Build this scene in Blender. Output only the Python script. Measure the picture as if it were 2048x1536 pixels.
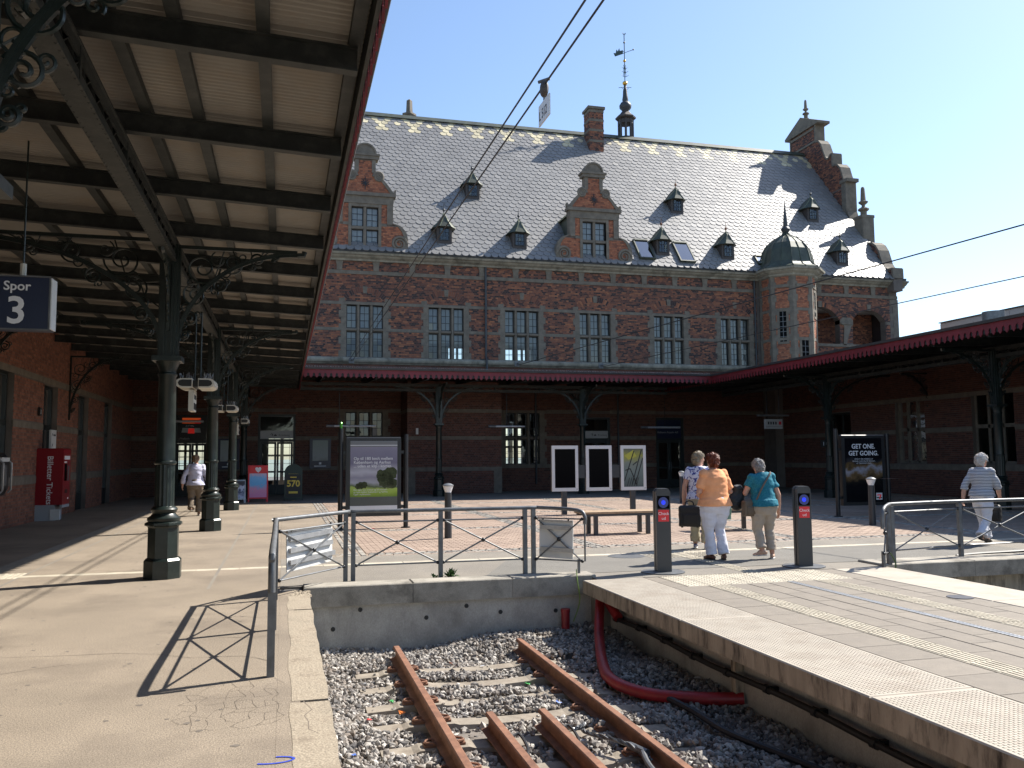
import bpy, math, random
import numpy as np
from mathutils import Vector, Matrix
random.seed(7); np.random.seed(7)
PI = math.pi
S = bpy.context.scene
for o in list(bpy.data.objects): bpy.data.objects.remove(o, do_unlink=True)
COL = S.collection

# ---------------------------------------------------------------- camera
F_PX, PITCH, YAW, ROLL, EYE = 1720.9, .084753, .259171, -.0071697, 1.6
cam = bpy.data.cameras.new("camera"); cam.sensor_width = 36; cam.lens = 36*F_PX/2048
cam.clip_start = .05; cam.clip_end = 5000
camo = bpy.data.objects.new("camera", cam); COL.objects.link(camo)
fw = Vector((math.sin(YAW)*math.cos(PITCH), math.cos(YAW)*math.cos(PITCH), math.sin(PITCH)))
rt = Vector((math.cos(YAW), -math.sin(YAW), 0)); up = rt.cross(fw)
r2 = rt*math.cos(ROLL)+up*math.sin(ROLL); u2 = -rt*math.sin(ROLL)+up*math.cos(ROLL)
camo.matrix_world = Matrix(((r2.x,u2.x,-fw.x,0),(r2.y,u2.y,-fw.y,0),(r2.z,u2.z,-fw.z,EYE),(0,0,0,1)))
S.camera = camo
S.render.resolution_x, S.render.resolution_y = 1024, 768

# ---------------------------------------------------------------- sky and sun
SUN_EL, SUN_AZ = math.radians(45.6), math.radians(15.5)      # azimuth: from +X turned towards +Y
sd = Vector((math.cos(SUN_AZ)*math.cos(SUN_EL), math.sin(SUN_AZ)*math.cos(SUN_EL), math.sin(SUN_EL)))
W = bpy.data.worlds.new("World"); S.world = W; W.use_nodes = True
nt = W.node_tree; nt.nodes.clear()
sky = nt.nodes.new('ShaderNodeTexSky'); sky.sky_type = 'NISHITA'; sky.sun_disc = False
sky.sun_elevation = SUN_EL; sky.sun_rotation = PI/2-SUN_AZ
sky.altitude = 0; sky.air_density = 1.0; sky.dust_density = 0.6; sky.ozone_density = 2.6
bg = nt.nodes.new('ShaderNodeBackground'); bg.inputs[1].default_value = .106
wo = nt.nodes.new('ShaderNodeOutputWorld')
nt.links.new(sky.outputs[0], bg.inputs[0]); nt.links.new(bg.outputs[0], wo.inputs[0])
sl = bpy.data.lights.new("sun", 'SUN'); sl.energy = 5.0; sl.angle = math.radians(.53); sl.color = (1, .945, .86)
so = bpy.data.objects.new("sun", sl); COL.objects.link(so)
so.rotation_euler = sd.to_track_quat('Z', 'Y').to_euler()
S.view_settings.view_transform = 'Standard'; S.view_settings.look = 'None'
S.view_settings.gamma = 1; S.view_settings.exposure = 1.08
S.render.engine = 'CYCLES'

# ---------------------------------------------------------------- materials
def _n(t, typ, **kw):
    n = t.nodes.new(typ)
    for k, v in kw.items(): setattr(n, k, v)
    return n
def mat(name, base, rough=.7, metal=0., var=.0, scale=3., bump=0., bscale=40., island=0., objr=0., spec=.5,
        stain=None, stain_amt=0., stain_scale=1.2, coat=0., ramp=None, cluster=0., stretch=None, emit=None, speck=0., sscale=150.):
    """procedural principled material. var: large noise value variation, island/objr: per piece variation,
    ramp: list of (pos, colour) picked per piece, stain: colour of blotchy dirt"""
    m = bpy.data.materials.new(name); m.use_nodes = True; t = m.node_tree
    b = t.nodes['Principled BSDF']; L = t.links.new
    b.inputs['Roughness'].default_value = rough; b.inputs['Metallic'].default_value = metal
    b.inputs['Specular IOR Level'].default_value = spec; b.inputs['Coat Weight'].default_value = coat
    geo = _n(t, 'ShaderNodeNewGeometry'); pos = geo.outputs['Position']
    if stretch:
        mp = _n(t, 'ShaderNodeMapping'); mp.inputs['Scale'].default_value = stretch; L(pos, mp.inputs[0]); pos = mp.outputs[0]
    rgb = _n(t, 'ShaderNodeRGB'); rgb.outputs[0].default_value = (*base, 1); col = rgb.outputs[0]
    rnd = None
    if island or objr or ramp:
        oi = _n(t, 'ShaderNodeObjectInfo'); ad = _n(t, 'ShaderNodeMath', operation='ADD'); fr = _n(t, 'ShaderNodeMath', operation='FRACT')
        L(geo.outputs['Random Per Island'], ad.inputs[0]); L(oi.outputs['Random'], ad.inputs[1]); L(ad.outputs[0], fr.inputs[0]); rnd = fr.outputs[0]
    if ramp:
        src = rnd
        if cluster:
            nz = _n(t, 'ShaderNodeTexNoise'); nz.inputs['Scale'].default_value = .9; nz.inputs['Detail'].default_value = 3
            mp2 = _n(t, 'ShaderNodeMapping'); mp2.inputs['Scale'].default_value = (.5, .5, 1.4); L(geo.outputs['Position'], mp2.inputs[0]); L(mp2.outputs[0], nz.inputs['Vector'])
            ma = _n(t, 'ShaderNodeMath', operation='MULTIPLY_ADD'); ma.inputs[1].default_value = cluster*2; ma.inputs[2].default_value = -cluster
            L(nz.outputs[0], ma.inputs[0]); ad2 = _n(t, 'ShaderNodeMath', operation='ADD'); ad2.use_clamp = True; L(ma.outputs[0], ad2.inputs[0]); L(src, ad2.inputs[1]); src = ad2.outputs[0]
        cr = _n(t, 'ShaderNodeValToRGB'); e = cr.color_ramp.elements
        while len(e) < len(ramp): e.new(.5)
        for q, (p_, c_) in zip(e, ramp): q.position = p_; q.color = (*c_, 1)
        L(src, cr.inputs[0]); col = cr.outputs[0]
    vals = []
    if var:
        nz = _n(t, 'ShaderNodeTexNoise'); nz.inputs['Scale'].default_value = scale; nz.inputs['Detail'].default_value = 6; nz.inputs['Roughness'].default_value = .62
        L(pos, nz.inputs['Vector']); mr = _n(t, 'ShaderNodeMapRange'); mr.inputs[1].default_value = .3; mr.inputs[2].default_value = .7
        mr.inputs[3].default_value = 1-var; mr.inputs[4].default_value = 1+var; L(nz.outputs[0], mr.inputs[0]); vals.append(mr.outputs[0])
    if speck:
        nz = _n(t, 'ShaderNodeTexNoise'); nz.inputs['Scale'].default_value = sscale; nz.inputs['Detail'].default_value = 2; L(pos, nz.inputs['Vector'])
        mr = _n(t, 'ShaderNodeMapRange'); mr.inputs[1].default_value = .3; mr.inputs[2].default_value = .7; mr.inputs[3].default_value = 1-speck; mr.inputs[4].default_value = 1+speck; L(nz.outputs[0], mr.inputs[0]); vals.append(mr.outputs[0])
    amt = island or objr
    if amt and not ramp:
        mr = _n(t, 'ShaderNodeMapRange'); mr.inputs[3].default_value = 1-amt; mr.inputs[4].default_value = 1+amt; L(rnd, mr.inputs[0]); vals.append(mr.outputs[0])
    for v in vals:
        mx = _n(t, 'ShaderNodeVectorMath', operation='SCALE'); L(col, mx.inputs[0]); L(v, mx.inputs['Scale']); col = mx.outputs[0]
    if stain:
        nz = _n(t, 'ShaderNodeTexNoise'); nz.inputs['Scale'].default_value = stain_scale; nz.inputs['Detail'].default_value = 8; nz.inputs['Roughness'].default_value = .7
        L(pos, nz.inputs['Vector']); mr = _n(t, 'ShaderNodeMapRange'); mr.inputs[1].default_value = .48; mr.inputs[2].default_value = .68; mr.inputs[4].default_value = stain_amt
        L(nz.outputs[0], mr.inputs[0]); mx = _n(t, 'ShaderNodeMix', data_type='RGBA'); mx.inputs[7].default_value = (*stain, 1)
        L(mr.outputs[0], mx.inputs[0]); L(col, mx.inputs[6]); col = mx.outputs[2]
    L(col, b.inputs['Base Color'])
    if bump:
        nz = _n(t, 'ShaderNodeTexNoise'); nz.inputs['Scale'].default_value = bscale; nz.inputs['Detail'].default_value = 5; L(pos, nz.inputs['Vector'])
        bp = _n(t, 'ShaderNodeBump'); bp.inputs['Strength'].default_value = bump; bp.inputs['Distance'].default_value = .01; L(nz.outputs[0], bp.inputs['Height']); L(bp.outputs[0], b.inputs['Normal'])
    if emit: b.inputs['Emission Color'].default_value = (*emit[0], 1); b.inputs['Emission Strength'].default_value = emit[1]
    return m
def glass_mat(name, tint, refl=1.0, rough=.02):
    m = bpy.data.materials.new(name); m.use_nodes = True; t = m.node_tree; t.nodes.clear(); L = t.links.new
    tr = _n(t, 'ShaderNodeBsdfTransparent'); tr.inputs[0].default_value = (*tint, 1)
    gl = _n(t, 'ShaderNodeBsdfGlossy'); gl.inputs['Roughness'].default_value = rough; gl.inputs[0].default_value = (.95, .97, 1, 1)
    geo = _n(t, 'ShaderNodeNewGeometry'); nz = _n(t, 'ShaderNodeTexNoise'); nz.inputs['Scale'].default_value = 5; L(geo.outputs['Position'], nz.inputs['Vector'])
    bp = _n(t, 'ShaderNodeBump'); bp.inputs['Strength'].default_value = .08; bp.inputs['Distance'].default_value = .02; L(nz.outputs[0], bp.inputs['Height']); L(bp.outputs[0], gl.inputs['Normal'])
    fr = _n(t, 'ShaderNodeFresnel'); fr.inputs[0].default_value = 1.5
    ma = _n(t, 'ShaderNodeMath', operation='MULTIPLY'); ma.use_clamp = True; ma.inputs[1].default_value = 2.0*refl; L(fr.outputs[0], ma.inputs[0])
    mx = _n(t, 'ShaderNodeMixShader'); L(ma.outputs[0], mx.inputs[0]); L(tr.outputs[0], mx.inputs[1]); L(gl.outputs[0], mx.inputs[2])
    out = _n(t, 'ShaderNodeOutputMaterial'); L(mx.outputs[0], out.inputs[0]); return m

BRICKRAMP = [(0, (.034, .025, .025)), (.18, (.055, .032, .029)), (.32, (.12, .05, .036)), (.6, (.19, .075, .046)), (.85, (.26, .098, .052)), (1, (.34, .135, .065))]
LBRICKRAMP = [(0, (.14, .055, .035)), (.2, (.25, .085, .045)), (.5, (.32, .112, .056)), (.8, (.36, .13, .064)), (1, (.4, .16, .08))]
M = {}
M['brick'] = mat('brick', (.3, .1, .06), .85, ramp=BRICKRAMP, cluster=.1, var=.14, scale=14, bump=.25, bscale=60, stain=(.05, .036, .032), stain_amt=.35, stain_scale=.6, stretch=(1, 1, .6))
M['brick_orange'] = mat('brick_orange', (.3, .1, .06), .85, ramp=LBRICKRAMP, cluster=.2, var=.2, scale=12, bump=.25, bscale=60)
M['brick_left_lit'] = mat('brick_bounce_lit', (.2, .07, .045), .85, ramp=[(0, (.13, .055, .036)), (.3, (.19, .075, .046)), (.7, (.235, .09, .054)), (1, (.28, .115, .068))], var=.15, scale=8, bump=.25, bscale=60)  # left wing brick: lighter ramp, bounced light put into the colour
M['brick_plain_shaded'] = mat('brick_plain_shaded', (.2, .07, .045), .85, ramp=[(0, (.07, .03, .023)), (.3, (.1, .04, .028)), (.7, (.125, .048, .032)), (1, (.155, .062, .04))], var=.15, scale=8, bump=.25, bscale=60)  # ground floor and right wing brick: canopy shade put into a darker ramp
M['mortar'] = mat('mortar', (.13, .11, .095), .95, var=.2, scale=2, bump=.2)
M['stone'] = mat('sandstone_trim', (.16, .137, .106), .85, var=.25, scale=4, bump=.3, bscale=25, stain=(.1, .09, .075), stain_amt=.55, stain_scale=2.2)
M['stone_dark'] = mat('weathered_cornice', (.25, .23, .18), .9, var=.3, scale=3, bump=.35, bscale=22, stain=(.075, .07, .05), stain_amt=.8, stain_scale=1.6, stretch=(1, 1, .5))
M['slate'] = mat('slate', (.12, .125, .14), .52, ramp=[(0, (.17, .166, .162)), (.5, (.18, .176, .171)), (.9, (.19, .185, .179)), (1, (.21, .203, .193))], var=.13, scale=.9, bump=.12, bscale=18, spec=.58)
M['slate_yellow'] = mat('slate_yellow', (.5, .44, .29), .58, island=.18, var=.2, scale=8, bump=.12, bscale=18)
M['copper'] = mat('copper_patina', (.05, .058, .042), .5, metal=.15, var=.35, scale=3, stain=(.1, .125, .085), stain_amt=.5, stain_scale=2.5, stretch=(1, 1, .4), bump=.06)
M['copper_light'] = mat('copper_verdigris', (.19, .205, .12), .5, metal=.1, var=.3, scale=5, stain=(.05, .06, .045), stain_amt=.7, stain_scale=3, stretch=(2, 2, .6))
M['lead'] = mat('dark_lead', (.05, .055, .06), .55, metal=.3, var=.2)
M['brown_wood'] = mat('brown_wood', (.05, .04, .035), .6, var=.2)
M['iron'] = mat('dark_green_iron', (.0095, .0165, .0145), .34, var=.25, scale=5, bump=.12, bscale=30, spec=.5, stain=(.035, .042, .038), stain_amt=.5, stain_scale=6)
M['iron_dull'] = mat('dusty_green_iron', (.017, .021, .02), .6, var=.3, scale=5, bump=.1, stain=(.06, .058, .052), stain_amt=.5, stain_scale=5)
M['blackmetal'] = mat('black_metal', (.012, .013, .015), .4, var=.2)
M['sheet'] = mat('cream_corrugated_sheet', (.27, .252, .222), .7, var=.12, scale=1.2, stain=(.3, .23, .16), stain_amt=.4, stain_scale=1.5)
M['zinc'] = mat('zinc_roofing', (.2, .21, .215), .5, metal=.4, var=.2)
M['red'] = mat('red_valance_paint', (.15, .014, .022), .5, var=.15, objr=.12)
M['asphalt'] = mat('asphalt_tan', (.222, .181, .135), .9, speck=.42, sscale=95, var=.15, scale=.7, bump=.5, bscale=160, stain=(.14, .112, .085), stain_amt=.75, stain_scale=.75)
M['asphalt2'] = mat('asphalt_grey', (.2, .178, .147), .9, speck=.2, var=.12, scale=1.2, bump=.5, bscale=150, stain=(.12, .11, .1), stain_amt=.4, stain_scale=.7)
M['ground'] = mat('far_ground', (.16, .15, .14), .95, var=.2, scale=.05)
M['paver'] = mat('red_paver', (.28, .165, .115), .85, ramp=[(0, (.265, .195, .15)), (.5, (.30, .22, .168)), (1, (.335, .25, .192))], var=.16, scale=.6, bump=.3, bscale=70)
M['cobble'] = mat('granite_cobble', (.25, .23, .2), .8, ramp=[(0, (.14, .13, .12)), (.5, (.24, .22, .19)), (1, (.36, .33, .28))], var=.15, bump=.4, bscale=60)
M['joint'] = mat('sand_joint', (.24, .185, .14), .95, var=.2, scale=3)
M['guide'] = mat('guide_slab', (.43, .385, .3), .8, objr=.08, var=.15, scale=5, bump=.2, bscale=80, stain=(.24, .2, .15), stain_amt=.5, stain_scale=3)
M['tile'] = mat('grey_platform_tile', (.19, .163, .13), .8, speck=.15, objr=.07, var=.1, scale=6, bump=.3, bscale=120, stain=(.15, .13, .11), stain_amt=.3, stain_scale=2.5)
M['edge'] = mat('white_edge_slab', (.35, .308, .25), .75, objr=.05, var=.1, scale=4, bump=.1, bscale=40, stain=(.25, .2, .15), stain_amt=.6, stain_scale=2.2)
M['concrete'] = mat('concrete', (.37, .35, .31), .9, speck=.12, sscale=90, var=.2, scale=2.5, bump=.3, bscale=40, stain=(.13, .12, .105), stain_amt=.55, stain_scale=1.4, stretch=(1, 1, .6))
M['concrete_dirty'] = mat('dirty_concrete', (.34, .295, .225), .92, var=.3, scale=4, bump=.4, bscale=30, stain=(.04, .032, .025), stain_amt=.95, stain_scale=7, stretch=(1.2, 1.2, .3))
M['cap'] = mat('stained_cap_concrete', (.3, .275, .23), .9, speck=.15, sscale=90, var=.25, scale=2, bump=.3, stain=(.09, .08, .065), stain_amt=.8, stain_scale=2.2)
M['coping'] = mat('worn_coping', (.29, .243, .18), .92, speck=.3, sscale=80, var=.25, scale=3, bump=.7, bscale=40, stain=(.15, .118, .085), stain_amt=.8, stain_scale=3)
M['rust'] = mat('rust', (.2, .093, .053), .85, var=.3, scale=7, bump=.3, bscale=70, stain=(.1, .042, .025), stain_amt=.7, stain_scale=6)
M['ballast'] = mat('ballast', (.25, .24, .22), .9, ramp=[(0, (.09, .084, .08)), (.2, (.16, .147, .137)), (.4, (.2, .165, .135)), (.6, (.27, .25, .225)), (.85, (.34, .312, .275)), (1, (.46, .43, .39))], var=.2, scale=40, bump=.3, bscale=90)
M['soil'] = mat('track_bed', (.15, .13, .11), .95, var=.3, scale=8, bump=.6, bscale=40)
M['sleeper'] = mat('concrete_sleeper', (.25, .215, .17), .9, var=.2, scale=6, bump=.3, bscale=60, stain=(.12, .09, .065), stain_amt=.6, stain_scale=5)
M['steel'] = mat('grey_painted_steel', (.145, .15, .155), .45, metal=.35, var=.25, scale=7, bump=.08, stain=(.07, .07, .07), stain_amt=.5, stain_scale=8)
M['galv'] = mat('galvanised_steel', (.42, .43, .44), .42, metal=.6, var=.2, scale=8)
M['anthracite'] = mat('anthracite_powder_coat', (.035, .038, .043), .42, var=.1)
M['whiteplate'] = mat('white_aluminium', (.62, .62, .6), .5, var=.08, scale=3)
M['screenwhite'] = mat('white_frame', (.6, .6, .6), .45)
M['blackglass'] = mat('black_screen_glass', (.004, .004, .005), .12, spec=.03)
M['wood'] = mat('bench_wood', (.34, .235, .14), .65, objr=.2, var=.25, scale=3, stretch=(6, 6, 6), bump=.2)
M['redpipe'] = mat('red_pipe', (.3, .018, .022), .45, var=.2, scale=6, stain=(.12, .02, .02), stain_amt=.5, stain_scale=4)
M['blackpipe'] = mat('black_rubber', (.012, .012, .013), .6)
M['navy'] = mat('navy_sign', (.008, .014, .045), .35)
M['whitetxt'] = mat('white_print', (.75, .76, .78), .5)
M['blacktxt'] = mat('black_print', (.02, .02, .02), .5)
M['yellowtxt'] = mat('yellow_print', (.75, .55, .09), .5)
M['redmach'] = mat('red_machine', (.24, .006, .014), .35)
M['greymach'] = mat('grey_plinth', (.33, .35, .38), .5)
M['redsign'] = mat('red_sign', (.65, .02, .03), .4)
M['bluelight'] = mat('blue_reader', (.02, .03, .4), .2, emit=((.01, .04, 1), .45))
M['cream'] = mat('cream_plastic', (.55, .53, .46), .5, var=.08)
M['greenboard'] = mat('dark_green_board', (.012, .03, .022), .4)
M['door'] = mat('dark_green_door', (.018, .024, .024), .45, var=.15)
M['ribgrey'] = mat('grey_rib_slab', (.21, .185, .15), .85, objr=.08, var=.12, scale=5)
M['glass'] = glass_mat('window_glass', (.72, .76, .76), .85)
M['glass_dark'] = glass_mat('dark_window_glass', (.3, .33, .34), 1.0)
M['skylight'] = glass_mat('skylight_glass', (.1, .14, .2), 2.4, .04)
M['curtain'] = mat('pale_curtain', (.6, .6, .6), .9, var=.2, scale=6, stretch=(8, 8, .3))
M['plaster'] = mat('interior_plaster', (.35, .33, .3), .9, var=.1)
M['gold'] = mat('gilded_ball', (.75, .45, .1), .25, metal=.9)
M['weathervane'] = mat('verdigris_iron', (.03, .06, .055), .5)
M['leaf'] = mat('weed_leaf', (.05, .11, .02), .7, island=.4)
M['bgwall'] = mat('pale_panel', (.42, .38, .36), .7, objr=.05, var=.06)
M['lampglass'] = mat('lamp_prism', (.75, .78, .8), .2, spec=.6)
M['maplight'] = mat('map_screen', (.2, .23, .22), .4)

# ---------------------------------------------------------------- mesh helpers
class MB:
    def __init__(s): s.v = []; s.f = []
    def add(s, vs, fs):
        n = len(s.v); s.v += [tuple(p) for p in vs]; s.f += [tuple(i+n for i in f) for f in fs]; return s
    def box(s, x0, x1, y0, y1, z0, z1):
        return s.add([(x0,y0,z0),(x1,y0,z0),(x1,y1,z0),(x0,y1,z0),(x0,y0,z1),(x1,y0,z1),(x1,y1,z1),(x0,y1,z1)],
                     [(0,3,2,1),(4,5,6,7),(0,1,5,4),(1,2,6,5),(2,3,7,6),(3,0,4,7)])
    def cbox(s, x0, x1, y0, y1, z0, z1, c=.01):
        """box with chamfered top edges"""
        return s.add([(x0,y0,z0),(x1,y0,z0),(x1,y1,z0),(x0,y1,z0),(x0,y0,z1-c),(x1,y0,z1-c),(x1,y1,z1-c),(x0,y1,z1-c),
                      (x0+c,y0+c,z1),(x1-c,y0+c,z1),(x1-c,y1-c,z1),(x0+c,y1-c,z1)],
                     [(0,3,2,1),(0,1,5,4),(1,2,6,5),(2,3,7,6),(3,0,4,7),(4,5,9,8),(5,6,10,9),(6,7,11,10),(7,4,8,11),(8,9,10,11)])
    def beam(s, p, q, w, h, upv=(0,0,1)):
        p, q = Vector(p), Vector(q); d = (q-p).normalized(); u = Vector(upv)
        if abs(d.dot(u)) > .95: u = Vector((0,1,0)) if abs(d.y) < .9 else Vector((1,0,0))
        a = d.cross(u).normalized()*w/2; b = a.cross(d).normalized()*h/2
        vs = [p-a-b,p+a-b,p+a+b,p-a+b,q-a-b,q+a-b,q+a+b,q-a+b]
        return s.add(vs, [(0,3,2,1),(4,5,6,7),(0,1,5,4),(1,2,6,5),(2,3,7,6),(3,0,4,7)])
    def tube(s, pts, r, n=8, cap=True, ell=None):
        pts = [Vector(p) for p in pts]; k = len(pts); rs = r if isinstance(r, (list, tuple)) else [r]*k
        ref = None; vs = []
        for i, p in enumerate(pts):
            d = (pts[min(i+1,k-1)]-pts[max(i-1,0)]).normalized()
            if ref is None:
                ref = Vector((1,0,0)) if abs(d.x) < .8 else Vector((0,0,1))
            a = (ref-d*ref.dot(d)).normalized(); b = d.cross(a); ref = a
            ra, rb = rs[i] if isinstance(rs[i], tuple) else (rs[i], rs[i])
            for j in range(n):
                t = 2*PI*j/n; vs.append(p+a*ra*math.cos(t)+b*rb*math.sin(t))
        fs = [(i*n+j, i*n+(j+1)%n, (i+1)*n+(j+1)%n, (i+1)*n+j) for i in range(k-1) for j in range(n)]
        if cap: fs += [tuple(reversed(range(n))), tuple(range((k-1)*n, k*n))]
        return s.add(vs, fs)
    def lathe(s, prof, c=(0,0,0), n=16, flute=None, rot=0.):
        """prof: list of (r, z); flute(theta, z)->radius factor"""
        vs = []
        for r, z in prof:
            for j in range(n):
                t = 2*PI*j/n+rot; q = r*(flute(t, z) if flute else 1)
                vs.append((c[0]+q*math.cos(t), c[1]+q*math.sin(t), c[2]+z))
        k = len(prof)
        fs = [(i*n+j, i*n+(j+1)%n, (i+1)*n+(j+1)%n, (i+1)*n+j) for i in range(k-1) for j in range(n)]
        fs += [tuple(reversed(range(n))), tuple(range((k-1)*n, k*n))]
        return s.add(vs, fs)
    def prism(s, poly, to3, d0, d1):
        """poly 2-D outline, to3(u, w, d) -> xyz, extruded between depths d0 and d1"""
        n = len(poly); vs = [to3(u, w, d0) for u, w in poly]+[to3(u, w, d1) for u, w in poly]
        fs = [tuple(range(n)), tuple(reversed(range(n, 2*n)))]+[(i, i+n, (i+1)%n+n, (i+1)%n) for i in range(n)]
        return s.add(vs, fs)
    def sphere(s, c, r, n=12, m=8, sq=(1,1,1)):
        prof = [(max(1e-4, math.sin(PI*i/m)), -math.cos(PI*i/m)) for i in range(m+1)]
        k0 = len(s.v); s.lathe(prof, (0,0,0), n)
        for i in range(k0, len(s.v)):
            x, y, z = s.v[i]; s.v[i] = (c[0]+x*r*sq[0], c[1]+y*r*sq[1], c[2]+z*r*sq[2])
        return s
    def mesh(s, name):
        me = bpy.data.meshes.new(name); me.from_pydata(s.v, [], s.f); return me
    def build(s, name, m, parent=None, smooth=False, fixn=True):
        me = s.mesh(name)
        if fixn:
            import bmesh
            bm = bmesh.new(); bm.from_mesh(me); bmesh.ops.recalc_face_normals(bm, faces=bm.faces); bm.to_mesh(me); bm.free()
        return link(me, name, m, parent, smooth)
def link(me, name, m, parent=None, smooth=False, loc=None):
    if m is not None and not me.materials:
        me.materials.append(M[m] if isinstance(m, str) else m)
    if smooth:
        me.polygons.foreach_set('use_smooth', [True]*len(me.polygons))
        try: me.set_sharp_from_angle(angle=math.radians(40))
        except Exception: pass
    o = bpy.data.objects.new(name, me); COL.objects.link(o)
    if parent is not None: o.parent = parent
    if loc is not None: o.location = loc
    return o
def tag(o, label, cat, group=None):
    o['label'] = label; o['category'] = cat
    if group: o['group'] = group
    return o
def thing(name, label, cat, loc=(0,0,0), rz=0., group=None):
    o = bpy.data.objects.new(name, None); COL.objects.link(o); o.location = loc; o.rotation_euler = (0,0,rz); o.empty_display_size = .2
    return tag(o, label, cat, group)
def struct(o): o['kind'] = 'structure'; return o
def stuff(o): o['kind'] = 'stuff'; return o
def copy_tree(o, parent=None, loc=None, rz=None, label=None):
    c = o.copy(); COL.objects.link(c)
    if parent is not None: c.parent = parent
    if loc is not None: c.location = loc
    if rz is not None: c.rotation_euler = (c.rotation_euler[0], c.rotation_euler[1], rz)
    if label: c['label'] = label
    for ch in list(o.children): copy_tree(ch, c)
    return c
def inst(me, name, parent, loc=(0,0,0), rot=(0,0,0), scale=None):
    o = bpy.data.objects.new(name, me); COL.objects.link(o); o.location = loc; o.rotation_euler = rot
    if scale: o.scale = scale
    if parent is not None: o.parent = parent
    return o
TMP = bpy.data.scenes.new('workbench')          # small side scene: modifiers and text are evaluated there, then it is removed
def evaluated_mesh(o):
    TMP.collection.objects.link(o); vl = TMP.view_layers[0]; vl.update()
    me = bpy.data.meshes.new_from_object(o.evaluated_get(vl.depsgraph), depsgraph=vl.depsgraph)
    TMP.collection.objects.unlink(o); return me
def text(body, size, m, parent, loc, rot=(PI/2,0,0), align='LEFT', name='lettering', ext=.0015, bold=0., sx=1.):
    cu = bpy.data.curves.new(name, 'FONT'); cu.body = body; cu.size = size; cu.align_x = align; cu.extrude = ext; cu.offset = bold; cu.resolution_u = 3
    to = bpy.data.objects.new(name, cu); me = evaluated_mesh(to); me.name = name
    bpy.data.objects.remove(to, do_unlink=True); bpy.data.curves.remove(cu)
    me.materials.clear(); o = link(me, name, m, parent); o.location = loc; o.rotation_euler = rot; o.scale = (sx,1,1); return o

# ---- brick wall: real bricks proud of a mortar sheet, openings left out
def brickwork(u0, u1, z0, z1, holes, to3, rowh=.077, L=.24, j=.012, proud=.008):
    """holes: rectangles (ua, ub, za, zb) or callables z -> list of (ua, ub)"""
    vs = []; fs = []
    rows = int(math.ceil((z1-z0)/rowh))
    for r in range(rows):
        za = z0+r*rowh; zb = min(za+rowh-j, z1)
        if zb-za < .02: continue
        zm = (za+zb)/2; cuts = []
        for h in holes:
            if callable(h): cuts += h(zm)
            elif h[2] < zm < h[3]: cuts.append((h[0], h[1]))
        hdr = r % 2; step = L/2 if hdr else L
        off = (-L/4 if hdr else (0 if r % 4 == 0 else -L/2))
        u = u0+off
        while u < u1:
            a, b = max(u, u0), min(u+step-j, u1); u += step
            segs = [(a, b)]
            for ca, cb in cuts:
                ns = []
                for x, y in segs:
                    if cb <= x or ca >= y: ns.append((x, y)); continue
                    if ca > x: ns.append((x, ca))
                    if cb < y: ns.append((cb, y))
                segs = ns
            for a2, b2 in segs:
                if b2-a2 < .025: continue
                d = proud+random.uniform(-.002, .002); n = len(vs)
                vs += [to3(a2,za,0), to3(b2,za,0), to3(b2,zb,0), to3(a2,zb,0), to3(a2,za,d), to3(b2,za,d), to3(b2,zb,d), to3(a2,zb,d)]
                fs += [(n+4,n+5,n+6,n+7), (n,n+1,n+5,n+4), (n+1,n+2,n+6,n+5), (n+2,n+3,n+7,n+6), (n+3,n,n+4,n+7)]
    m = MB(); m.v = vs; m.f = fs; return m
def panel_with_holes(mb, u0, u1, z0, z1, rects, to3, d0, d1):
    """slab with rectangular openings: grid cells that are not in an opening"""
    us = sorted({u0, u1, *[max(u0, min(u1, q)) for h in rects for q in h[:2]]}); zs = sorted({z0, z1, *[max(z0, min(z1, q)) for h in rects for q in h[2:]]})
    for a, b in zip(us, us[1:]):
        run = None
        for c, d in zip(zs, zs[1:]):
            um, zm = (a+b)/2, (c+d)/2
            solid = not any(h[0] < um < h[1] and h[2] < zm < h[3] for h in rects)
            if solid: run = (run[0] if run else c, d)
            if run and (not solid or d == zs[-1]):
                p = [to3(a,run[0],d0), to3(b,run[0],d0), to3(b,run[1],d0), to3(a,run[1],d0), to3(a,run[0],d1), to3(b,run[0],d1), to3(b,run[1],d1), to3(a,run[1],d1)]
                mb.add(p, [(0,3,2,1),(4,5,6,7),(0,1,5,4),(1,2,6,5),(2,3,7,6),(3,0,4,7)]); run = None
    return mb
# ================================================================ ground, pits, platform
def flat_holes(mb, x0, x1, y0, y1, rects, z):
    xs = sorted({x0, x1, *[q for h in rects for q in h[:2]]}); ys = sorted({y0, y1, *[q for h in rects for q in h[2:]]})
    for a, b in zip(xs, xs[1:]):
        for c, d in zip(ys, ys[1:]):
            if not any(h[0] < (a+b)/2 < h[1] and h[2] < (c+d)/2 < h[3] for h in rects):
                mb.add([(a,c,z),(b,c,z),(b,d,z),(a,d,z)], [(0,1,2,3)])
    return mb
PIT = (.12, 12.6, -9, 11.0)
struct(flat_holes(MB(), -900, 900, -300, 1600, [PIT], -.03).build('ground', 'ground'))
pave = struct(MB().box(-6.45, -.02, -12, 40.2, -.3, 0).build('pavement', 'asphalt'))
pf = MB(); pf.box(-.018, 26, 11.3, 14.45, -.3, -.002)
struct(pf.build('forecourt_pavement', 'asphalt2'))
struct(MB().box(-.018, 26, 14.452, 40.2, -.3, -.012).build('paving_bed', 'joint'))
struct(MB().box(12.6, 26, -12, 11.298, -.3, -.001).build('side_pavement', 'asphalt2'))
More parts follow.
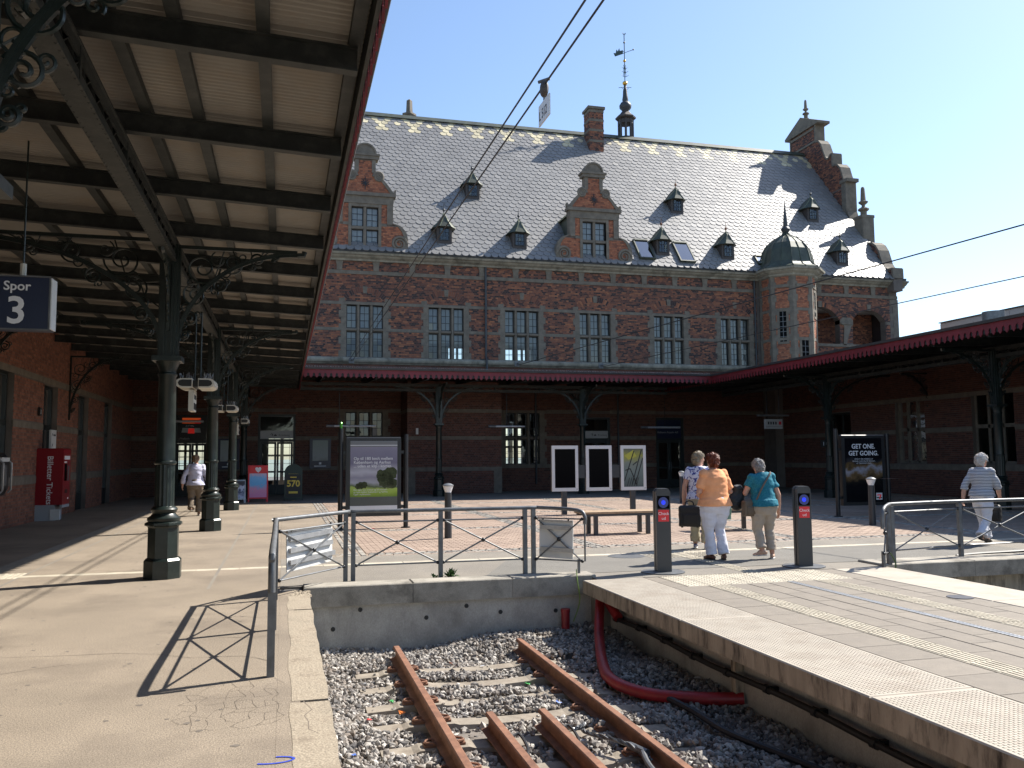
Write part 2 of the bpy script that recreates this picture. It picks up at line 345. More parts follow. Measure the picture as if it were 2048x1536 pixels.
# pit floor and walls
struct(MB().add([(.12,-9,-.79),(12.6,-9,-.79),(12.6,11,-.79),(.12,11,-.79)], [(0,1,2,3)]).build('track_bed', 'soil'))
ew = MB(); ew.box(.1, 4.2, 11.04, 11.3, -1.2, -.21)
pw = struct(ew.build('pit_end_wall', 'concrete'))
tb = MB()
for x, z in ((.62,-.5),(1.78,-.42),(2.75,-.4),(3.5,-.42),(.95,-.28),(2.3,-.3)):
    tb.lathe([(.028,0),(.028,.02),(.018,.02),(.016,.004)], (0,0,0), 10)
    k = len(tb.v)-40
    for i in range(k, len(tb.v)): a = tb.v[i]; tb.v[i] = (x+a[0], 11.04-a[2]*.4, z+a[1])
tb.build('form_tie_hole', 'blacktxt', pw)
for i, (a, b) in enumerate(((.26, 1.6), (1.605, 2.9), (2.905, 4.05))):
    MB().cbox(a, b, 10.98, 11.34, -.22, .03+.002*i, .012).build('coping_stone', 'cap', pw)
sw = struct(MB().box(-.02, .26, -9, 11.03, -1.2, -.19).build('pit_side_wall', 'concrete'))
random.seed(5)
def ragged(x0, x1, y0, y1, z0, z1, am=.016, seg=.28):
    n = max(3, int((y1-y0)/seg)); mb = MB(); L_ = []; R_ = []
    for i in range(n+1):
        y = y0+(y1-y0)*i/n; e = .5 if i in (0, n) else 1
        L_.append((x0+random.uniform(-am, am)*e, y)); R_.append((x1+random.uniform(-am, am*.3)*e, y))
    poly = L_+R_[::-1]
    return mb.prism(poly, lambda u, w, d: (u, w, d), z0, z1)
for y0, y1 in ((-9,-4.5),(-4.48,-1.2),(-1.18,2.3),(2.32,5.98),(6.03,9.55),(9.6,10.55)):
    ragged(.07, .32, y0, y1, -.19, .0018).build('coping_slab', 'coping', sw)
mb = MB()   # crumbled corner and broken bits next to the coping
for i in range(60):
    x, y = random.uniform(.05, .32), random.uniform(10.5, 10.98); r = random.uniform(.015, .05)
    mb.sphere((x, y, -.02), r, 5, 3, (1, 1, .6))
mb.build('broken_concrete', 'coping', sw)
struct(MB().box(-.019, .13, -9, 10.97, -.2, -.0005).build('kerb_fill', 'asphalt'))

# right-hand pit end wall
ew = MB(); ew.box(8.3, 12.6, 10.95, 11.3, -1.2, -.19); pw2 = struct(ew.build('pit_end_wall', 'concrete_dirty'))
for a, b in ((8.36, 9.9), (9.905, 11.2), (11.205, 12.62)): MB().cbox(a, b, 10.72, 11.34, -.2, .03, .012).build('coping_stone', 'cap', pw2)

# island platform
pl = struct(MB().box(4.16, 8.0, -9, 10.75, -1.2, -.2).build('platform', 'concrete'))
struct(MB().box(4.0, 8.34, 10.76, 11.3, -1.2, -.002).build('platform_threshold', 'asphalt2'))
def studs(mb, x0, x1, y0, y1, z, st, r, h):
    x = x0+st/2
    while x < x1-r:
        y = y0+st/2
        while y < y1-r:
            mb.add([(x-r,y-r,z),(x+r,y-r,z),(x+r,y+r,z),(x-r,y+r,z),(x-r*.6,y-r*.6,z+h),(x+r*.6,y-r*.6,z+h),(x+r*.6,y+r*.6,z+h),(x-r*.6,y+r*.6,z+h)],
                   [(4,5,6,7),(0,1,5,4),(1,2,6,5),(2,3,7,6),(3,0,4,7)])
            y += st
        x += st
def edge_slab(side):
    ys = [10.74, 7.9, 5.06, 2.22, -.62, -3.46, -6.3, -9]
    for a, b in zip(ys, ys[1:]):
        x0, x1 = (3.78, 4.62) if side < 0 else (7.5, 8.38)
        o = MB().cbox(x0, x1, b+.006, a, -.165, 0, .01).build('edge_slab', 'edge', pl)
        o.data.materials.append(M['concrete_dirty'])
        for p in o.data.polygons:
            if p.normal.z < .3: p.material_index = 1
        if a > 3 and side < 0:
            sm = MB(); studs(sm, x0+.03, x1-.02, b+.03, a-.03, .0, .034, .010, .0035); stuff(sm.build('anti_slip_studs', 'edge', o, fixn=False))
edge_slab(-1); edge_slab(1)
tiles = {}
def tile_at(w, l, x, y):
    k = (round(w,3), round(l,3))
    if k not in tiles: tiles[k] = MB().cbox(0, w-.011, 0, l-.011, -.07, 0, .004).mesh('tile'); tiles[k].materials.append(M['tile'])
    inst(tiles[k], 'tile', pl, (x, y, -.001+random.uniform(-.0012,.0012)))
def rowtiles(x0, x1, n, l, yA, yB, stag):
    w = (x1-x0)/n
    for c in range(n):
        y = yA-(l/2 if stag and c % 2 else 0)-l
        if stag and c % 2: tile_at(w, l/2, x0+c*w, yA-l/2)
        while y > yB: tile_at(w, l, x0+c*w, y); y -= l
rowtiles(4.625, 5.1, 1, .5, 9.86, -1, False)
rowtiles(5.37, 6.21, 3, .56, 9.86, -1, True)
rowtiles(6.30, 6.6, 1, .56, 9.86, 2, False)
rowtiles(6.87, 7.495, 2, .5, 9.86, 2, True)
rowtiles(4.625, 4.84, 1, .44, 10.74, 9.8, False); rowtiles(7.2, 7.495, 1, .44, 10.74, 9.8, False)
# ribbed guide slabs and studded warning slabs
rib = MB().cbox(0, .262, 0, .295, -.07, -.001, .003)
for k in range(5): rib.cbox(.015+k*.05, .045+k*.05, .01, .285, -.001, .004, .002)
ribm = rib.mesh('guide_slab'); ribm.materials.append(M['guide'])
for x in (5.103, 6.603):
    y = 9.56
    while y > -1: inst(ribm, 'guide_slab', pl, (x, y, random.uniform(-.001,.001))); y -= .3
wm = MB().cbox(0, .295, 0, .295, -.07, -.001, .003); studs(wm, 0, .295, 0, .295, -.001, .073, .02, .006)
wms = wm.mesh('warning_slab'); wms.materials.append(M['guide'])
for i in range(8):
    for j in range(3): inst(wms, 'warning_slab', pl, (4.845+.2945*i, 9.862+.2925*j, random.uniform(-.001,.001)), (0,0,0), (.985,.97,1))
dr = MB(); y = 9.86
while y > 0:
    dr.box(6.222, 6.292, y-.03, y, -.02, .001); y -= .045
dr.box(6.215, 6.221, 0, 9.86, -.03, .002); dr.box(6.293, 6.299, 0, 9.86, -.03, .002)
dr.build('drain_grating', 'galv', pl)
MB().add([(6.21,-1,-.035),(6.3,-1,-.035),(6.3,9.86,-.035),(6.21,9.86,-.035)], [(0,1,2,3)]).build('drain_channel', 'soil', pl)
MB().lathe([(.14,0),(.14,.0045)], (7.35,8.2,.001), 20).build('oil_stain', mat('oil', (.05,.05,.06), .5), pl)
# supports below the platform edge
for y in (7.4, 4.6): MB().box(4.07, 4.158, y-.04, y+.04, -.8, -.195).build('edge_support', 'concrete_dirty', pl)

# white guiding line across the forecourt
fo = bpy.data.objects['forecourt_pavement']; pvo = bpy.data.objects['pavement']
gm = MB().cbox(0, .592, 0, .19, -.05, .003, .003).mesh('guide_slab'); gm.materials.append(M['guide'])
x = -3.6
while x < 15:
    inst(gm, 'guide_slab', pvo if x < -.3 else fo, (x, 13.3, random.uniform(-.001,.001))); x += .6
for i in range(3):
    for j in range(2): inst(wms, 'warning_slab', pvo, (-4.4+.3*i, 13.2+.3*j, .003))
for i in range(4):
    for j in range(3): inst(wms, 'warning_slab', fo, (5.62+.3*i, 12.66+.3*j, .003), (0,0,0))
for k in range(8):
    inst(ribm, 'guide_slab', fo, (6.13, 10.78+k*.3, .003))
# tactile strip along the left-hand wall
ribg = ribm.copy(); ribg.materials.clear(); ribg.materials.append(M['ribgrey'])
for k in range(94): inst(ribg, 'guide_slab', pvo, (-4.12, 5.6+k*.3, .002))
# darker repair strips and seams in the asphalt
for x0, x1, y0, y1 in ((-.9,-.86,11.4,33),(-3.5,-3.46,3,33)): MB().add([(x0,y0,.0025),(x1,y0,.0025),(x1,y1,.0025),(x0,y1,.0025)],[(0,1,2,3)]).build('tar_seam', 'asphalt2', pvo)
MB().add([(2.6,11.36,.002),(12,11.36,.002),(12,13.2,.002),(3.4,13.2,.002)],[(0,1,2,3)]).build('repair_patch', mat('asphalt_patch',(.15,.14,.122),.9,var=.1,scale=2,bump=.5,bscale=150), fo)

# red pavers in panels between strips of granite setts
pbo = bpy.data.objects['paving_bed']
strX = [1.2, 5.45, 9.7, 13.95, 18.2, 22.4]; strY = [14.7, 19.4, 24.4, 29.9]
SW = .34
random.seed(3)
def quadpiece(vs, fs, x0, x1, y0, y1, zt, zb, c):
    n = len(vs)
    vs += [(x0,y0,zb),(x1,y0,zb),(x1,y1,zb),(x0,y1,zb),(x0+c,y0+c,zt),(x1-c,y0+c,zt),(x1-c,y1-c,zt),(x0+c,y1-c,zt)]
    fs += [(n+4,n+5,n+6,n+7),(n,n+1,n+5,n+4),(n+1,n+2,n+6,n+5),(n+2,n+3,n+7,n+6),(n+3,n,n+4,n+7)]
pv = MB(); cb = MB(); bx = [-.02]+strX+[24.4]; by = [14.452]+strY+[32.3]
paver_me = MB().cbox(0, .199, 0, .099, -.01, 0, .004).mesh('paver'); paver_me.materials.append(M['paver'])
npv = 0
for i in range(len(bx)-1):
    x0 = bx[i]+(SW/2 if i else 0); x1 = bx[i+1]-SW/2
    for j in range(len(by)-1):
        y0 = by[j]+(SW/2 if j else 0); y1 = by[j+1]-(SW/2 if j < len(by)-2 else 0)
        if i == 0: continue
        y = y0; r = 0
        while y < y1-.02:
            x = x0-(.105 if r % 2 else 0)
            while x < x1-.02:
                a, b = max(x, x0), min(x+.204, x1)
                if y < 17.0 and b-a > .19 and 1.3 < x < 9.4 and npv < 300 and random.random() < .22:
                    inst(paver_me, 'paver', pbo, (a, y, random.uniform(-.003,.001))); npv += 1
                else: quadpiece(pv.v, pv.f, a, b, y, min(y+.1, y1), random.uniform(-.004,.0), -.012, .004)
                x += .21
            y += .107; r += 1
stuff(pv.build('red_pavers', 'paver', pbo, fixn=False))
def setts(x0, x1, y0, y1):
    lx = x1-x0 > y1-y0; n = 3; w = (y1-y0 if lx else x1-x0)/n
    for r in range(n):
        t = (x0 if lx else y0)+random.uniform(0,.05); end = x1 if lx else y1
        while t < end-.04:
            l = random.uniform(.1, .17); e = min(t+l-.014, end); q = (y0 if lx else x0)+r*w; z = random.uniform(-.004,.006); s = random.uniform(0,.008)
            if lx: quadpiece(cb.v, cb.f, t, e, q+s, q+w-.014, z, -.013, .014)
            else: quadpiece(cb.v, cb.f, q+s, q+w-.014, t, e, z, -.013, .014)
            t += l
for x in strX: setts(x-SW/2, x+SW/2, 14.5, 32.3)
for y in strY:
    for a, b in zip([.0]+strX, strX+[24.4]): setts(a+SW/2, b-SW/2, y-SW/2, y+SW/2)
stuff(cb.build('granite_setts', 'cobble', pbo, fixn=False))
struct(MB().add([(-.018,32.3,-.002),(24.4,32.3,-.002),(24.4,40,-.002),(-.018,40,-.002)],[(0,1,2,3)]).build('arcade_pavement', 'asphalt2'))
struct(MB().add([(-.018,14.453,-.003),(1.02,14.453,-.003),(1.02,32.3,-.003),(-.018,32.3,-.003)],[(0,1,2,3)]).build('pavement_margin', 'asphalt'))
struct(MB().lathe([(.3,0),(.3,.006)], (5.35,13.08,0), 24).build('manhole_cover', 'steel'))

# ================================================================ track
RAILS = [(1.30, 10.25), (2.78, 10.25)]; INNER = [(1.74, 7.4), (2.20, 7.36)]
prof = [(-.07,-.73),(.07,-.73),(.07,-.72),(.015,-.702),(.009,-.69),(.009,-.625),(.036,-.612),(.036,-.588),(.028,-.58),(-.028,-.58),(-.036,-.588),(-.036,-.612),(-.009,-.625),(-.009,-.69),(-.015,-.702),(-.07,-.72)]
trk = thing('railway_track', 'rusty dead-end railway track on ballast below the platforms', 'railway track')
for x, y1 in RAILS: MB().prism(prof, lambda u, w, d: (x+u, d, w), -9, y1).build('rail', 'rust', trk)
for x, y1 in INNER: MB().prism(prof, lambda u, w, d: (x+u, d, w+.005), -9, y1).build('inner_rail', 'rust', trk)
def sleeper_mesh():
    mb = MB(); xs = [-1.25,-1.0,-.95,-.55,-.5,-.2,.2,.5,.55,.95,1.0,1.25]; zs = [-.765,-.755,-.735,-.735,-.75,-.765,-.765,-.75,-.735,-.735,-.755,-.765]
    vs = []
    for x, z in zip(xs, zs): vs += [(x,-.13,-.93),(x,.13,-.93),(x,.10,z),(x,-.10,z)]
    fs = [(0,1,2,3)]
    for i in range(len(xs)-1):
        for j in range(4): fs.append((4*i+j, 4*i+(j+1)%4, 4*i+4+(j+1)%4, 4*i+4+j))
    fs.append(tuple(4*(len(xs)-1)+j for j in (3,2,1,0))); return mb.add(vs, fs)
slm = sleeper_mesh().build('sleeper', 'sleeper', trk); sleep_me = slm.data; bpy.data.objects.remove(slm)
cl = MB()
cl.tube([(.075,-.05,-.715),(.10,-.055,-.695),(.15,-.03,-.7),(.16,.0,-.705),(.15,.03,-.7),(.10,.055,-.695),(.075,.05,-.715)], .011, 6); cl.box(.075,.17,-.045,.045,-.735,-.715)
clo = cl.build('rail_clip', 'rust', trk); clip_me = clo.data; bpy.data.objects.remove(clo)
SLY = [9.66-.63*k for k in range(18)]
for y in SLY:
    s = inst(sleep_me, 'sleeper', trk, (2.04, y, random.uniform(-.006,.006)), (0,0,random.uniform(-.006,.006)))
    for x, _ in RAILS:
        for sg in (1, -1): inst(clip_me, 'rail_clip', s, (x-2.04, 0, 0), (0,0,0 if sg > 0 else PI))
# ballast
ico_v = []; g = (1+5**.5)/2
for a in (-1, 1):
    for b in (-g, g): ico_v += [(a,b,0),(0,a,b),(b,0,a)]
ico_v = np.array(ico_v)/math.sqrt(1+g*g)
from itertools import combinations
dist = lambda i, j: np.linalg.norm(ico_v[i]-ico_v[j]); e0 = min(dist(0, j) for j in range(1, 12))*1.05
ico_f = [t for t in combinations(range(12), 3) if dist(t[0],t[1]) < e0 and dist(t[1],t[2]) < e0 and dist(t[0],t[2]) < e0]
ico_f = [t if np.dot(np.cross(ico_v[t[1]]-ico_v[t[0]], ico_v[t[2]]-ico_v[t[0]]), ico_v[t[0]]) > 0 else (t[0],t[2],t[1]) for t in ico_f]
rng = np.random.default_rng(11)
def bed_z(x, y):
    z = -.775+.03*np.sin(x*3.1+y*1.7)+.02*np.sin(y*5.3-x*2)
    z = z+.07*np.clip((x-3.0)/1.1, 0, 1)+.10*np.clip((y-9.7)/1.0, 0, 1)*np.clip((x-1.2)/2.5, -.3, 1)+.02*np.clip((1.0-x)/.7, 0, 1)
    return z
pts = []
for (xa, xb, ya, yb, st) in ((.3, 4.14, 2.0, 11.02, .038),):
    gx, gy = np.meshgrid(np.arange(xa, xb, st), np.arange(ya, yb, st)); P_ = np.stack([gx.ravel(), gy.ravel()], 1)
    P_ += rng.uniform(-.018, .018, P_.shape); pts.append(P_)
P_ = np.concatenate(pts); P_[:,0] = np.clip(P_[:,0], .29, 4.14)
keep = np.ones(len(P_), bool); lift = rng.uniform(0, .022, len(P_))
for y in SLY:
    on = (abs(P_[:,1]-y) < .12) & (abs(P_[:,0]-2.04) < 1.27); keep &= ~(on & (rng.random(len(P_)) < .965)); lift[on] += .03
for x, y1 in RAILS+INNER: keep &= ~((abs(P_[:,0]-x) < .085) & (P_[:,1] < y1+.02))
P_ = P_[keep]; lift = lift[keep]; n = len(P_)
sz = rng.uniform(.013, .036, n); V = ico_v[None]*(1+rng.uniform(-.36, .3, (n, 12, 1)))*sz[:,None,None]*rng.uniform(.5, 1.35, (n, 1, 3))
th = rng.uniform(0, 6.28, n); c, s_ = np.cos(th), np.sin(th); ph = rng.uniform(-.9, .9, n); c2, s2 = np.cos(ph), np.sin(ph)
V = np.stack([V[...,0], V[...,1]*c2[:,None]-V[...,2]*s2[:,None], V[...,1]*s2[:,None]+V[...,2]*c2[:,None]], -1)
V = np.stack([V[...,0]*c[:,None]-V[...,1]*s_[:,None], V[...,0]*s_[:,None]+V[...,1]*c[:,None], V[...,2]], -1)
ctr = np.stack([P_[:,0], P_[:,1], bed_z(P_[:,0], P_[:,1])+lift], 1); V += ctr[:,None]
single = np.where((P_[:,1] < 6.9) & (P_[:,1] > 5.75) & (P_[:,0] < 3.2) & (sz > .0255))[0]; single = single[np.argsort(-sz[single])][:290]
mask = np.ones(n, bool); mask[single] = False; Vm = V[mask]; nm = len(Vm)
F_ = (np.array(ico_f)[None]+12*np.arange(nm)[:,None,None]).reshape(-1, 3)
me = bpy.data.meshes.new('ballast'); me.from_pydata(Vm.reshape(-1, 3).tolist(), [], F_.tolist())
bal = stuff(link(me, 'ballast', 'ballast')); tag(bal, 'grey crushed stone ballast between the platform walls', 'ballast')
for i in single:
    me = bpy.data.meshes.new('ballast_stone'); me.from_pydata((V[i]-ctr[i]).tolist(), [], ico_f); link(me, 'ballast_stone', 'ballast', trk, loc=tuple(ctr[i]))
# litter among the stones
random.seed(9)
lit = [((.1,.5,.15),'green'),((.8,.25,.05),'orange'),((.75,.75,.75),'white'),((.6,.05,.05),'red'),((.1,.2,.6),'blue')]
litm = [mat('litter_'+nm_, c_, .5) for c_, nm_ in lit]
spots = [(.85,9.3,2,'by the pit end wall'),(1.05,8.6,0,'left of the left rail'),(1.1,8.25,1,'left of the left rail'),(.75,7.9,3,'near the left coping'),(2.5,8.9,0,'between the rails'),(2.2,9.7,2,'below the pit end wall'),(1.9,9.95,1,'between the rail ends'),(2.55,8.0,4,'between the rails'),(2.95,8.3,2,'right of the right rail'),(.6,6.6,2,'at the foot of the left coping'),(.55,7.0,4,'at the foot of the left coping')]
for x, y, k, w in spots:
    q = MB(); pts_ = [(random.uniform(-.04,.04), random.uniform(-.04,.04), random.uniform(0,.03)) for _ in range(6)]
    q.add(pts_, [(0,1,2),(0,2,3),(0,3,4),(0,4,5),(1,3,5)])
    o = q.build('litter', litm[k]); o.location = (x, y, float(bed_z(x, y))+.045)
    tag(o, 'crumpled %s scrap of litter on the ballast %s' % (lit[k][1], w), 'litter', 'litter on the ballast')
# pipes and cables
def spline(pts, n=8):
    pts = [Vector(p) for p in pts]; out = []
    for i in range(len(pts)-1):
        p0 = pts[max(i-1,0)]; p1 = pts[i]; p2 = pts[i+1]; p3 = pts[min(i+2,len(pts)-1)]
        for k in range(n):
            t = k/n; out.append(.5*((2*p1)+(p2-p0)*t+(2*p0-5*p1+4*p2-p3)*t*t+(3*p1-p0-3*p2+p3)*t**3))
    return out+[pts[-1]]
ridge = lambda P: [.058+(.0035 if i % 2 else 0) for i in range(len(P))]
pp = spline([(3.98,10.62,-.1),(3.9,10.45,-.3),(3.72,10.0,-.55),(3.42,9.1,-.66),(3.28,8.45,-.68),(3.42,7.9,-.68),(3.8,7.54,-.66),(4.15,7.36,-.64)], 14)
tag(MB().tube(pp, ridge(pp), 14).build('red_pipe', 'redpipe', smooth=True), 'long ribbed red conduit curving from under the platform edge', 'pipe')
pp = spline([(4.1,10.7,-.12),(4.02,10.5,-.22),(4.05,10.2,-.4)], 10)
tag(MB().tube(pp, ridge(pp), 12).build('red_pipe', 'redpipe', smooth=True), 'short bent red conduit stub tucked under the platform corner', 'pipe')
tag(MB().tube([(3.6,10.93,-.8),(3.6,10.93,-.40)], .055, 14).tube([(3.6,10.93,-.43),(3.6,10.93,-.385)], .061, 14).build('red_pipe', 'redpipe', smooth=True), 'upright red pipe stub standing against the pit end wall', 'pipe')
cbm = MB(); y = 10.3; pts_ = []
while y > -6: pts_.append((4.06, y, -.42+.015*math.sin(y*2.2))); y -= .35
cbm.tube(pts_, .028, 8)
for p in pts_[::2]: cbm.tube([(p[0],p[1]-.03,p[2]),(p[0],p[1]+.03,p[2])], .04, 8); cbm.box(4.06,4.16,p[1]-.02,p[1]+.02,p[2]-.02,p[2]+.02)
tag(cbm.build('black_cable_pipe', 'blackpipe', smooth=True), 'black clamped cable pipe along the platform side wall', 'pipe')
tag(MB().tube(spline([(3.3,8.35,-.72),(3.5,7.9,-.68),(3.6,7.3,-.69),(3.57,6.6,-.67),(3.75,5.9,-.68),(3.95,4.8,-.66)]), .03, 8).build('black_hose', 'blackpipe', smooth=True), 'black rubber hose lying on the shaded ballast', 'hose')
rope = MB()
for a in range(3):
    pts_ = []
    for i in range(120):
        t = i/119; base = Vector((2.36+.06*math.sin(9*t)+.32*t, 7.1-.1*math.cos(8*t)-.9*t*t, -.66+.02*math.sin(11*t))); an = 40*t+a*2.1
        pts_.append(base+Vector((math.cos(an)*.011, 0, math.sin(an)*.011)))
    rope.tube(pts_, .009, 5)
rope.tube([(2.66,6.5,-.66),(2.72,6.3,-.66)], .03, 8); rope.tube(spline([(2.7,6.35,-.66),(2.62,5.9,-.67),(2.72,5.2,-.68)]), .022, 8)
tag(rope.build('steel_wire_rope', 'steel', smooth=True), 'twisted steel wire rope looped beside the right rail', 'wire rope')
for x, y, w in ((1.84,6.9,'left inner rail'),(2.3,7.0,'right inner rail')):
    tag(MB().tube(spline([(x-.05,y,-.66),(x+.04,y+.05,-.64),(x+.06,y-.15,-.7),(x-.02,y-.3,-.72)]), .013, 6).build('bond_cable', 'blackpipe', smooth=True), 'short black bonding cable clamped to the '+w, 'cable', 'rail bonding cables')
# weeds
def weed(loc, label, n, r):
    mb = MB()
    for i in range(n):
        a = random.uniform(0, 6.28); l = r*random.uniform(.5, 1); e = random.uniform(.2, 1.2); w = l*.13
        d = Vector((math.cos(a)*math.cos(e), math.sin(a)*math.cos(e), math.sin(e))); s = Vector((-math.sin(a), math.cos(a), 0))*w
        p = Vector((random.uniform(-.03,.03), random.uniform(-.02,.02), 0)); mid = p+d*l*.55+Vector((0,0,l*.08)); tip = p+d*l-Vector((0,0,l*.12))
        mb.add([p, mid-s, tip, mid+s], [(0,1,2,3)])
    o = mb.build('weed', 'leaf'); o.location = loc; tag(o, label, 'weed')
weed((2.18,11.5,.0), 'small green weed at the foot of the middle railing post', 46, .17)
weed((1.98,11.52,.0), 'tiny dark weed left of the middle railing post', 16, .11)
weed((1.45,6.05,-.72), 'small weed growing in the ballast beside the left rail', 22, .12)

# crazed asphalt next to the coping, hairline cracks as thin sunk strips
random.seed(31); ck = MB()
def crack(p, q, w):
    p, q = Vector((*p,.0022)), Vector((*q,.0022)); d = (q-p).normalized(); n_ = Vector((-d.y,d.x,0))*w/2
    ck.add([p-n_, q-n_, q+n_, p+n_], [(0,1,2,3)])
gp = {}
for i in range(8):
    for j in range(9): gp[i,j] = (-.62+.085*i+random.uniform(-.03,.03)+(.04 if j % 2 else 0), 5.55+.14*j+random.uniform(-.045,.045))
for (i, j), p in gp.items():
    for dd in ((1,0),(0,1)):
        q = gp.get((i+dd[0], j+dd[1]))
        if q and random.random() < .72: m_ = ((p[0]+q[0])/2+random.uniform(-.012,.012), (p[1]+q[1])/2+random.uniform(-.012,.012)); crack(p, m_, .003); crack(m_, q, .0022)
for pts_ in ([(-.05,7.2),(-.3,7.5),(-.7,7.55),(-1.3,7.9),(-2.2,8.0)],[(.0,9.3),(-.25,9.25),(-.5,9.4)],[(-.02,8.3),(-.3,8.25),(-.55,8.35)],[(-2.9,6.2),(-2.4,6.6),(-2.2,7.3),(-1.6,7.6)],[(.15,6.02),(.2,5.8),(.17,5.55),(.22,5.3)]):
    for a_, b_ in zip(pts_, pts_[1:]):
        m_ = ((a_[0]+b_[0])/2+random.uniform(-.04,.04), (a_[1]+b_[1])/2+random.uniform(-.04,.04)); crack(a_, m_, .007); crack(m_, b_, .005)
ck.build('crack', mat('crack_dirt', (.14, .114, .088), .95, var=.3, scale=20), pvo, fixn=False); pvo.children[-1]['kind'] = 'stuff'

gm_ = MB(); random.seed(77)
for i in range(150):
    x, y = random.uniform(-3.8,-.2), random.uniform(3.5,18); r = random.uniform(.008,.026); n_ = 9; vs = [(x+r*random.uniform(.7,1.2)*math.cos(6.283*k/n_), y+r*random.uniform(.7,1.2)*math.sin(6.283*k/n_), .0015) for k in range(n_)]
    gm_.add(vs, [tuple(range(n_))])
g_o = stuff(gm_.build('gum_spots', mat('old_gum', (.13, .11, .09), .8), pvo, fixn=False))
pm_ = MB(); pts_ = [(-.03+.12*math.cos(a_)*.9, 4.9+.05*math.sin(a_)) for a_ in [-2.4+.32*k for k in range(13)]]
for a_, b_ in zip(pts_, pts_[1:]):
    d_ = Vector((b_[0]-a_[0], b_[1]-a_[1], 0)).normalized(); n_ = Vector((-d_.y, d_.x, 0))*.008; A_, B_ = Vector((*a_,.003)), Vector((*b_,.003)); pm_.add([A_-n_, B_-n_, B_+n_, A_+n_], [(0,1,2,3)])
pm_.build('blue_paint_mark', mat('blue_spray_paint', (.03,.06,.4), .6), pvo, fixn=False)

struct(MB().add([(-900,80,-.015),(900,80,-.015),(900,1590,-.015),(-900,1590,-.015)],[(0,1,2,3)]).build('water', mat('harbour_water', (.03,.06,.08), .12, bump=.3, bscale=.8)))
# ================================================================ station building (main block)
FY = 40.0
f3 = lambda u, z, d: (u, FY-d, z)
bld = thing('station_building', 'large red brick station building with slate roof, scrolled gables and round corner turret', 'building', (12, FY, 0))
def bpart(mb, name, m, parent=None, smooth=False, fixn=True):
    """part given in world coordinates below the building (or one of its parts)"""
    o = mb.build(name, m, None, smooth, fixn); par = parent or bld; o.parent = par
    base = Vector((12, FY, 0)) if par is bld else par['_w'] if '_w' in par else Vector((12, FY, 0))
    o.location = -Vector((12, FY, 0)) if par is bld else (0,0,0)
    return o
UPX = [(2.66,4.45),(6.49,8.29),(10.23,12.02),(14.05,15.79),(18.04,19.78),(21.80,23.53),(-1.15,.65),(-4.95,-3.15)]
UPW = [(a, b, 6.25, 8.70) for a, b in UPX]
GW = [(2.66,4.45,1.25,3.72), (10.23,12.02,1.25,3.72)]
DOORS = [(-1.12,.50,0,3.58), (14.10,15.62,0,3.52), (18.06,19.6,0,3.52), (-4.62,-3.2,0,3.55)]
RECTS = UPW+GW+DOORS
def arch_hole(xa, xb, zs, rise):
    c = (xa+xb)/2; h = (xb-xa)/2; R_ = (h*h+rise*rise)/(2*rise); zc = zs+rise-R_
    def f(z):
        if z < zs or z > zs+rise: return []
        w = math.sqrt(max(0, R_*R_-(z-zc)**2)); return [(c-w, c+w)]
    return f
LOG = [(26.55,28.95,7.55,8.85), (29.75,31.85,7.55,8.85)]; LOGA = [arch_hole(26.55,28.95,8.85,.7), arch_hole(29.75,31.85,8.85,.62)]
wall = panel_with_holes(MB(), -8, 32.65, 0, 10.9, RECTS+[(26.55,28.95,7.55,9.6),(29.75,31.85,7.55,9.5)], f3, -.42, 0)
wallo = bpart(wall, 'wall', 'mortar')
# closing of arch heads of the loggia
def arch_spandrel(mb, xa, xb, zs, rise, ztop, d0, d1, to3=f3):
    c = (xa+xb)/2; h = (xb-xa)/2; R_ = (h*h+rise*rise)/(2*rise); zc = zs+rise-R_; n = 14
    a0 = math.asin(h/R_); pts = [(c+R_*math.sin(-a0+2*a0*i/n), zc+R_*math.cos(-a0+2*a0*i/n)) for i in range(n+1)]
    for (u0, w0), (u1, w1) in zip(pts, pts[1:]): mb.prism([(u0,w0),(u1,w1),(u1,ztop),(u0,ztop)], to3, d0, d1)
sp = MB(); arch_spandrel(sp, 26.55, 28.95, 8.85, .7, 9.6, -.42, 0); arch_spandrel(sp, 29.75, 31.85, 8.85, .62, 9.5, -.42, 0); bpart(sp, 'wall', 'mortar')
BANDS = [(10.13,10.30),(8.70,8.83),(7.48,7.62),(5.93,6.25),(3.72,3.88),(2.42,2.58),(1.08,1.25)]
bandholes = [(-99, 99, a, b) for a, b in BANDS]
BAYX = (5.25, 9.51)
quoin = []
for (a, b, c, d) in UPW+GW:
    z = c; k = 0
    while z < d-.05:
        w = .20 if k % 2 else .30; quoin.append((a-w, b+w, z, min(z+.31, d))); z += .31; k += 1
def arch_ring_hole(xa, xb, zs, rise, th):
    inner = arch_hole(xa, xb, zs, rise); outer = arch_hole(xa-th, xb+th, zs-th*.1, rise+th*1.1)
    def f(z):
        o = outer(z); i = inner(z)
        if not o: return []
        if not i: return o
        return [(o[0][0], i[0][0]), (i[0][1], o[0][1])]
    return f
AR = [(a-.05, b+.05, 8.83, .46) for a, b in UPX]
ringholes = [arch_ring_hole(*q, .24) for q in AR]
bw = brickwork(-8, 32.65, 5.93, 10.75, RECTS+quoin+bandholes+LOG+LOGA+ringholes+[(23.95,26.75,5,10.9),(32.15,32.7,0,10.8)], f3)
stuff(bpart(bw, 'brickwork', 'brick', wallo, fixn=False)); wallo.children[0].location = (0,0,0)
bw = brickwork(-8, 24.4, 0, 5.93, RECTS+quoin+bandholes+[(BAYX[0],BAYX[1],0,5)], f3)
stuff(bpart(bw, 'brickwork', 'brick_plain_shaded', wallo, fixn=False))
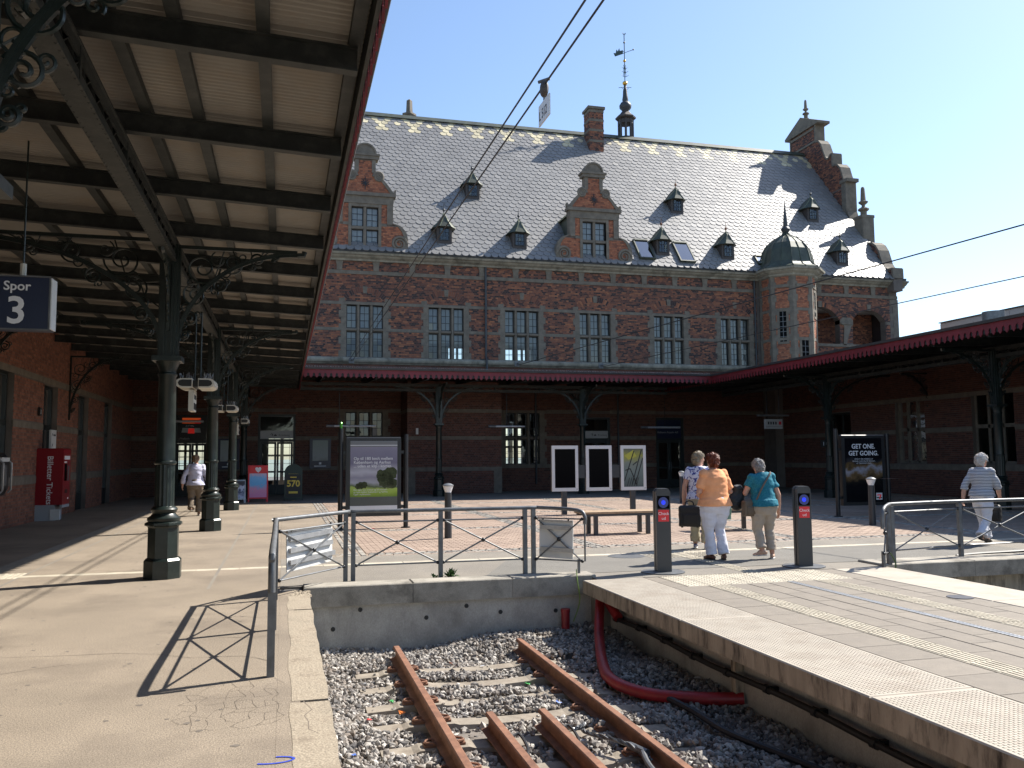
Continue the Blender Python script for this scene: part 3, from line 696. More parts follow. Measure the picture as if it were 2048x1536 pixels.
# stone bands butt against the window surrounds
def bandseg(z0, z1, u0, u1, cuts, d, name, m='stone', cham=.0):
    segs = [(u0, u1)]
    for ca, cb in cuts:
        ns = []
        for x, y in segs:
            if cb <= x or ca >= y: ns.append((x, y)); continue
            if ca > x: ns.append((x, ca))
            if cb < y: ns.append((cb, y))
        segs = ns
    for a, b in segs:
        x = a
        while x < b-.01:
            e = min(b, x+random.uniform(1.0, 1.6))
            if b-e < .3: e = b
            bpart(MB().box(x, e-.006 if e < b else e, FY-d-random.uniform(0,.003), FY+.01, z0, z1), name, m); x = e
wc = [(a-.02, b+.02) for a, b in UPX]; gc = [(a-.02, b+.02) for a, b, *_ in GW]; dc = [(a, b) for a, b, *_ in DOORS]; tc = [(23.98,26.72)]
bandseg(10.13, 10.30, -8, 32.66, tc, .05, 'stone_band'); bandseg(8.70, 8.83, -8, 32.15, [(a-.3, b+.3) for a, b in UPX]+tc+[(26.5,29),(29.7,31.9)], .022, 'stone_band')
bandseg(7.48, 7.62, -8, 26, [(a-.3, b+.3) for a, b in UPX]+tc, .022, 'stone_band')
for a, b in ((3.72,3.88),(2.42,2.58),(1.08,1.25)): bandseg(a, b, -8, 24.3, [(p-.31, q+.31) for p, q, *_ in GW]+dc+[BAYX], .02, 'stone_band')
# sill string course (rounded)
prf = [(-.01,5.93),(.05,5.93),(.10,5.98),(.19,6.02),(.22,6.08),(.22,6.14),(.17,6.20),(.06,6.25),(-.01,6.25)]
bpart(MB().prism(prf, lambda u, w, d: (d, FY-u, w), -8, 24.0), 'string_course', 'stone_dark'); bpart(MB().prism(prf, lambda u, w, d: (d, FY-u, w), 26.7, 32.7), 'string_course', 'stone_dark')
# cornice, gutter, frieze blocks
cor = [(-.01,10.75),(.12,10.75),(.14,10.83),(.3,10.9),(.36,10.97),(.46,10.99),(.5,11.08),(-.01,11.08)]
bpart(MB().prism(cor, lambda u, w, d: (d, FY-u, w), -8, 24.0), 'cornice', 'stone_dark'); bpart(MB().prism(cor, lambda u, w, d: (d, FY-u, w), 26.85, 33.1), 'cornice', 'stone_dark')
g_ = MB(); g_.prism([(.38,11.083),(.52,11.083),(.54,11.2),(.51,11.2),(.5,11.12),(.4,11.12)], lambda u, w, d: (d, FY-u, w), -8, 24.1); g_.prism([(.38,11.083),(.52,11.083),(.54,11.2),(.51,11.2),(.5,11.12),(.4,11.12)], lambda u, w, d: (d, FY-u, w), 26.8, 32.9)
x = -7.6
while x < 32: 
    g_.box(x, x+.03, FY-.56, FY-.5, 11.08, 11.23); x += .8
bpart(g_, 'gutter', 'lead')
x = .55
while x < 32.6:
    if not 23.7 < x < 26.8:
        bpart(MB().prism([(x,10.30),(x+.26,10.30),(x+.26,10.55),(x+.31,10.75),(x-.05,10.75),(x,10.55)], f3, -.01, .07), 'frieze_block', 'stone')
    x += 1.69
# right corner quoins
qm = MB(); z = 6.26; k = 0
while z < 10.1:
    w = .5 if k % 2 else .32; qm.box(32.68-w, 32.70, FY-.02, FY+.3, z, min(z+.38, 10.125)); z += .385; k += 1
bpart(qm, 'corner_quoins', 'stone')
# arches over upper windows: voussoirs and keystone
for (xa, xb, zs, rise) in AR:
    c = (xa+xb)/2; h = (xb-xa)/2; R_ = (h*h+rise*rise)/(2*rise); zc = zs+rise-R_; a0 = math.asin(h/R_)+.02; n = 25; mb = MB()
    for i in range(n):
        if i == n//2: continue
        t0 = -a0+2*a0*i/n+.006; t1 = -a0+2*a0*(i+1)/n-.006; Ro = R_+.24
        mb.prism([(c+R_*math.sin(t0), zc+R_*math.cos(t0)), (c+R_*math.sin(t1), zc+R_*math.cos(t1)), (c+Ro*math.sin(t1), zc+Ro*math.cos(t1)), (c+Ro*math.sin(t0), zc+Ro*math.cos(t0))], f3, 0, .012)
    ao = bpart(mb, 'brick_arch', 'brick')
    bpart(MB().prism([(c-.085,zc+R_-.04),(c+.085,zc+R_-.04),(c+.11,zc+R_+.28),(c-.11,zc+R_+.28)], f3, 0, .04), 'keystone', 'stone', ao)
    sk = MB()
    for s_ in (-1, 1): sk.prism([(c+s_*(h+.05),8.70),(c+s_*(h+.25),8.70),(c+s_*(h+.25),8.98),(c+s_*(h-.02),9.02),(c+s_*(h-.04),8.86),(c+s_*(h+.05),8.83)], f3, 0, .022)
    bpart(sk, 'springer_stone', 'stone', ao)

# ---- stone mullion windows
pane_cache = {}
def pane_mesh(w, h, m):
    k = (round(w,3), round(h,3), m)
    if k not in pane_cache:
        me = MB().add([(-w/2,0,-h/2),(w/2,0,-h/2),(w/2,0,h/2),(-w/2,0,h/2)], [(0,1,2,3)]).mesh('pane'); me.materials.append(M[m]); pane_cache[k] = me
    return pane_cache[k]
def casement(par, off, x0, x1, z0, z1, yy, nc, nr, gm, fr=.045, bar=.018, tilt=.012):
    fm = MB(); fm.box(x0, x0+fr, yy-.03, yy+.03, z0, z1); fm.box(x1-fr, x1, yy-.03, yy+.03, z0, z1); fm.box(x0+fr, x1-fr, yy-.03, yy+.03, z0, z0+fr); fm.box(x0+fr, x1-fr, yy-.03, yy+.03, z1-fr, z1)
    ix0, ix1, iz0, iz1 = x0+fr, x1-fr, z0+fr, z1-fr
    for c in range(1, nc): u = ix0+(ix1-ix0)*c/nc; fm.box(u-bar/2, u+bar/2, yy-.018, yy+.018, iz0, iz1)
    for r in range(1, nr): w = iz0+(iz1-iz0)*r/nr; fm.box(ix0, ix1, yy-.016, yy+.016, w-bar/2, w+bar/2)
    fo_ = fm.build('casement', 'blackmetal', par); fo_.location = off
    pw_, ph_ = (ix1-ix0)/nc, (iz1-iz0)/nr
    for c in range(nc):
        for r in range(nr):
            inst(pane_mesh(pw_, ph_, gm), 'pane', par, (ix0+pw_*(c+.5)+off[0], yy+off[1], iz0+ph_*(r+.5)+off[2]), (random.gauss(0,tilt), 0, random.gauss(0,tilt)))
def stone_window(a, b, c, d, zt, nl, rows, gm='glass', name='window'):
    mb = MB(); z = c; k = 0; mw = .13; rc = .2
    while z < d-.05:
        w = .20 if k % 2 else .30; zz = min(z+.31, d)
        for s_ in (-1, 1):
            u0, u1 = (a-w, a+.05) if s_ < 0 else (b-.05, b+w); mb.box(u0, u1, FY-.022, FY+.3, z+.002, zz-.003)
        z += .31; k += 1
    mb.box(a-.3, b+.3, FY-.03, FY+.3, d, d+.125)
    if c < 3: mb.box(a-.3, b+.3, FY-.05, FY+.3, c-.165, c)
    n = nl; lw = (b-a-.1-mw*(n-1))/n; xs = [a+.05+i*(lw+mw) for i in range(n)]
    for i in range(1, n):
        x0 = xs[i]-mw; mb.prism([(x0,.06),(x0+mw/2-.03,-.01),(x0+mw/2+.03,-.01),(x0+mw,.06),(x0+mw,.3),(x0,.3)], lambda u, w, dd: (u, FY+w, dd), c, d)
    for x0 in xs: mb.prism([(.06,zt-.07),(-.005,zt-.035),(-.005,zt+.035),(.06,zt+.07),(.3,zt+.07),(.3,zt-.07)], lambda u, w, dd: (dd, FY+u, w), x0, x0+lw)
    o = bpart(mb, name, 'stone')
    for x0 in xs:
        casement(o, (0,0,0), x0, x0+lw, zt+.07, d, FY+rc, 2, rows[1], gm); casement(o, (0,0,0), x0, x0+lw, c, zt-.07, FY+rc, 2, rows[0], gm)
    return o
M['pane_lightener'] = mat('grey_pane_lightener', (.36, .37, .37), .9, var=.12, scale=3, stretch=(10, 10, .4))  # grey sheets added behind upper panes, lightening them in place of reflections
for i, (a, b, c, d) in enumerate(UPW):
    o_ = stone_window(a, b, c, d, 7.54, 3, (4, 3), 'glass')
    lo_ = 7.0 if i in (0, 1, 2) else c+.02
    for k in range(3):
        if i >= 3 or k != 2 or True: MB().box(a+.06+.57*k, a+.6+.57*k, FY+.25+.01*k, FY+.255+.01*k, lo_+random.uniform(0,.12), d-.02).build('pane_lightener', 'pane_lightener', o_)
for i, (a, b, c, d) in enumerate(GW): stone_window(a, b, c, d, 2.52, 3, (4, 3), 'glass')

# ---- interior, rear wall with windows one can see daylight through
BY = 54.6
inn = MB(); inn.box(-8, 32.4, 40.43, BY, 5.35, 5.6); inn.box(-8, 32.4, 40.43, BY, 9.5, 9.7); inn.box(-8, 32.4, 40.43, BY, -.2, .0)
bpart(inn, 'floor_slab', 'plaster')
bh = [(a, b, 6.25, 8.7) for a, b in UPX[1:4]]+[(-.9,-.2,.3,3.3),(.0,.7,.3,3.3),(1.0,1.7,.3,3.3),(13.6,14.25,1.0,3.5),(14.5,15.15,1.0,3.5),(15.4,16.05,1.0,3.5),(-6.3,-4.4,1.0,3.2)]
bwall = bpart(panel_with_holes(MB(), -8, 32.65, 0, 11.1, bh, lambda u, z, d: (u, BY+d, z), 0, .4), 'rear_wall', 'plaster')
for (a, b, c, d) in bh:
    mb = MB(); n = 3 if b-a > 1.2 else 1
    for i in range(1, n): x = a+(b-a)*i/n; mb.box(x-.07, x+.07, BY+.1, BY+.25, c, d)
    nb = 6 if n == 3 else 2
    for i in range(1, nb): x = a+(b-a)*i/nb; mb.box(x-.012, x+.012, BY+.16, BY+.2, c, d)
    for i in range(1, 6): z = c+(d-c)*i/6; mb.box(a, b, BY+.165, BY+.195, z-.012, z+.012)
    mb.box(a, b, BY+.1, BY+.25, c+(d-c)*.5-.06, c+(d-c)*.5+.06)
    bpart(mb, 'rear_window_bars', 'blackmetal', bwall)
pt = MB()
for x in (-2.6, 5.0, 12.9, 17.0): pt.box(x, x+.15, 40.5, 46, 0, 5.34)
for x in (5.2, 9.4, 17.2, 21): pt.box(x, x+.15, 40.5, 50 if x > 15 else 42, 5.61, 9.49)
bpart(pt, 'partition_wall', 'plaster')

# ---- projecting porch block on the ground floor
b3 = lambda u, z, d: (u, 37.8-d, z)
po = bpart(MB().box(BAYX[0], BAYX[1], 37.8, 39.995, 0, 5.0), 'porch_block', 'mortar')
bb = [(-99,99,a,b) for a, b in ((3.60,3.76),(2.40,2.55),(1.02,1.18))]
kb = brickwork(BAYX[0], BAYX[1], 0, 5, bb+[(5.2,5.6,0,1.02),(9.15,9.6,0,1.02)], b3); stuff(bpart(kb, 'brickwork', 'brick_plain_shaded', po, fixn=False))
ks = brickwork(37.8, 40, 0, 5, bb, lambda u, z, d: (BAYX[0]-d, u, z)); stuff(bpart(ks, 'brickwork', 'brick_plain_shaded', po, fixn=False))
sb = MB()
for a, b in ((3.60,3.76),(2.40,2.55),(1.02,1.18)): sb.box(BAYX[0]-.015, BAYX[1]+.015, 37.78, 39.99, a, b)
sb.box(5.235, 5.6, 37.775, 38.2, 0, 1.018); sb.box(9.15, 9.525, 37.775, 38.2, 0, 1.018)
bpart(sb, 'stone_band', 'stone', po)
tag_ = bpart(MB().box(5.62,5.72,37.72,37.79,2.63,2.9), 'wall_alarm_box', 'whiteplate', po)

# ---- doors
def double_door(a, b, ztop, lz, sign, name='door'):
    mb = MB(); f = .1
    mb.box(a, a+f, FY+.05, FY+.22, 0, ztop); mb.box(b-f, b, FY+.05, FY+.22, 0, ztop); mb.box(a+f, b-f, FY+.05, FY+.22, ztop-f, ztop); mb.box(a+f, b-f, FY+.05, FY+.22, lz, lz+.12)
    o = bpart(mb, name, 'door'); c = (a+b)/2
    for (x0, x1) in ((a+f+.005, c-.006), (c+.006, b-f-.005)):
        lm = MB(); lm.box(x0, x0+.09, FY+.1, FY+.15, .02, lz-.005); lm.box(x1-.09, x1, FY+.1, FY+.15, .02, lz-.005); lm.box(x0+.09, x1-.09, FY+.1, FY+.15, .02, .45); lm.box(x0+.09, x1-.09, FY+.1, FY+.15, lz-.1, lz-.005); lm.box(x0+.09, x1-.09, FY+.1, FY+.15, .98, 1.06)
        lo = lm.build('door_leaf', 'door', o)
        pm = MB().add([(x0+.09,FY+.125,.45),(x1-.09,FY+.125,.45),(x1-.09,FY+.125,lz-.1),(x0+.09,FY+.125,lz-.1)],[(0,1,2,3)]); pm.build('pane', 'glass', o)
        hx = x1-.05 if x0 < c-.3 and x1 < c+.01 else x0+.05
        MB().tube([(hx,FY+.03,.9),(hx,FY+.03,1.3)], .013, 6).build('door_handle', 'galv', o)
    MB().add([(a+f,FY+.13,lz+.12),(b-f,FY+.13,lz+.12),(b-f,FY+.13,ztop-f),(a+f,FY+.13,ztop-f)],[(0,1,2,3)]).build('transom_pane', 'glass', o)
    return o
d1 = double_door(-1.12, .50, 3.58, 2.36, True); d2 = double_door(14.10, 15.62, 3.52, 2.36, True); d3 = double_door(18.06, 19.6, 3.52, 2.36, False); d4 = double_door(-4.62, -3.2, 3.55, 2.3, False)
M['signgrey'] = mat('pale_sign_panel', (.42, .42, .41), .5)
for o, a, b in ((d1,-1.03,.41),(d2,14.19,15.53)):
    MB().box(a, b, FY+.07, FY+.10, 2.5, 2.86).build('direction_panel', 'signgrey', o)
    text('↑', .2, 'blacktxt', o, (a+.42, FY+.066, 2.6)); text('Kronborg', .12, 'blacktxt', o, (a+.8, FY+.066, 2.62))
    MB().prism([(a+.58,2.62),(a+.72,2.62),(a+.72,2.66),(a+.66,2.7),(a+.6,2.66)], lambda u, w, d: (u, FY+.066+d, w), 0, .003).build('symbol', 'blacktxt', o)
text('Kallesens Rejseliv A/S', .13, 'signgrey', d3, (18.2, FY+.1, 2.75)); MB().box(18.17,19.49,FY+.105,FY+.125,2.48,3.42).build('fascia_panel','navy',d3)
# convenience store fascia
M['or7'] = mat('orange_print', (.75,.12,.02), .4, emit=((1,.12,.02), .1)); M['red7'] = mat('red_print', (.6,.02,.02), .4, emit=((1,.03,.02), .08)); M['green7'] = mat('green_print', (.01,.12,.06), .4)
MB().box(-4.5,-3.3,FY+.0,FY+.04,2.42,3.5).build('shop_fascia', 'blackmetal', d4)
s7 = lambda u, w, d: (-4.42+u, FY-.004-d, 2.55+w)
MB().prism([(.12,.62),(.88,.62),(.88,.86),(.12,.86)], s7, 0, .004).build('shop_logo', 'or7', d4)
MB().prism([(.62,.62),(.88,.62),(.88,.84)], s7, .005, .008).build('shop_logo', 'red7', d4)
MB().prism([(.1,.22),(.9,.22),(.86,.42),(.14,.42)], s7, 0, .003).build('shop_logo', 'signgrey', d4)
MB().prism([(.36,.18),(.64,.18),(.62,.4),(.38,.4)], s7, .004, .007).build('shop_logo', 'red7', d4)
text('ELEVEN', .1, 'whitetxt', d4, (-4.15, FY-.01, 3.02)); text('| Trafikinfo', .1, 'signgrey', d4, (-4.42, FY-.006, 2.47))
sh = MB()
for z in (.5,.9,1.3,1.7): sh.box(-4.9,-3.9,42.2,42.6,z,z+.03)
sh.box(-4.9,-4.86,42.2,42.6,0,2.1); sh.box(-3.94,-3.9,42.2,42.6,0,2.1); bpart(sh, 'shop_shelf', 'cream')

# ---- roof
EY, EZ, RY, RZ = 39.42, 11.14, 47.3, 20.85; SLP = math.hypot(RY-EY, RZ-EZ); sv = Vector((0,(RY-EY)/SLP,(RZ-EZ)/SLP)); nv = Vector((0,-sv.z,sv.y))
def rp(x, s, h=0.): p = Vector((x, EY, EZ))+sv*s+nv*h; return (p.x, p.y, p.z)
rm = MB(); rm.add([rp(-8,0),rp(32.3,0),rp(32.3,SLP),rp(-8,SLP)], [(0,1,2,3)]); rm.add([(-8,RY,RZ),(32.3,RY,RZ),(32.3,2*RY-EY,EZ),(-8,2*RY-EY,EZ)], [(0,1,2,3)])
rm.add([(-8,EY,EZ),(-8,RY,RZ),(-8,2*RY-EY,EZ)],[(0,1,2)])
roof = bpart(rm, 'roof', 'lead')
NR = 38; ex = SLP/NR; wsl = .36
def slate(vs, fs, x, s, jit):
    n = len(vs); a = random.gauss(0, jit); b = random.gauss(0, jit); t = .026+random.uniform(0,.006)
    h = lambda u, v: t*(1-v/.5)+a*u*.1/wsl*2+b*.05+.002
    out = [(-.174,.45),(-.174,.17),(-.14,.065),(-.06,.003),(.06,.003),(.14,.065),(.174,.17),(.174,.45)]
    vs += [rp(x+u, s+v, h(u,v)+.006) for u, v in out]; vs += [rp(x+u, s+v, h(u,v)-.022) for u, v in out[1:7]]
    fs.append(tuple(n+i for i in range(8)))
    for i in range(5): fs.append((n+1+i, n+8+i, n+9+i, n+2+i))
random.seed(21)
gv, gf, yv, yf = [], [], [], []; singles = 0
for r in range(NR):
    s = r*ex-.02; x = .3-23*wsl+(wsl/2 if r % 2 else 0); k = 0; top = NR-1-r-0
    while x < 32.0:
        yel = False
        if 0 <= top <= 5:
            per = 5*wsl; dx = abs(((x-1.38+per/2) % per)-per/2)/wsl; lim = (4.4-top)/2
            yel = (top <= 3 and abs(dx-(3-top)/2) < .2) or (top == 4 and dx < .6) or (top == 2 and abs(dx-2.5) < .2)
        if not yel and r < 12 and 3.2 < x < 14 and singles < 295 and random.random() < .8:
            v1, f1 = [], []; slate(v1, f1, 0, 0, .022); base = Vector(rp(0, 0)); o = MB(); o.v = [tuple(Vector(p)-base) for p in v1]; o.f = f1
            so_ = o.build('slate', 'slate', roof, fixn=False); so_.location = rp(x, s); singles += 1
        elif yel: slate(yv, yf, x, s, .022)
        else: slate(gv, gf, x, s, .022)
        x += wsl
q = MB(); q.v, q.f = gv, gf; stuff(bpart(q, 'slates', 'slate', roof, fixn=False)); q = MB(); q.v, q.f = yv, yf; stuff(bpart(q, 'yellow_slates', 'slate_yellow', roof, fixn=False))
rc_ = MB(); rc_.prism([(-.28,-.22),(0,.07),(.28,-.22),(.2,-.24),(0,-.02),(-.2,-.24)], lambda u, w, d: (d, RY+u, RZ+w+.06), -8, 32.2)
bpart(rc_, 'ridge_capping', 'copper', roof)

# ---- lucarnes (small copper-roofed roof windows)
def lucarne(x, s, sc=1.):
    p = Vector(rp(x, s)); w, h = .36*sc, .82*sc
    L3 = lambda a, b, c: (p.x+a, p.y+b, p.z+c)
    mb = MB(); mb.box(p.x-w, p.x+w, p.y-.06, p.y+1.0, p.z-.12, p.z+h)
    o = bpart(mb, 'lucarne', 'brown_wood')
    fm = MB(); ww = .2*sc; z0, z1 = p.z+.16*sc, p.z+.72*sc
    for a, b, c, d in ((-ww-.04,-ww,z0,z1),(ww,ww+.04,z0,z1),(-ww-.04,ww+.04,z0-.04,z0),(-ww-.04,ww+.04,z1,z1+.04)): fm.box(p.x+a, p.x+b, p.y-.09, p.y-.065, c, d)
    for i in (1, 2): u = -ww+2*ww*i/3; fm.box(p.x+u-.009, p.x+u+.009, p.y-.085, p.y-.062, z0, z1); v = z0+(z1-z0)*i/3; fm.box(p.x-ww, p.x+ww, p.y-.084, p.y-.063, v-.009, v+.009)
    fm.build('casement', 'blackmetal', o)
    for i in range(3):
        for j in range(3): inst(pane_mesh(2*ww/3, (z1-z0)/3, 'glass_dark'), 'pane', o, (p.x-ww+2*ww*(i+.5)/3, p.y-.066, z0+(z1-z0)*(j+.5)/3), (random.gauss(0,.04),0,random.gauss(0,.04)))
    for a, b in ((-1,0),(1,0)): pass
    e = .57*sc; zt = h+.7*sc; rr = MB()
    ring = lambda f, z: [L3(-e*f, .75*sc, z), L3(-e*f, .05, z), L3(-e*f*.48, -.28*sc*f-.05, z), L3(e*f*.48, -.28*sc*f-.05, z), L3(e*f, .05, z), L3(e*f, .75*sc, z)]
    r0, r1, r2_ = ring(1, h-.06), ring(.6, h+.17*sc), ring(.2, h+.48*sc)
    ap = L3(0, .12, zt); vs = r0+r1+r2_+[ap]
    fs = [(i, i+1, i+7, i+6) for i in range(5)]+[(6+i, 7+i, 13+i, 12+i) for i in range(5)]+[(12+i, 13+i, 18) for i in range(5)]+[(0,1,2,3,4,5)]+[(0,6,12,18,17,11,5)]
    rr.add(vs, fs)
    rr.add([L3(0,.1,h+.36*sc), L3(0,1.7*sc,h+.36*sc), L3(-e*.95,.3,h-.05), L3(-e*.95,1.0*sc,h-.05), L3(e*.95,.3,h-.05), L3(e*.95,1.0*sc,h-.05)], [(0,1,3,2),(0,4,5,1)])
    rr.build('lucarne_roof', 'copper', o)
    tr = MB()
    for i in range(1, 5):
        tr.tube([r0[i], r1[i], r2_[i], ap], .014, 5)
    tr.build('roof_seams', 'copper_light', o)
    MB().lathe([(.03,-.05),(.02,.06),(.055,.09),(.07,.14),(.055,.19),(.015,.22),(.008,.5)], L3(0,.12,zt), 8).build('finial', 'rust' if x > 15 and x < 25 else 'lead', o, smooth=True)
inv = lambda y: (y-EY)/sv.y
for x, y in ((9.22,42.45),(7.29,39.98),(11.01,39.93),(20.71,42.45),(18.67,40.02),(22.35,40.0),(29.28,42.55),(29.27,40.02)): lucarne(x, inv(y), 1.0)
# ---- skylights
def skylight(xa, xb, sa, sb, lift=.16):
    mb = MB(); fr = .07
    def b4(x0, x1, s0, s1, h0, h1):
        mb.add([rp(x0,s0,h0),rp(x1,s0,h0),rp(x1,s1,h0),rp(x0,s1,h0),rp(x0,s0,h1),rp(x1,s0,h1),rp(x1,s1,h1),rp(x0,s1,h1)], [(0,3,2,1),(4,5,6,7),(0,1,5,4),(1,2,6,5),(2,3,7,6),(3,0,4,7)])
    b4(xa, xa+fr, sa, sb, -.02, lift); b4(xb-fr, xb, sa, sb, -.02, lift); b4(xa+fr, xb-fr, sa, sa+fr, -.02, lift); b4(xa+fr, xb-fr, sb-fr*1.6, sb, -.02, lift+.03)
    o = bpart(mb, 'skylight', 'copper')
    MB().add([rp(xa+fr,sa+fr,lift-.03),rp(xb-fr,sa+fr,lift-.03),rp(xb-fr,sb-fr,lift-.03),rp(xa+fr,sb-fr,lift-.03)],[(0,1,2,3)]).build('pane', 'skylight', o)
skylight(17.25, 18.1, .45, 2.0); skylight(19.45, 20.32, .38, 2.0); skylight(23.98, 24.5, .55, 1.3, .12)

# ---- chimney
cm = MB(); cm.box(17.02, 17.9, 46.1, 47.0, 19.3, 21.95); ch = bpart(cm, 'chimney', 'mortar', roof)
k1 = brickwork(17.02, 17.9, 19.3, 21.9, [(-99,99,a,a+.15) for a in (19.95,20.6,21.2,21.75)], lambda u, z, d: (u, 46.1-d, z)); stuff(bpart(k1, 'chimney_bricks', 'brick', roof, fixn=False))
k1 = brickwork(46.1, 47.0, 19.3, 21.9, [(-99,99,a,a+.15) for a in (19.95,20.6,21.2,21.75)], lambda u, z, d: (17.02-d, u, z)); stuff(bpart(k1, 'chimney_bricks', 'brick', roof, fixn=False))
cs = MB()
for a in (19.95,20.6,21.2,21.75): cs.box(17.0, 17.92, 46.08, 47.02, a, a+.14)
cs.box(16.93, 17.99, 46.02, 47.08, 21.95, 22.1); bpart(cs, 'chimney_stone', 'stone', roof)

# ---- big scrolled dormer gables
def dormer(cx):
    z0 = 11.16; yF = 39.62; d3_ = lambda u, z, d: (cx+u, yF-d, z0+z)
    def w_of(z):
        if z < 1.35: t = z/1.35; return 1.36+.62*math.sqrt(max(0, 1-(max(0, (t-.38)/.62))**2)) if t > .38 else 1.98-.02*(.38-t)
        if z < 2.35: return 1.27
        if z < 2.75: return 1.30
        if z < 3.75:
            t = (z-2.75)/1.0
            return .5+.85*(1-t)**1.0*(.55+.45*(1-t))+.14*math.sin(PI*t)
        return .45
    n = 44; top = 4.35; prof_ = [(w_of(top*i/n), top*i/n) for i in range(n+1)]
    poly = [(-w, z) for w, z in prof_][::-1]+[(w, z) for w, z in prof_]
    lights = [(-.62, .62, .12, 2.2)]
    mb = MB()
    for (w0, za), (w1, zb) in zip(prof_, prof_[1:]):
        w = min(w0, w1); zm = (za+zb)/2
        segs = [(-w, -.62), (.62, w)] if .1 < zm < 2.2 else [(-w, w)]
        for a, b in segs: mb.box(cx+a, cx+b, yF, yF+.35, z0+za, z0+zb)
    o = bpart(mb, 'dormer_gable', 'mortar')
    out = lambda z: [(-9, -w_of(z)+.12), (w_of(z)-.12, 9)]
    k = brickwork(-2.1, 2.1, 0, 4.3, [out, (-.74,.74,0,2.3), (-9,9,1.2,1.34), (-9,9,2.2,2.78)], d3_); stuff(bpart(k, 'brickwork', 'brick_orange', o, fixn=False))
    st = MB()
    for s_ in (-1, 1):
        ed = [(s_*w, z) for w, z in prof_]
        for (u0, za), (u1, zb) in zip(ed, ed[1:]):
            dx = u1-u0; 
            if abs(zb-za) < 1e-6: continue
            st.prism([(u0+s_*.03,za),(u1+s_*.03,zb),(u1-s_*.15,zb),(u0-s_*.15,za)] if s_ > 0 else [(u0-.03,za),(u0+.15,za),(u1+.15,zb),(u1-.03,zb)], d3_, -.36, .045)
        for (cu, cz, rr, tw) in ((1.6, .42, .36, 1), (.62, 3.55, .24, -1)):
            pts_ = []
            for i in range(40):
                t = i/39; a = 4.6*PI*t*tw+(0 if tw > 0 else PI); r = rr*(1-.82*t); pts_.append(d3_(s_*(cu+r*math.cos(a)), cz+r*math.sin(a), .02))
            st.tube(pts_, [.075*(1-.5*i/39) for i in range(40)], 6)
        st.box(cx+(s_*1.02 if s_ > 0 else -1.27), cx+(1.27 if s_ > 0 else -1.02), yF-.06, yF+.02, z0+1.3, z0+2.24)
        st.prism([(s_*1.3,2.75),(s_*1.42,2.78),(s_*1.44,2.95),(s_*1.38,3.0),(s_*1.36,2.86),(s_*1.25,2.84)], d3_, -.2, .05)
    st.box(cx-1.29, cx+1.29, yF-.07, yF+.3, z0+2.24, z0+2.6); st.box(cx-1.42, cx+1.42, yF-.16, yF+.36, z0+2.6, z0+2.76)
    for a, b in ((-1.0,-.74),(.74,1.0)): st.box(cx+a, cx+b, yF-.035, yF+.01, z0+1.2, z0+1.34)
    for s_ in (-1, 1):
        a = min(s_*.62, s_*.76); st.box(cx+a, cx+a+.14, yF-.045, yF+.3, z0+.05, z0+2.24)
    st.box(cx-.62, cx+.62, yF-.03, yF+.3, z0+2.1, z0+2.24); st.box(cx-.62, cx+.62, yF-.03, yF+.3, z0+.02, z0+.1)
    st.box(cx-.065, cx+.065, yF+.02, yF+.28, z0+.1, z0+2.1); st.box(cx-.62, cx-.067, yF+.0, yF+.28, z0+1.04, z0+1.17); st.box(cx+.067, cx+.62, yF+.0, yF+.28, z0+1.04, z0+1.17)
    st.box(cx-.6, cx+.6, yF-.1, yF+.42, z0+4.36, z0+4.52); st.box(cx-.66, cx+.66, yF-.15, yF+.46, z0+4.52, z0+4.62)
    cap = [(.47*math.cos(PI*i/14), 4.62+.45*math.sin(PI*i/14)) for i in range(15)]; st.prism(cap, d3_, -.3, .04)
    cap2 = [(.52*math.cos(PI*i/14), 4.622+.52*math.sin(PI*i/14)) for i in range(15)]+[(.44*math.cos(PI*i/14), 4.622+.44*math.sin(PI*i/14)) for i in range(14, -1, -1)]; st.prism(cap2, d3_, -.34, .08)
    bpart(st, 'stone_scrolls', 'stone', o)
    for a, b in ((-.62,-.067),(.067,.62)):
        casement(o, (0,0,0), cx+a, cx+b, z0+1.17, z0+2.1, yF+.16, 2, 3, 'glass'); casement(o, (0,0,0), cx+a, cx+b, z0+.1, z0+1.04, yF+.16, 2, 3, 'glass')
    bpart(MB().box(cx-.62, cx+.62, yF+.21, yF+.22, z0+.1, z0+2.1), 'curtain', 'curtain', o)
    an = MB(); ay = yF-.03
    for i in range(5): a = PI*i/5+.3; an.beam((cx-.2*math.cos(a),ay,z0+3.22-.2*math.sin(a)),(cx+.2*math.cos(a),ay,z0+3.22+.2*math.sin(a)),.03,.03,(0,1,0))
    an.beam((cx,ay,z0+2.92),(cx,ay,z0+3.52),.035,.035,(0,1,0)); bpart(an, 'wall_anchor', 'blackmetal', o)
    rb = MB(); rb.prism([(-1.2,0),(1.2,0),(1.2,2.5),(0,3.5),(-1.2,2.5)], d3_, -.36, -3.4); bpart(rb, 'dormer_roof', 'copper', o)
    vg = MB(); vg.prism([(-1.32,2.42),(0,3.52),(1.32,2.42),(1.32,2.5),(0,3.62),(-1.32,2.5)], d3_, -.37, -3.3); bpart(vg, 'dormer_roof', 'copper_light', o)
dormer(3.49); dormer(14.8)

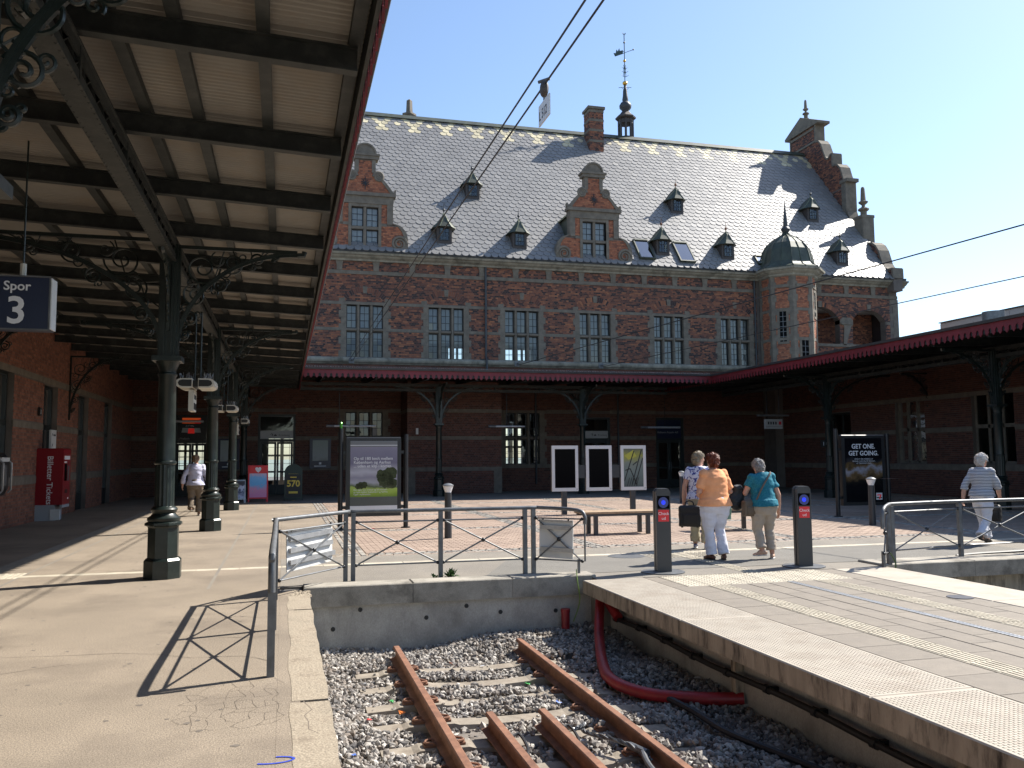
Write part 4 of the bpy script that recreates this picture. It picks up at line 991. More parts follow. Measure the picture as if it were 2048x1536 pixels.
# ---- corner turret
TC = (25.42, 39.35); TR = 1.42; oct_ = lambda r, k: (TC[0]+r*math.cos(math.radians(-112.5+45*k)), TC[1]+r*math.sin(math.radians(-112.5+45*k)))
tm = MB(); tm.lathe([(TR,0),(TR,10.8)], (TC[0],TC[1],0), 8, rot=math.radians(-112.5)); tu = bpart(tm, 'turret', 'mortar')
FACEW = 2*TR*math.sin(PI/8); q_ = MB(); tb_ = MB(); wn = MB(); tbk = MB()
for k in range(-3, 4):
    a = Vector((*oct_(TR,k),0)); b = Vector((*oct_(TR,k+1),0)); t = (b-a).normalized(); nn = Vector((t.y,-t.x,0))
    if nn.dot(a-Vector((*TC,0))) < 0: nn = -nn
    t3 = (lambda a, t, nn: lambda u, z, d: tuple(a+t*u+nn*d+Vector((0,0,z))))(a, t, nn)
    z = 5.0; kk = 0
    wins = {-1: (.38,.72,7.35,8.9), 0: (.4,.8,5.6,7.4), 1: (.45,.8,8.7,9.95)}.get(k)
    while z < 10.75:
        w = .26 if kk % 2 else .17; zz = min(z+.34, 10.75)
        for u0, u1 in ((-.01,w),(FACEW-w,FACEW+.01)): q_.prism([(u0,z),(u1,z),(u1,zz-.003),(u0,zz-.003)], t3, -.02, .022)
        z += .34; kk += 1
    bandz = [(10.13,10.30),(8.93,9.06),(7.42,7.56),(6.0,6.25)]
    for z0, z1 in bandz: q_.prism([(.17,z0),(FACEW-.17,z0),(FACEW-.17,z1),(.17,z1)], t3, -.02, .026 if z0 < 10 else .06)
    holes = [(-9,.2,0,99),(FACEW-.2,9,0,99)]+[(-9,9,z0,z1) for z0, z1 in bandz]
    if wins:
        holes.append((wins[0]-.1,wins[1]+.1,wins[2]-.05,wins[3]+.1))
        u0, u1, z0, z1 = wins
        for aa, bb_, cc, dd in ((u0-.12,u0,z0-.12,z1+.12),(u1,u1+.12,z0-.12,z1+.12),(u0,u1,z1,z1+.12),(u0,u1,z0-.12,z0)): q_.prism([(aa,cc),(bb_,cc),(bb_,dd),(aa,dd)], t3, -.02, .03)
        bpart(MB().prism([(u0,z0),(u1,z0),(u1,z1),(u0,z1)], t3, .002, .006), 'pane', 'blackglass', tu)
        tbk.prism([((u0+u1)/2-.012,z0),((u0+u1)/2+.012,z0),((u0+u1)/2+.012,z1),((u0+u1)/2-.012,z1)], t3, .007, .02)
        for i in range(1, 6): zc_ = z0+(z1-z0)*i/6; tbk.prism([(u0,zc_-.01),(u1,zc_-.01),(u1,zc_+.01),(u0,zc_+.01)], t3, .007, .018)
    kx = brickwork(0, FACEW, 5, 10.75, holes, t3); n0 = len(tb_.v); tb_.v += kx.v; tb_.f += [tuple(i+n0 for i in f) for f in kx.f]
stuff(bpart(tb_, 'brickwork', 'brick_orange', tu, fixn=False)); bpart(q_, 'turret_quoins', 'stone', tu); bpart(tbk, 'glazing_bars', 'steel', tu)
tcn = MB(); tcn.lathe([(TR,10.7),(TR+.12,10.75),(TR+.14,10.83),(TR+.32,10.92),(TR+.38,10.99),(TR+.5,11.02),(TR+.52,11.12),(TR,11.14)], (TC[0],TC[1],0), 8, rot=math.radians(-112.5)); bpart(tcn, 'turret_cornice', 'stone_dark', tu)
dprof = [(TR+.42,11.14),(TR+.40,11.2),(TR+.16,11.32),(TR-.02,11.55),(TR-.1,11.9),(TR-.2,12.25),(TR-.42,12.6),(TR-.75,12.88),(.38,13.05),(.2,13.16),(.12,13.28)]
bpart(MB().lathe(dprof, (TC[0],TC[1],0), 8, rot=math.radians(-112.5)), 'turret_dome', 'copper', tu)
rbm = MB()
for k in range(16):
    an = math.radians(-112.5+22.5*k); f_ = 1 if k % 2 == 0 else math.cos(PI/8)
    rbm.tube([(TC[0]+(r*f_+.008)*math.cos(an), TC[1]+(r*f_+.008)*math.sin(an), z) for r, z in dprof], .022, 5)
bpart(rbm, 'dome_seams', 'copper', tu)
bpart(MB().lathe([(.12,13.25),(.2,13.36),(.24,13.46),(.2,13.56),(.1,13.62),(.12,13.7),(.09,14.1),(.05,14.5),(.012,15.0)], (TC[0],TC[1],0), 10), 'turret_finial', 'lead', tu, smooth=True)

# ---- loggia recess right of the turret
lg = MB(); lg.box(26.5, 32.2, 41.6, 41.7, 7.2, 10); lg.box(26.5, 32.2, 40.43, 41.7, 7.2, 7.5); lg.box(26.5, 32.2, 40.43, 41.7, 9.75, 9.9); bpart(lg, 'loggia_recess', 'brick_orange')
lk = brickwork(26.5, 32.2, 7.5, 9.75, [], lambda u, z, d: (u, 41.6-d, z)); stuff(bpart(lk, 'brickwork', 'brick', wallo, fixn=False))
lc = MB(); lc.prism([(29.12,7.5),(29.3,7.5),(29.62,8.5),(29.75,8.6),(29.75,8.85),(29.6,9.0),(29.1,9.0),(28.95,8.85),(28.95,8.65),(29.2,8.55)], f3, -.4, .06); lc.box(29.0,29.7,FY-.1,FY+.3,8.62,8.72)
for xa, xb, zs, rise in ((26.55,28.95,8.85,.7),(29.75,31.85,8.85,.62)):
    c = (xa+xb)/2; lc.prism([(c-.1,zs+rise-.03),(c+.1,zs+rise-.03),(c+.13,zs+rise+.3),(c-.13,zs+rise+.3)], f3, 0, .05)
lc.box(26.4, 32.2, FY-.06, FY+.35, 7.4, 7.55); bpart(lc, 'loggia_stone', 'stone')
for (xa, xb, zs, rise) in ((26.55,28.95,8.85,.7),(29.75,31.85,8.85,.62)):
    c = (xa+xb)/2; h = (xb-xa)/2; R_ = (h*h+rise*rise)/(2*rise); zc = zs+rise-R_; a0 = math.asin(h/R_); n = 27; mb = MB()
    for i in range(n):
        if i == n//2: continue
        t0 = -a0+2*a0*i/n+.004; t1 = -a0+2*a0*(i+1)/n-.004; Ro = R_+.24
        mb.prism([(c+R_*math.sin(t0), zc+R_*math.cos(t0)), (c+R_*math.sin(t1), zc+R_*math.cos(t1)), (c+Ro*math.sin(t1), zc+Ro*math.cos(t1)), (c+Ro*math.sin(t0), zc+Ro*math.cos(t0))], f3, 0, .018)
    bpart(mb, 'brick_arch', 'brick')

# ---- stepped end gable on the right
half0 = [(39.45,11.2),(39.46,11.72),(39.8,11.74),(40.05,11.86),(40.25,12.15),(40.38,12.55),(40.52,12.95),(40.75,13.3),(41.05,13.52),(41.4,13.6),(41.72,13.52),(41.721,15.25),(42.4,15.251),(42.401,14.8),(42.6,14.75),(42.8,15.0),(42.95,15.5),(43.1,15.9),(43.3,16.05),(43.301,17.75),(43.302,17.9),(43.45,18.3),(43.6,18.75),(43.85,19.02),(44.15,19.12),(44.33,19.1),(44.331,19.88),(44.55,19.86),(44.68,19.72),(44.85,19.72),(45.0,19.88),(45.2,20.35),(45.4,20.85),(45.65,21.15),(45.95,21.22),(45.951,22.4),(46.3,22.62),(46.8,22.9),(47.3,23.1)]
half = half0
full = half+[(2*RY-y, z) for y, z in half[::-1][1:]]
gx = lambda u, w, d: (d, u, w)
gb = MB()
hs = [(y, z) for y, z in half]
gpoly = full
for i in range(len(full)-1):
    (y0, z0), (y1, z1) = full[i], full[i+1]
    if abs(y1-y0) > .005: gb.prism([(y0,10.5),(y1,10.5),(y1,z1),(y0,z0)], gx, 32.05, 32.62)
    elif False: pass
eg = bpart(gb, 'end_gable', 'mortar')
def gout(z):
    # solid intervals of the gable at height z -> return the gaps
    xs = []
    for (y0, z0), (y1, z1) in zip(full, full[1:]):
        if (z0 <= z < z1) or (z1 <= z < z0): xs.append(y0+(y1-y0)*(z-z0)/(z1-z0))
    xs.sort(); g2 = []; prev = -9
    for i in range(0, len(xs)-1, 2): g2.append((prev, xs[i]+.08)); prev = xs[i+1]-.08
    g2.append((prev, 99)); return g2
def roofcut(z): 
    if z < EZ or z > RZ: return []
    y = EY+(z-EZ)*(RY-EY)/(RZ-EZ)+.05; return [(y, 2*RY-y)]
gk = brickwork(39.4, 55.2, 11.2, 23.2, [gout, roofcut, (-99,99,21.2,21.32), (-99,99,22.05,22.2), (-99,99,17.4,17.52)], lambda u, z, d: (32.05-d, u, z)); stuff(bpart(gk, 'brickwork', 'brick', eg, fixn=False))
gs = MB()
for (y0, z0), (y1, z1) in zip(full, full[1:]):
    d = Vector((y1-y0, z1-z0)); 
    if d.length < .05: continue
    gs.beam((32.335+random.uniform(-.003,.003),y0,z0),(32.335,y1,z1), .11, .68, (1,0,0))
for z in (21.2,): gs.box(31.99, 32.68, 46.0, 2*RY-46.0, z, z+.12)
gs.box(31.99, 32.68, 46.05, 2*RY-46.05, 22.05, 22.2)
bpart(gs, 'gable_coping', 'stone', eg)
def pinnacle(y, z, sc=1., par=None):
    pr = [(.3,0),(.3,.12),(.2,.16),(.2,.5),(.34,.58),(.34,.68),(.12,.8),(.1,.92),(.28,1.06),(.3,1.14),(.17,1.2),(.12,2.0),(.09,2.1),(.02,2.14)]
    return bpart(MB().lathe([(r*sc, zz*sc) for r, zz in pr], (32.335,y,z), 8), 'pinnacle', 'stone', eg)
bpart(MB().prism([(45.5,22.3),(45.5,22.46),(47.3,23.3),(49.1,22.46),(49.1,22.3)], gx, 31.9, 32.8), 'pediment', 'stone', eg)
pinnacle(RY, 23.2, .62); pinnacle(42.05, 15.2, .9); pinnacle(2*RY-42.05, 15.2, .9)
mbp = MB(); mbp.box(31.92,32.75,41.65,42.45,15.2,15.36); mbp.box(31.92,32.75,42.9,43.6,17.72,17.92); mbp.box(31.95,32.72,41.68,42.42,13.5,15.2); mbp.box(31.97,32.7,43.1,43.5,15.8,17.72); bpart(mbp, 'gable_blocks', 'stone', eg)
gbox = MB(); gbox.box(32.3, 32.63, 40.42, BY, 0, 10.6); bpart(gbox, 'side_wall', 'brick')
bpart(MB().box(-8.01, -8.3, 40.0, BY, 0, 20), 'side_wall', 'brick')

# ---- ridge lantern with weathervane
sx, sy = 20.0, 47.75; sm_ = MB()
for k in range(8):
    a = math.radians(22.5+45*k); sm_.beam((sx+.42*math.cos(a), sy+.42*math.sin(a), 20.6), (sx+.42*math.cos(a), sy+.42*math.sin(a), 22.2), .11, .11)
sm_.lathe([(.5,20.5),(.5,21.0),(.44,21.05),(.2,21.05)], (sx,sy,0), 8, rot=math.radians(22.5)); sm_.lathe([(.36,21.85),(.46,21.9),(.46,22.15),(.62,22.22),(.64,22.3),(.4,22.5),(.22,22.72),(.16,22.85)], (sx,sy,0), 8, rot=math.radians(22.5))
ln = bpart(sm_, 'ridge_lantern', 'brown_wood', roof)
bpart(MB().lathe([(.16,22.8),(.2,22.95),(.36,23.15),(.38,23.35),(.28,23.55),(.17,23.65),(.19,23.8),(.15,24.1),(.13,24.5),(.06,24.8),(.04,25.0)], (sx,sy,0), 12), 'lantern_spire', 'lead', roof, smooth=True)
bpart(MB().sphere((sx,sy,25.05), .16), 'gilded_ball', 'gold', roof, smooth=True); bpart(MB().sphere((sx,sy,26.75), .1), 'gilded_ball', 'gold', roof, smooth=True)
vm = MB(); vm.tube([(sx,sy,24.8),(sx,sy,28.85)], .028, 6)
for s_ in (-1, 1):
    for zc, r in ((25.75,.22),(26.05,.2),(26.3,.14),(24.75,.2)):
        pts_ = [(sx+s_*(.06+r*t*math.cos(5*t+.5)*1.2), sy, zc+r*math.sin(6*t)) for t in [i/16 for i in range(17)]]; vm.tube(pts_, .014, 4)
    vm.tube([(sx,sy,24.75),(sx+s_*.42,sy,24.72+s_*.06)], .02, 4); vm.tube([(sx+s_*.05,sy,28.75),(sx+s_*.11,sy,28.9)], .02, 4)
vm.tube([(sx-.55,sy,27.05),(sx+.6,sy,27.7)], .02, 4); vm.tube([(sx-.6,sy,27.2),(sx+.0,sy,27.5)], .02, 4)
vm.prism([(-.62,-.05),(-.1,.22),(-.1,.5),(-.3,.42),(-.34,.62),(-.44,.36),(-.52,.5),(-.58,.2),(-.72,.2)], lambda u, w, d: (sx+u, sy+d, 27.05+w), -.012, .012)
vm.sphere((sx+.6,sy,27.7), .06, 8, 6).sphere((sx,sy,28.15), .07, 8, 6)
bpart(vm, 'weathervane', 'weathervane', roof)
bpart(MB().lathe([(.3,20.6),(.3,22.0),(.42,22.1),(.42,22.2),(.2,22.25),(.17,23.0),(.02,23.1)], (7.0,50,0), 4), 'pinnacle', 'stone', roof)
# ---- downpipes
dp = MB(); dp.tube([(9.3,FY-.1,10.75),(9.3,FY-.1,6.4),(9.3,FY-.28,6.2),(9.3,FY-.28,5.75),(9.45,FY-.3,5.62),(12.4,FY-.3,5.5)], .055, 8)
for z in (9.9, 8.3, 6.9): dp.tube([(9.3,FY-.1,z),(9.3,FY-.1,z+.08)], .07, 8)
bpart(dp, 'downpipe', 'lead', smooth=True)
dp = MB(); dp.tube([(23.8,FY-.1,10.75),(23.8,FY-.1,5.2)], .055, 8); bpart(dp, 'downpipe', 'lead', smooth=True)
for x in (11.75, 16.0):
    dp = MB(); dp.tube([(x,FY-.12,4.9),(x,FY-.12,.3)], .05, 8); bpart(dp, 'downpipe', 'lead', smooth=True)

# the spire parts are modelled a little long: bring them to their measured heights
for o_ in [q for q in roof.children if q.name.split('.')[0] in ('lantern_spire', 'gilded_ball', 'weathervane')]:
    for v_ in o_.data.vertices: v_.co.z = 22.2+(v_.co.z-22.3)*.84
# ================================================================ wings left and right
def wing(name, label, X, sgn, y0, y1, opens, zt, brickm):
    """long side wall in the plane x = X facing sgn*x"""
    o = thing(name, label, 'building', (X, (y0+y1)/2, 0)); off = -Vector((X, (y0+y1)/2, 0))
    w3 = lambda u, z, d: (X+sgn*d, u, z)
    rect = [(a, b, c, d) for a, b, c, d, k in opens]
    def pt(mb, nm, m, par=None, fixn=True):
        q = mb.build(nm, m, par or o, fixn=fixn); q.location = off if par is None else (0,0,0); return q
    w = pt(panel_with_holes(MB(), y0, y1, 0, zt, rect, w3, -.4, 0), 'wall', 'mortar')
    bands = [(3.72,3.88),(2.42,2.58),(1.0,1.2)]
    k = brickwork(y0, y1, 0, zt, rect+[(-99,99,a,b) for a, b in bands], w3); stuff(pt(k, 'brickwork', brickm, w, False))
    for a, b in bands:
        segs = [(y0, y1)]
        for r in rect:
            if r[2] < (a+b)/2 < r[3]:
                ns = []
                for x, y in segs:
                    if r[1] <= x or r[0] >= y: ns.append((x, y)); continue
                    if r[0] > x: ns.append((x, r[0]))
                    if r[1] < y: ns.append((r[1], y))
                segs = ns
        for x, y in segs: pt(MB().prism([(x,a),(y,a),(y,b),(x,b)], w3, -.02, .018), 'stone_band', 'stone')
    for a, b, c, d, kind in opens:
        fm = MB(); f = .08; bx = lambda u0, u1, z0, z1, d0=-.24, d1=-.14: fm.prism([(u0,z0),(u1,z0),(u1,z1),(u0,z1)], w3, d0, d1)
        bx(a, a+f, c, d); bx(b-f, b, c, d); bx(a+f, b-f, d-f, d); bx(a+f, b-f, c, c+f); zt_ = 2.45 if kind != 's' else (c+d)/2; bx(a+f, b-f, zt_, zt_+.14)
        if kind == 's':
            for i in (1, 2): u = a+(b-a)*i/3; bx(u-.05, u+.05, c, d)
        else: u = (a+b)/2; bx(u-.03, u+.03, c, d)
        if kind == 'd':
            bx(a+f, b-f, c+f, .55)
        q = pt(fm, 'door' if kind == 'd' else 'window', 'door' if kind != 's' else 'stone')
        pm = MB().add([w3(a+f,c+f,-.19), w3(b-f,c+f,-.19), w3(b-f,d-f,-.19), w3(a+f,d-f,-.19)], [(0,1,2,3)])
        pt(pm, 'pane', 'glass_dark', q)
        if kind == 'w': pt(MB().prism([(a-.1,c-.2),(b+.1,c-.2),(b+.1,c),(a-.1,c)], w3, -.3, .04), 'sill', 'stone', q)
    rb = MB(); rb.box(min(X,X-sgn*9), max(X,X-sgn*9), y0, y1, zt, zt+.3); pt(rb, 'roof', 'zinc')
    ib = MB(); ib.box(min(X-sgn*.41,X-sgn*.46), max(X-sgn*.41,X-sgn*.46), y0, y1, 0, zt); 
    bk = MB(); a_, b_ = sorted((X-sgn*4, X-sgn*4.1)); bk.box(a_, b_, y0, y1, 0, zt); pt(bk, 'inner_wall', 'plaster')
    return o
lw = wing('left_station_wing', 'red brick station wing with tall dark windows beside the left platform', -6.35, 1, -6, 40,
     [(9.3,10.8,1.2,3.75,'w'),(13.4,14.9,1.2,3.75,'w'),(17.6,19.1,1.2,3.75,'w'),(21.7,23.2,1.2,3.75,'w'),(25.9,27.4,0,3.7,'d'),(30.0,31.5,0,3.7,'d'),(34.1,35.6,0,3.7,'d')], 6.2, 'brick_left_lit')
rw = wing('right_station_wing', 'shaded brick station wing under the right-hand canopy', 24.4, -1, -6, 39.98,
     [(18.0,19.9,1.25,3.8,'s'),(24.3,26.2,1.25,3.8,'s'),(28.6,30.3,1.25,3.8,'s'),(33.2,34.8,0,3.5,'d')], 5.6, 'brick_plain_shaded')

# ================================================================ canopies
SLOPE = .045
M['shaded_ceiling'] = mat('shade_darkened_ceiling', (.03, .032, .03), .7, var=.2)  # front and right canopy sheets, colour darkened to deepen the shade below
def column_parts():
    a = MB(); r8 = PI/8
    a.lathe([(.25,0),(.25,.24),(.225,.27)], (0,0,0), 8, rot=r8); a.lathe([(.205,.27),(.205,.68),(.215,.70)], (0,0,0), 8, rot=r8)
    a.lathe([(.215,.70),(.25,.715),(.25,.745),(.22,.76)], (0,0,0), 8, rot=r8)
    b = MB(); b.lathe([(.2,.755),(.215,.78),(.215,.81),(.17,.84),(.15,.87),(.17,.9),(.18,.925),(.16,.95),(.13,.97)], (0,0,0), 20)
    c = MB(); c.lathe([(.128,.965),(.128,.98),(.128,1.52),(.128,1.535)], (0,0,0), 48, flute=lambda t, z: 1-.09*abs(math.sin(8*t)) if .97 < z < 1.53 else .95)
    d = MB(); d.lathe([(.13,1.53),(.148,1.545),(.148,1.57),(.128,1.585),(.127,1.6),(.115,2.74),(.13,2.76),(.13,2.78),(.112,2.8),(.115,2.84),(.15,2.92),(.165,2.95)], (0,0,0), 24)
    d.box(-.19,.19,-.19,.19,2.95,3.02)
    e = MB(); e.box(-.11,.11,-.11,.11,3.02,4.6)
    for s_ in (-1, 1):
        e.box(s_*.05-.015, s_*.05+.015, -.135, .135, 3.02, 4.6); e.box(-.135, .135, s_*.05-.015, s_*.05+.015, 3.02, 4.6)
    return [('column_plinth', a, False), ('column_base', b, True), ('fluted_shaft', c, True), ('column_shaft', d, True), ('column_head', e, False)]
colp = [(n, mb.build(n, 'iron', None, sm)) for n, mb, sm in column_parts()]
COLM = [(n, o.data) for n, o in colp]
for _, o in colp: bpy.data.objects.remove(o)
def spiral(c, r, t0, turns, n=22, sg=1):
    return [(c[0]+r*(1-.86*i/(n-1))*math.cos(t0+sg*2*PI*turns*i/(n-1)), c[1]+r*(1-.86*i/(n-1))*math.sin(t0+sg*2*PI*turns*i/(n-1))) for i in range(n)]
def bracket_mesh(reach, drop, ztop, x0=.1, thick=.05):
    """arched iron bracket in the x-z plane, springing at x0, z = ztop-drop, scrolls in the spandrel"""
    mb = MB(); n = 26; arc = []
    for i in range(n+1):
        t = PI/2*i/n; arc.append((x0+reach*(1-math.cos(t)**.85 if False else 1-math.cos(t)), 0, ztop-drop+drop*math.sin(t)**1.0))
    arc = [(x0+reach*(1-math.cos(PI/2*i/n)), 0, ztop-.06-drop+drop*math.sin(PI/2*i/n)) for i in range(n+1)]
    for p, q in zip(arc, arc[1:]): mb.beam(p, q, .06, .035, (0,1,0)); mb.beam((p[0],p[1],p[2]+.022),(q[0],q[1],q[2]+.022), .02, .045, (0,1,0))
    mb.tube([(x0+reach,0,ztop-.06),(x0+reach+.09,0,ztop-.05),(x0+reach+.1,0,ztop-.0)], .04, 6)
    mb.beam((x0,0,ztop-drop), (x0,0,ztop), .05, .05, (0,1,0)); mb.beam((x0,0,ztop-.02), (x0+reach,0,ztop-.02), .05, .045, (0,1,0))
    sc = min(reach, drop); S_ = lambda pts, r=.0105: mb.tube([(u, 0, w) for u, w in pts], r, 5)
    cc = [(.2,.2,.15),(.13,.47,.11),(.09,.7,.07),(.45,.14,.1),(.66,.09,.07),(.82,.05,.038),(.34,.36,.07),(.055,.86,.04)]
    for i, (fu, fw_, fr) in enumerate(cc):
        u, w, r = x0+fu*reach+(.02 if fu < .2 else 0), ztop-fw_*drop-.02, fr*sc*1.1
        S_(spiral((u, w), r, i*1.3, 1.75, 32, 1 if i % 2 else -1), .0145)
        S_(spiral((u+r*.9, w+r*.55), r*.5, i*1.3+2, 1.3, 22, -1 if i % 2 else 1), .011); S_(spiral((u-r*.6, w-r*.95), r*.5, i*1.3+4, 1.3, 22, -1 if i % 2 else 1), .011)
    S_([(x0+.02, ztop-.4*sc), (x0+.2*sc, ztop-.42*sc), (x0+.33*sc, ztop-.33*sc), (x0+.42*sc, ztop-.05)]); S_([(x0+.02, ztop-.65*sc), (x0+.15*sc, ztop-.55*sc), (x0+.2*sc, ztop-.4*sc)])
    S_([(x0+.45*reach, ztop-.03), (x0+.5*reach, ztop-.2*sc)]); S_([(x0+.6*reach, ztop-.03), (x0+.62*reach, ztop-.13*sc), (x0+.75*reach, ztop-.04)])
    o = mb.build('bracket', 'iron', None, True); me = o.data; bpy.data.objects.remove(o); return me
BR_OUT = bracket_mesh(1.62, 1.45, 4.6); BR_IN = bracket_mesh(2.6, 1.5, 4.68); BR_WALL = bracket_mesh(1.35, 1.9, 4.78, .02); BR_SM = bracket_mesh(.75, .95, 4.38)
def valance_board():
    w = .213; pts = [(0,.36),(w,.36),(w,.19)]
    pts += [(w-.03,.165),(w-.052,.12),(w-.04,.095),(w-.05,.06),(w-.075,.035),(w-.09,.01),(w/2,.0),(.09,.01),(.075,.035),(.05,.06),(.04,.095),(.052,.12),(.03,.165),(0,.19)]
    o = MB().prism(pts, lambda u, z, d: (u, d, z), -.011, .011).build('valance_board', 'red'); me = o.data; bpy.data.objects.remove(o); return me
VAL = valance_board()
def lattice_mesh(L):
    mb = MB(); z0, z1 = 4.36, 4.66
    for z in (z0, z1): mb.box(-.09,.09,0,L,z-.012,z+.012); mb.box(-.075,-.055,0,L,z-(.0 if z == z0 else .1)+.012 if z == z0 else z-.1,z+.1 if z == z0 else z-.012); mb.box(.055,.075,0,L,z+.012 if z == z0 else z-.1,z+.1 if z == z0 else z-.012)
    n = int(L/.36)
    for i in range(n):
        a, b = L*i/n, L*(i+1)/n
        for x in (-.045, .045): mb.beam((x,a,z0+.03),(x,b,z1-.03),.012,.045,(1,0,0)); mb.beam((x*.6,b,z0+.03),(x*.6,a,z1-.03),.012,.045,(1,0,0))
    for i in range(int(L/2)): y = 2*i+.02; mb.box(-.08,.08,y-.03+.03,y+.06,z0+.013,z1-.013)
    k = 0
    while k*.11 < L:   # rivets
        for x in (-.075, .075):
            y = k*.11+.04; mb.add([(x-.012,y-.012,z0-.012),(x+.012,y-.012,z0-.012),(x+.012,y+.012,z0-.012),(x-.012,y+.012,z0-.012),(x,y,z0-.022)],[(0,1,4),(1,2,4),(2,3,4),(3,0,4)])
        k += 1
    o = mb.build('lattice_girder', 'iron_dull'); me = o.data; bpy.data.objects.remove(o); return me
LAT8 = lattice_mesh(8.0)
def corr_sheet(W, L, name='roof_sheet'):
    mb = MB(); n = int(L/.0127); vs = []; 
    for i in range(n+1):
        y = L*i/n; z = .02*math.sin(2*PI*y/.076); vs += [(0,y,z),(-W,y,z+SLOPE*W)]
    mb.v = vs; mb.f = [(2*i,2*i+2,2*i+3,2*i+1) for i in range(n)]; me = mb.mesh(name); me.materials.append(M['sheet']); return me
def canopy(name, label, origin, rz, L, cols, wallbr, sheetm=None):
    """local frame: edge at x = 0, wall at x = -6.77, running along +y from 0 to L"""
    o = thing(name, label, 'canopy', origin, rz); Wd = 6.96; CX = -2.19
    bm_ = MB(); h = .2; zb = lambda x: 4.64-SLOPE*x
    def ibeam(mb):
        for (w, dz0, dz1) in ((.1,0,.016),(.022,.016,h-.016),(.1,h-.016,h)):
            mb.prism([(-.1,zb(-.1)+dz0),(-Wd+.02,zb(-Wd)+dz0),(-Wd+.02,zb(-Wd)+dz1),(-.1,zb(-.1)+dz1)], lambda u, z, d: (u, d, z), -w/2, w/2)
    ibeam(bm_); bo = bm_.build('cross_beam', 'blackmetal'); bme = bo.data; bme.materials.clear(); bme.materials.append(M['iron_dull']); bpy.data.objects.remove(bo)
    y = .35
    k0 = 0
    ys = []
    first = cols[0] % 2.0
    y = first if first > .3 else first+2
    while y < L-.1: ys.append(y); y += 2.0
    for y in ys: inst(bme, 'cross_beam', o, (0, y, 0))
    for x in (-.12,-.82,-1.47,-1.95,-3.0,-4.0,-5.0,-6.0,-6.6):
        z = zb(x)+h; w = .05; MB().box(x-w, x+w, 0, L, z+.001, z+.09).build('purlin', 'iron_dull', o)
    sh = corr_sheet(Wd, 2.0); n = int(L//2)
    if sheetm: sh.materials.clear(); sh.materials.append(M[sheetm])
    for i in range(n): inst(sh, 'roof_sheet', o, (0, 2.0*i, zb(0)+h+.105))
    if L-2*n > .05: inst(corr_sheet(Wd, L-2*n), 'roof_sheet', o, (0, 2.0*n, zb(0)+h+.105))
    MB().add([(.03,0,5.0),(.03,L,5.0),(-Wd,L,5.0+SLOPE*Wd+.0),(-Wd,0,5.0+SLOPE*Wd)],[(0,1,2,3)]).build('roof_covering', 'zinc', o)
    fb = MB(); fb.box(-.045, -.012, 0, L, 4.72, 5.0); fb.build('fascia', 'iron_dull', o)
    gt = MB(); gt.prism([(.03,4.985),(.1,4.985),(.12,5.06),(.09,5.06),(.08,5.01),(.03,5.01)], lambda u, z, d: (u, d, z), 0, L); gt.build('gutter', 'lead', o)
    nb = int(L/.213)
    for i in range(nb): inst(VAL, 'valance_board', o, (.012, i*.213+.213, 4.66), (0,0,-PI/2))
    y = -8.0+cols[0]
    while y < L:
        a, b = max(0, y), min(L, y+8)
        if b-a > 7.99: inst(LAT8, 'lattice_girder', o, (CX, y, 0))
        elif b-a > .5: inst(lattice_mesh(b-a), 'lattice_girder', o, (CX, a, 0))
        y += 8
    for y in cols:
        cobj = bpy.data.objects.new('column', None); COL.objects.link(cobj); cobj.parent = o; cobj.location = (CX, y, 0)
        for nme, me in COLM: inst(me, nme, cobj)
        inst(BR_OUT, 'bracket', cobj); inst(BR_IN, 'bracket', cobj, (0,0,0), (0,0,PI)); inst(BR_SM, 'bracket', cobj, (0,0,0), (0,0,PI/2)); inst(BR_SM, 'bracket', cobj, (0,0,0), (0,0,-PI/2))
    for y in wallbr: inst(BR_WALL, 'wall_bracket', o, (-Wd, y, 0))
    return o
LCX, RCX, FCY = .62, 17.7, 33.3
lc_ = canopy('left_canopy', 'dark iron platform canopy with cream corrugated ceiling and red fringe on the left', (LCX, -5.3, 0), 0, 45.25, [2.0, 10.0, 18.0, 25.95, 34.0, 41.9], [10.0, 18.0, 25.95, 34.0])
fc_ = canopy('front_canopy', 'red fringed canopy along the foot of the station facade', (RCX, FCY, 0), -PI/2, 0, [1], []) if False else None
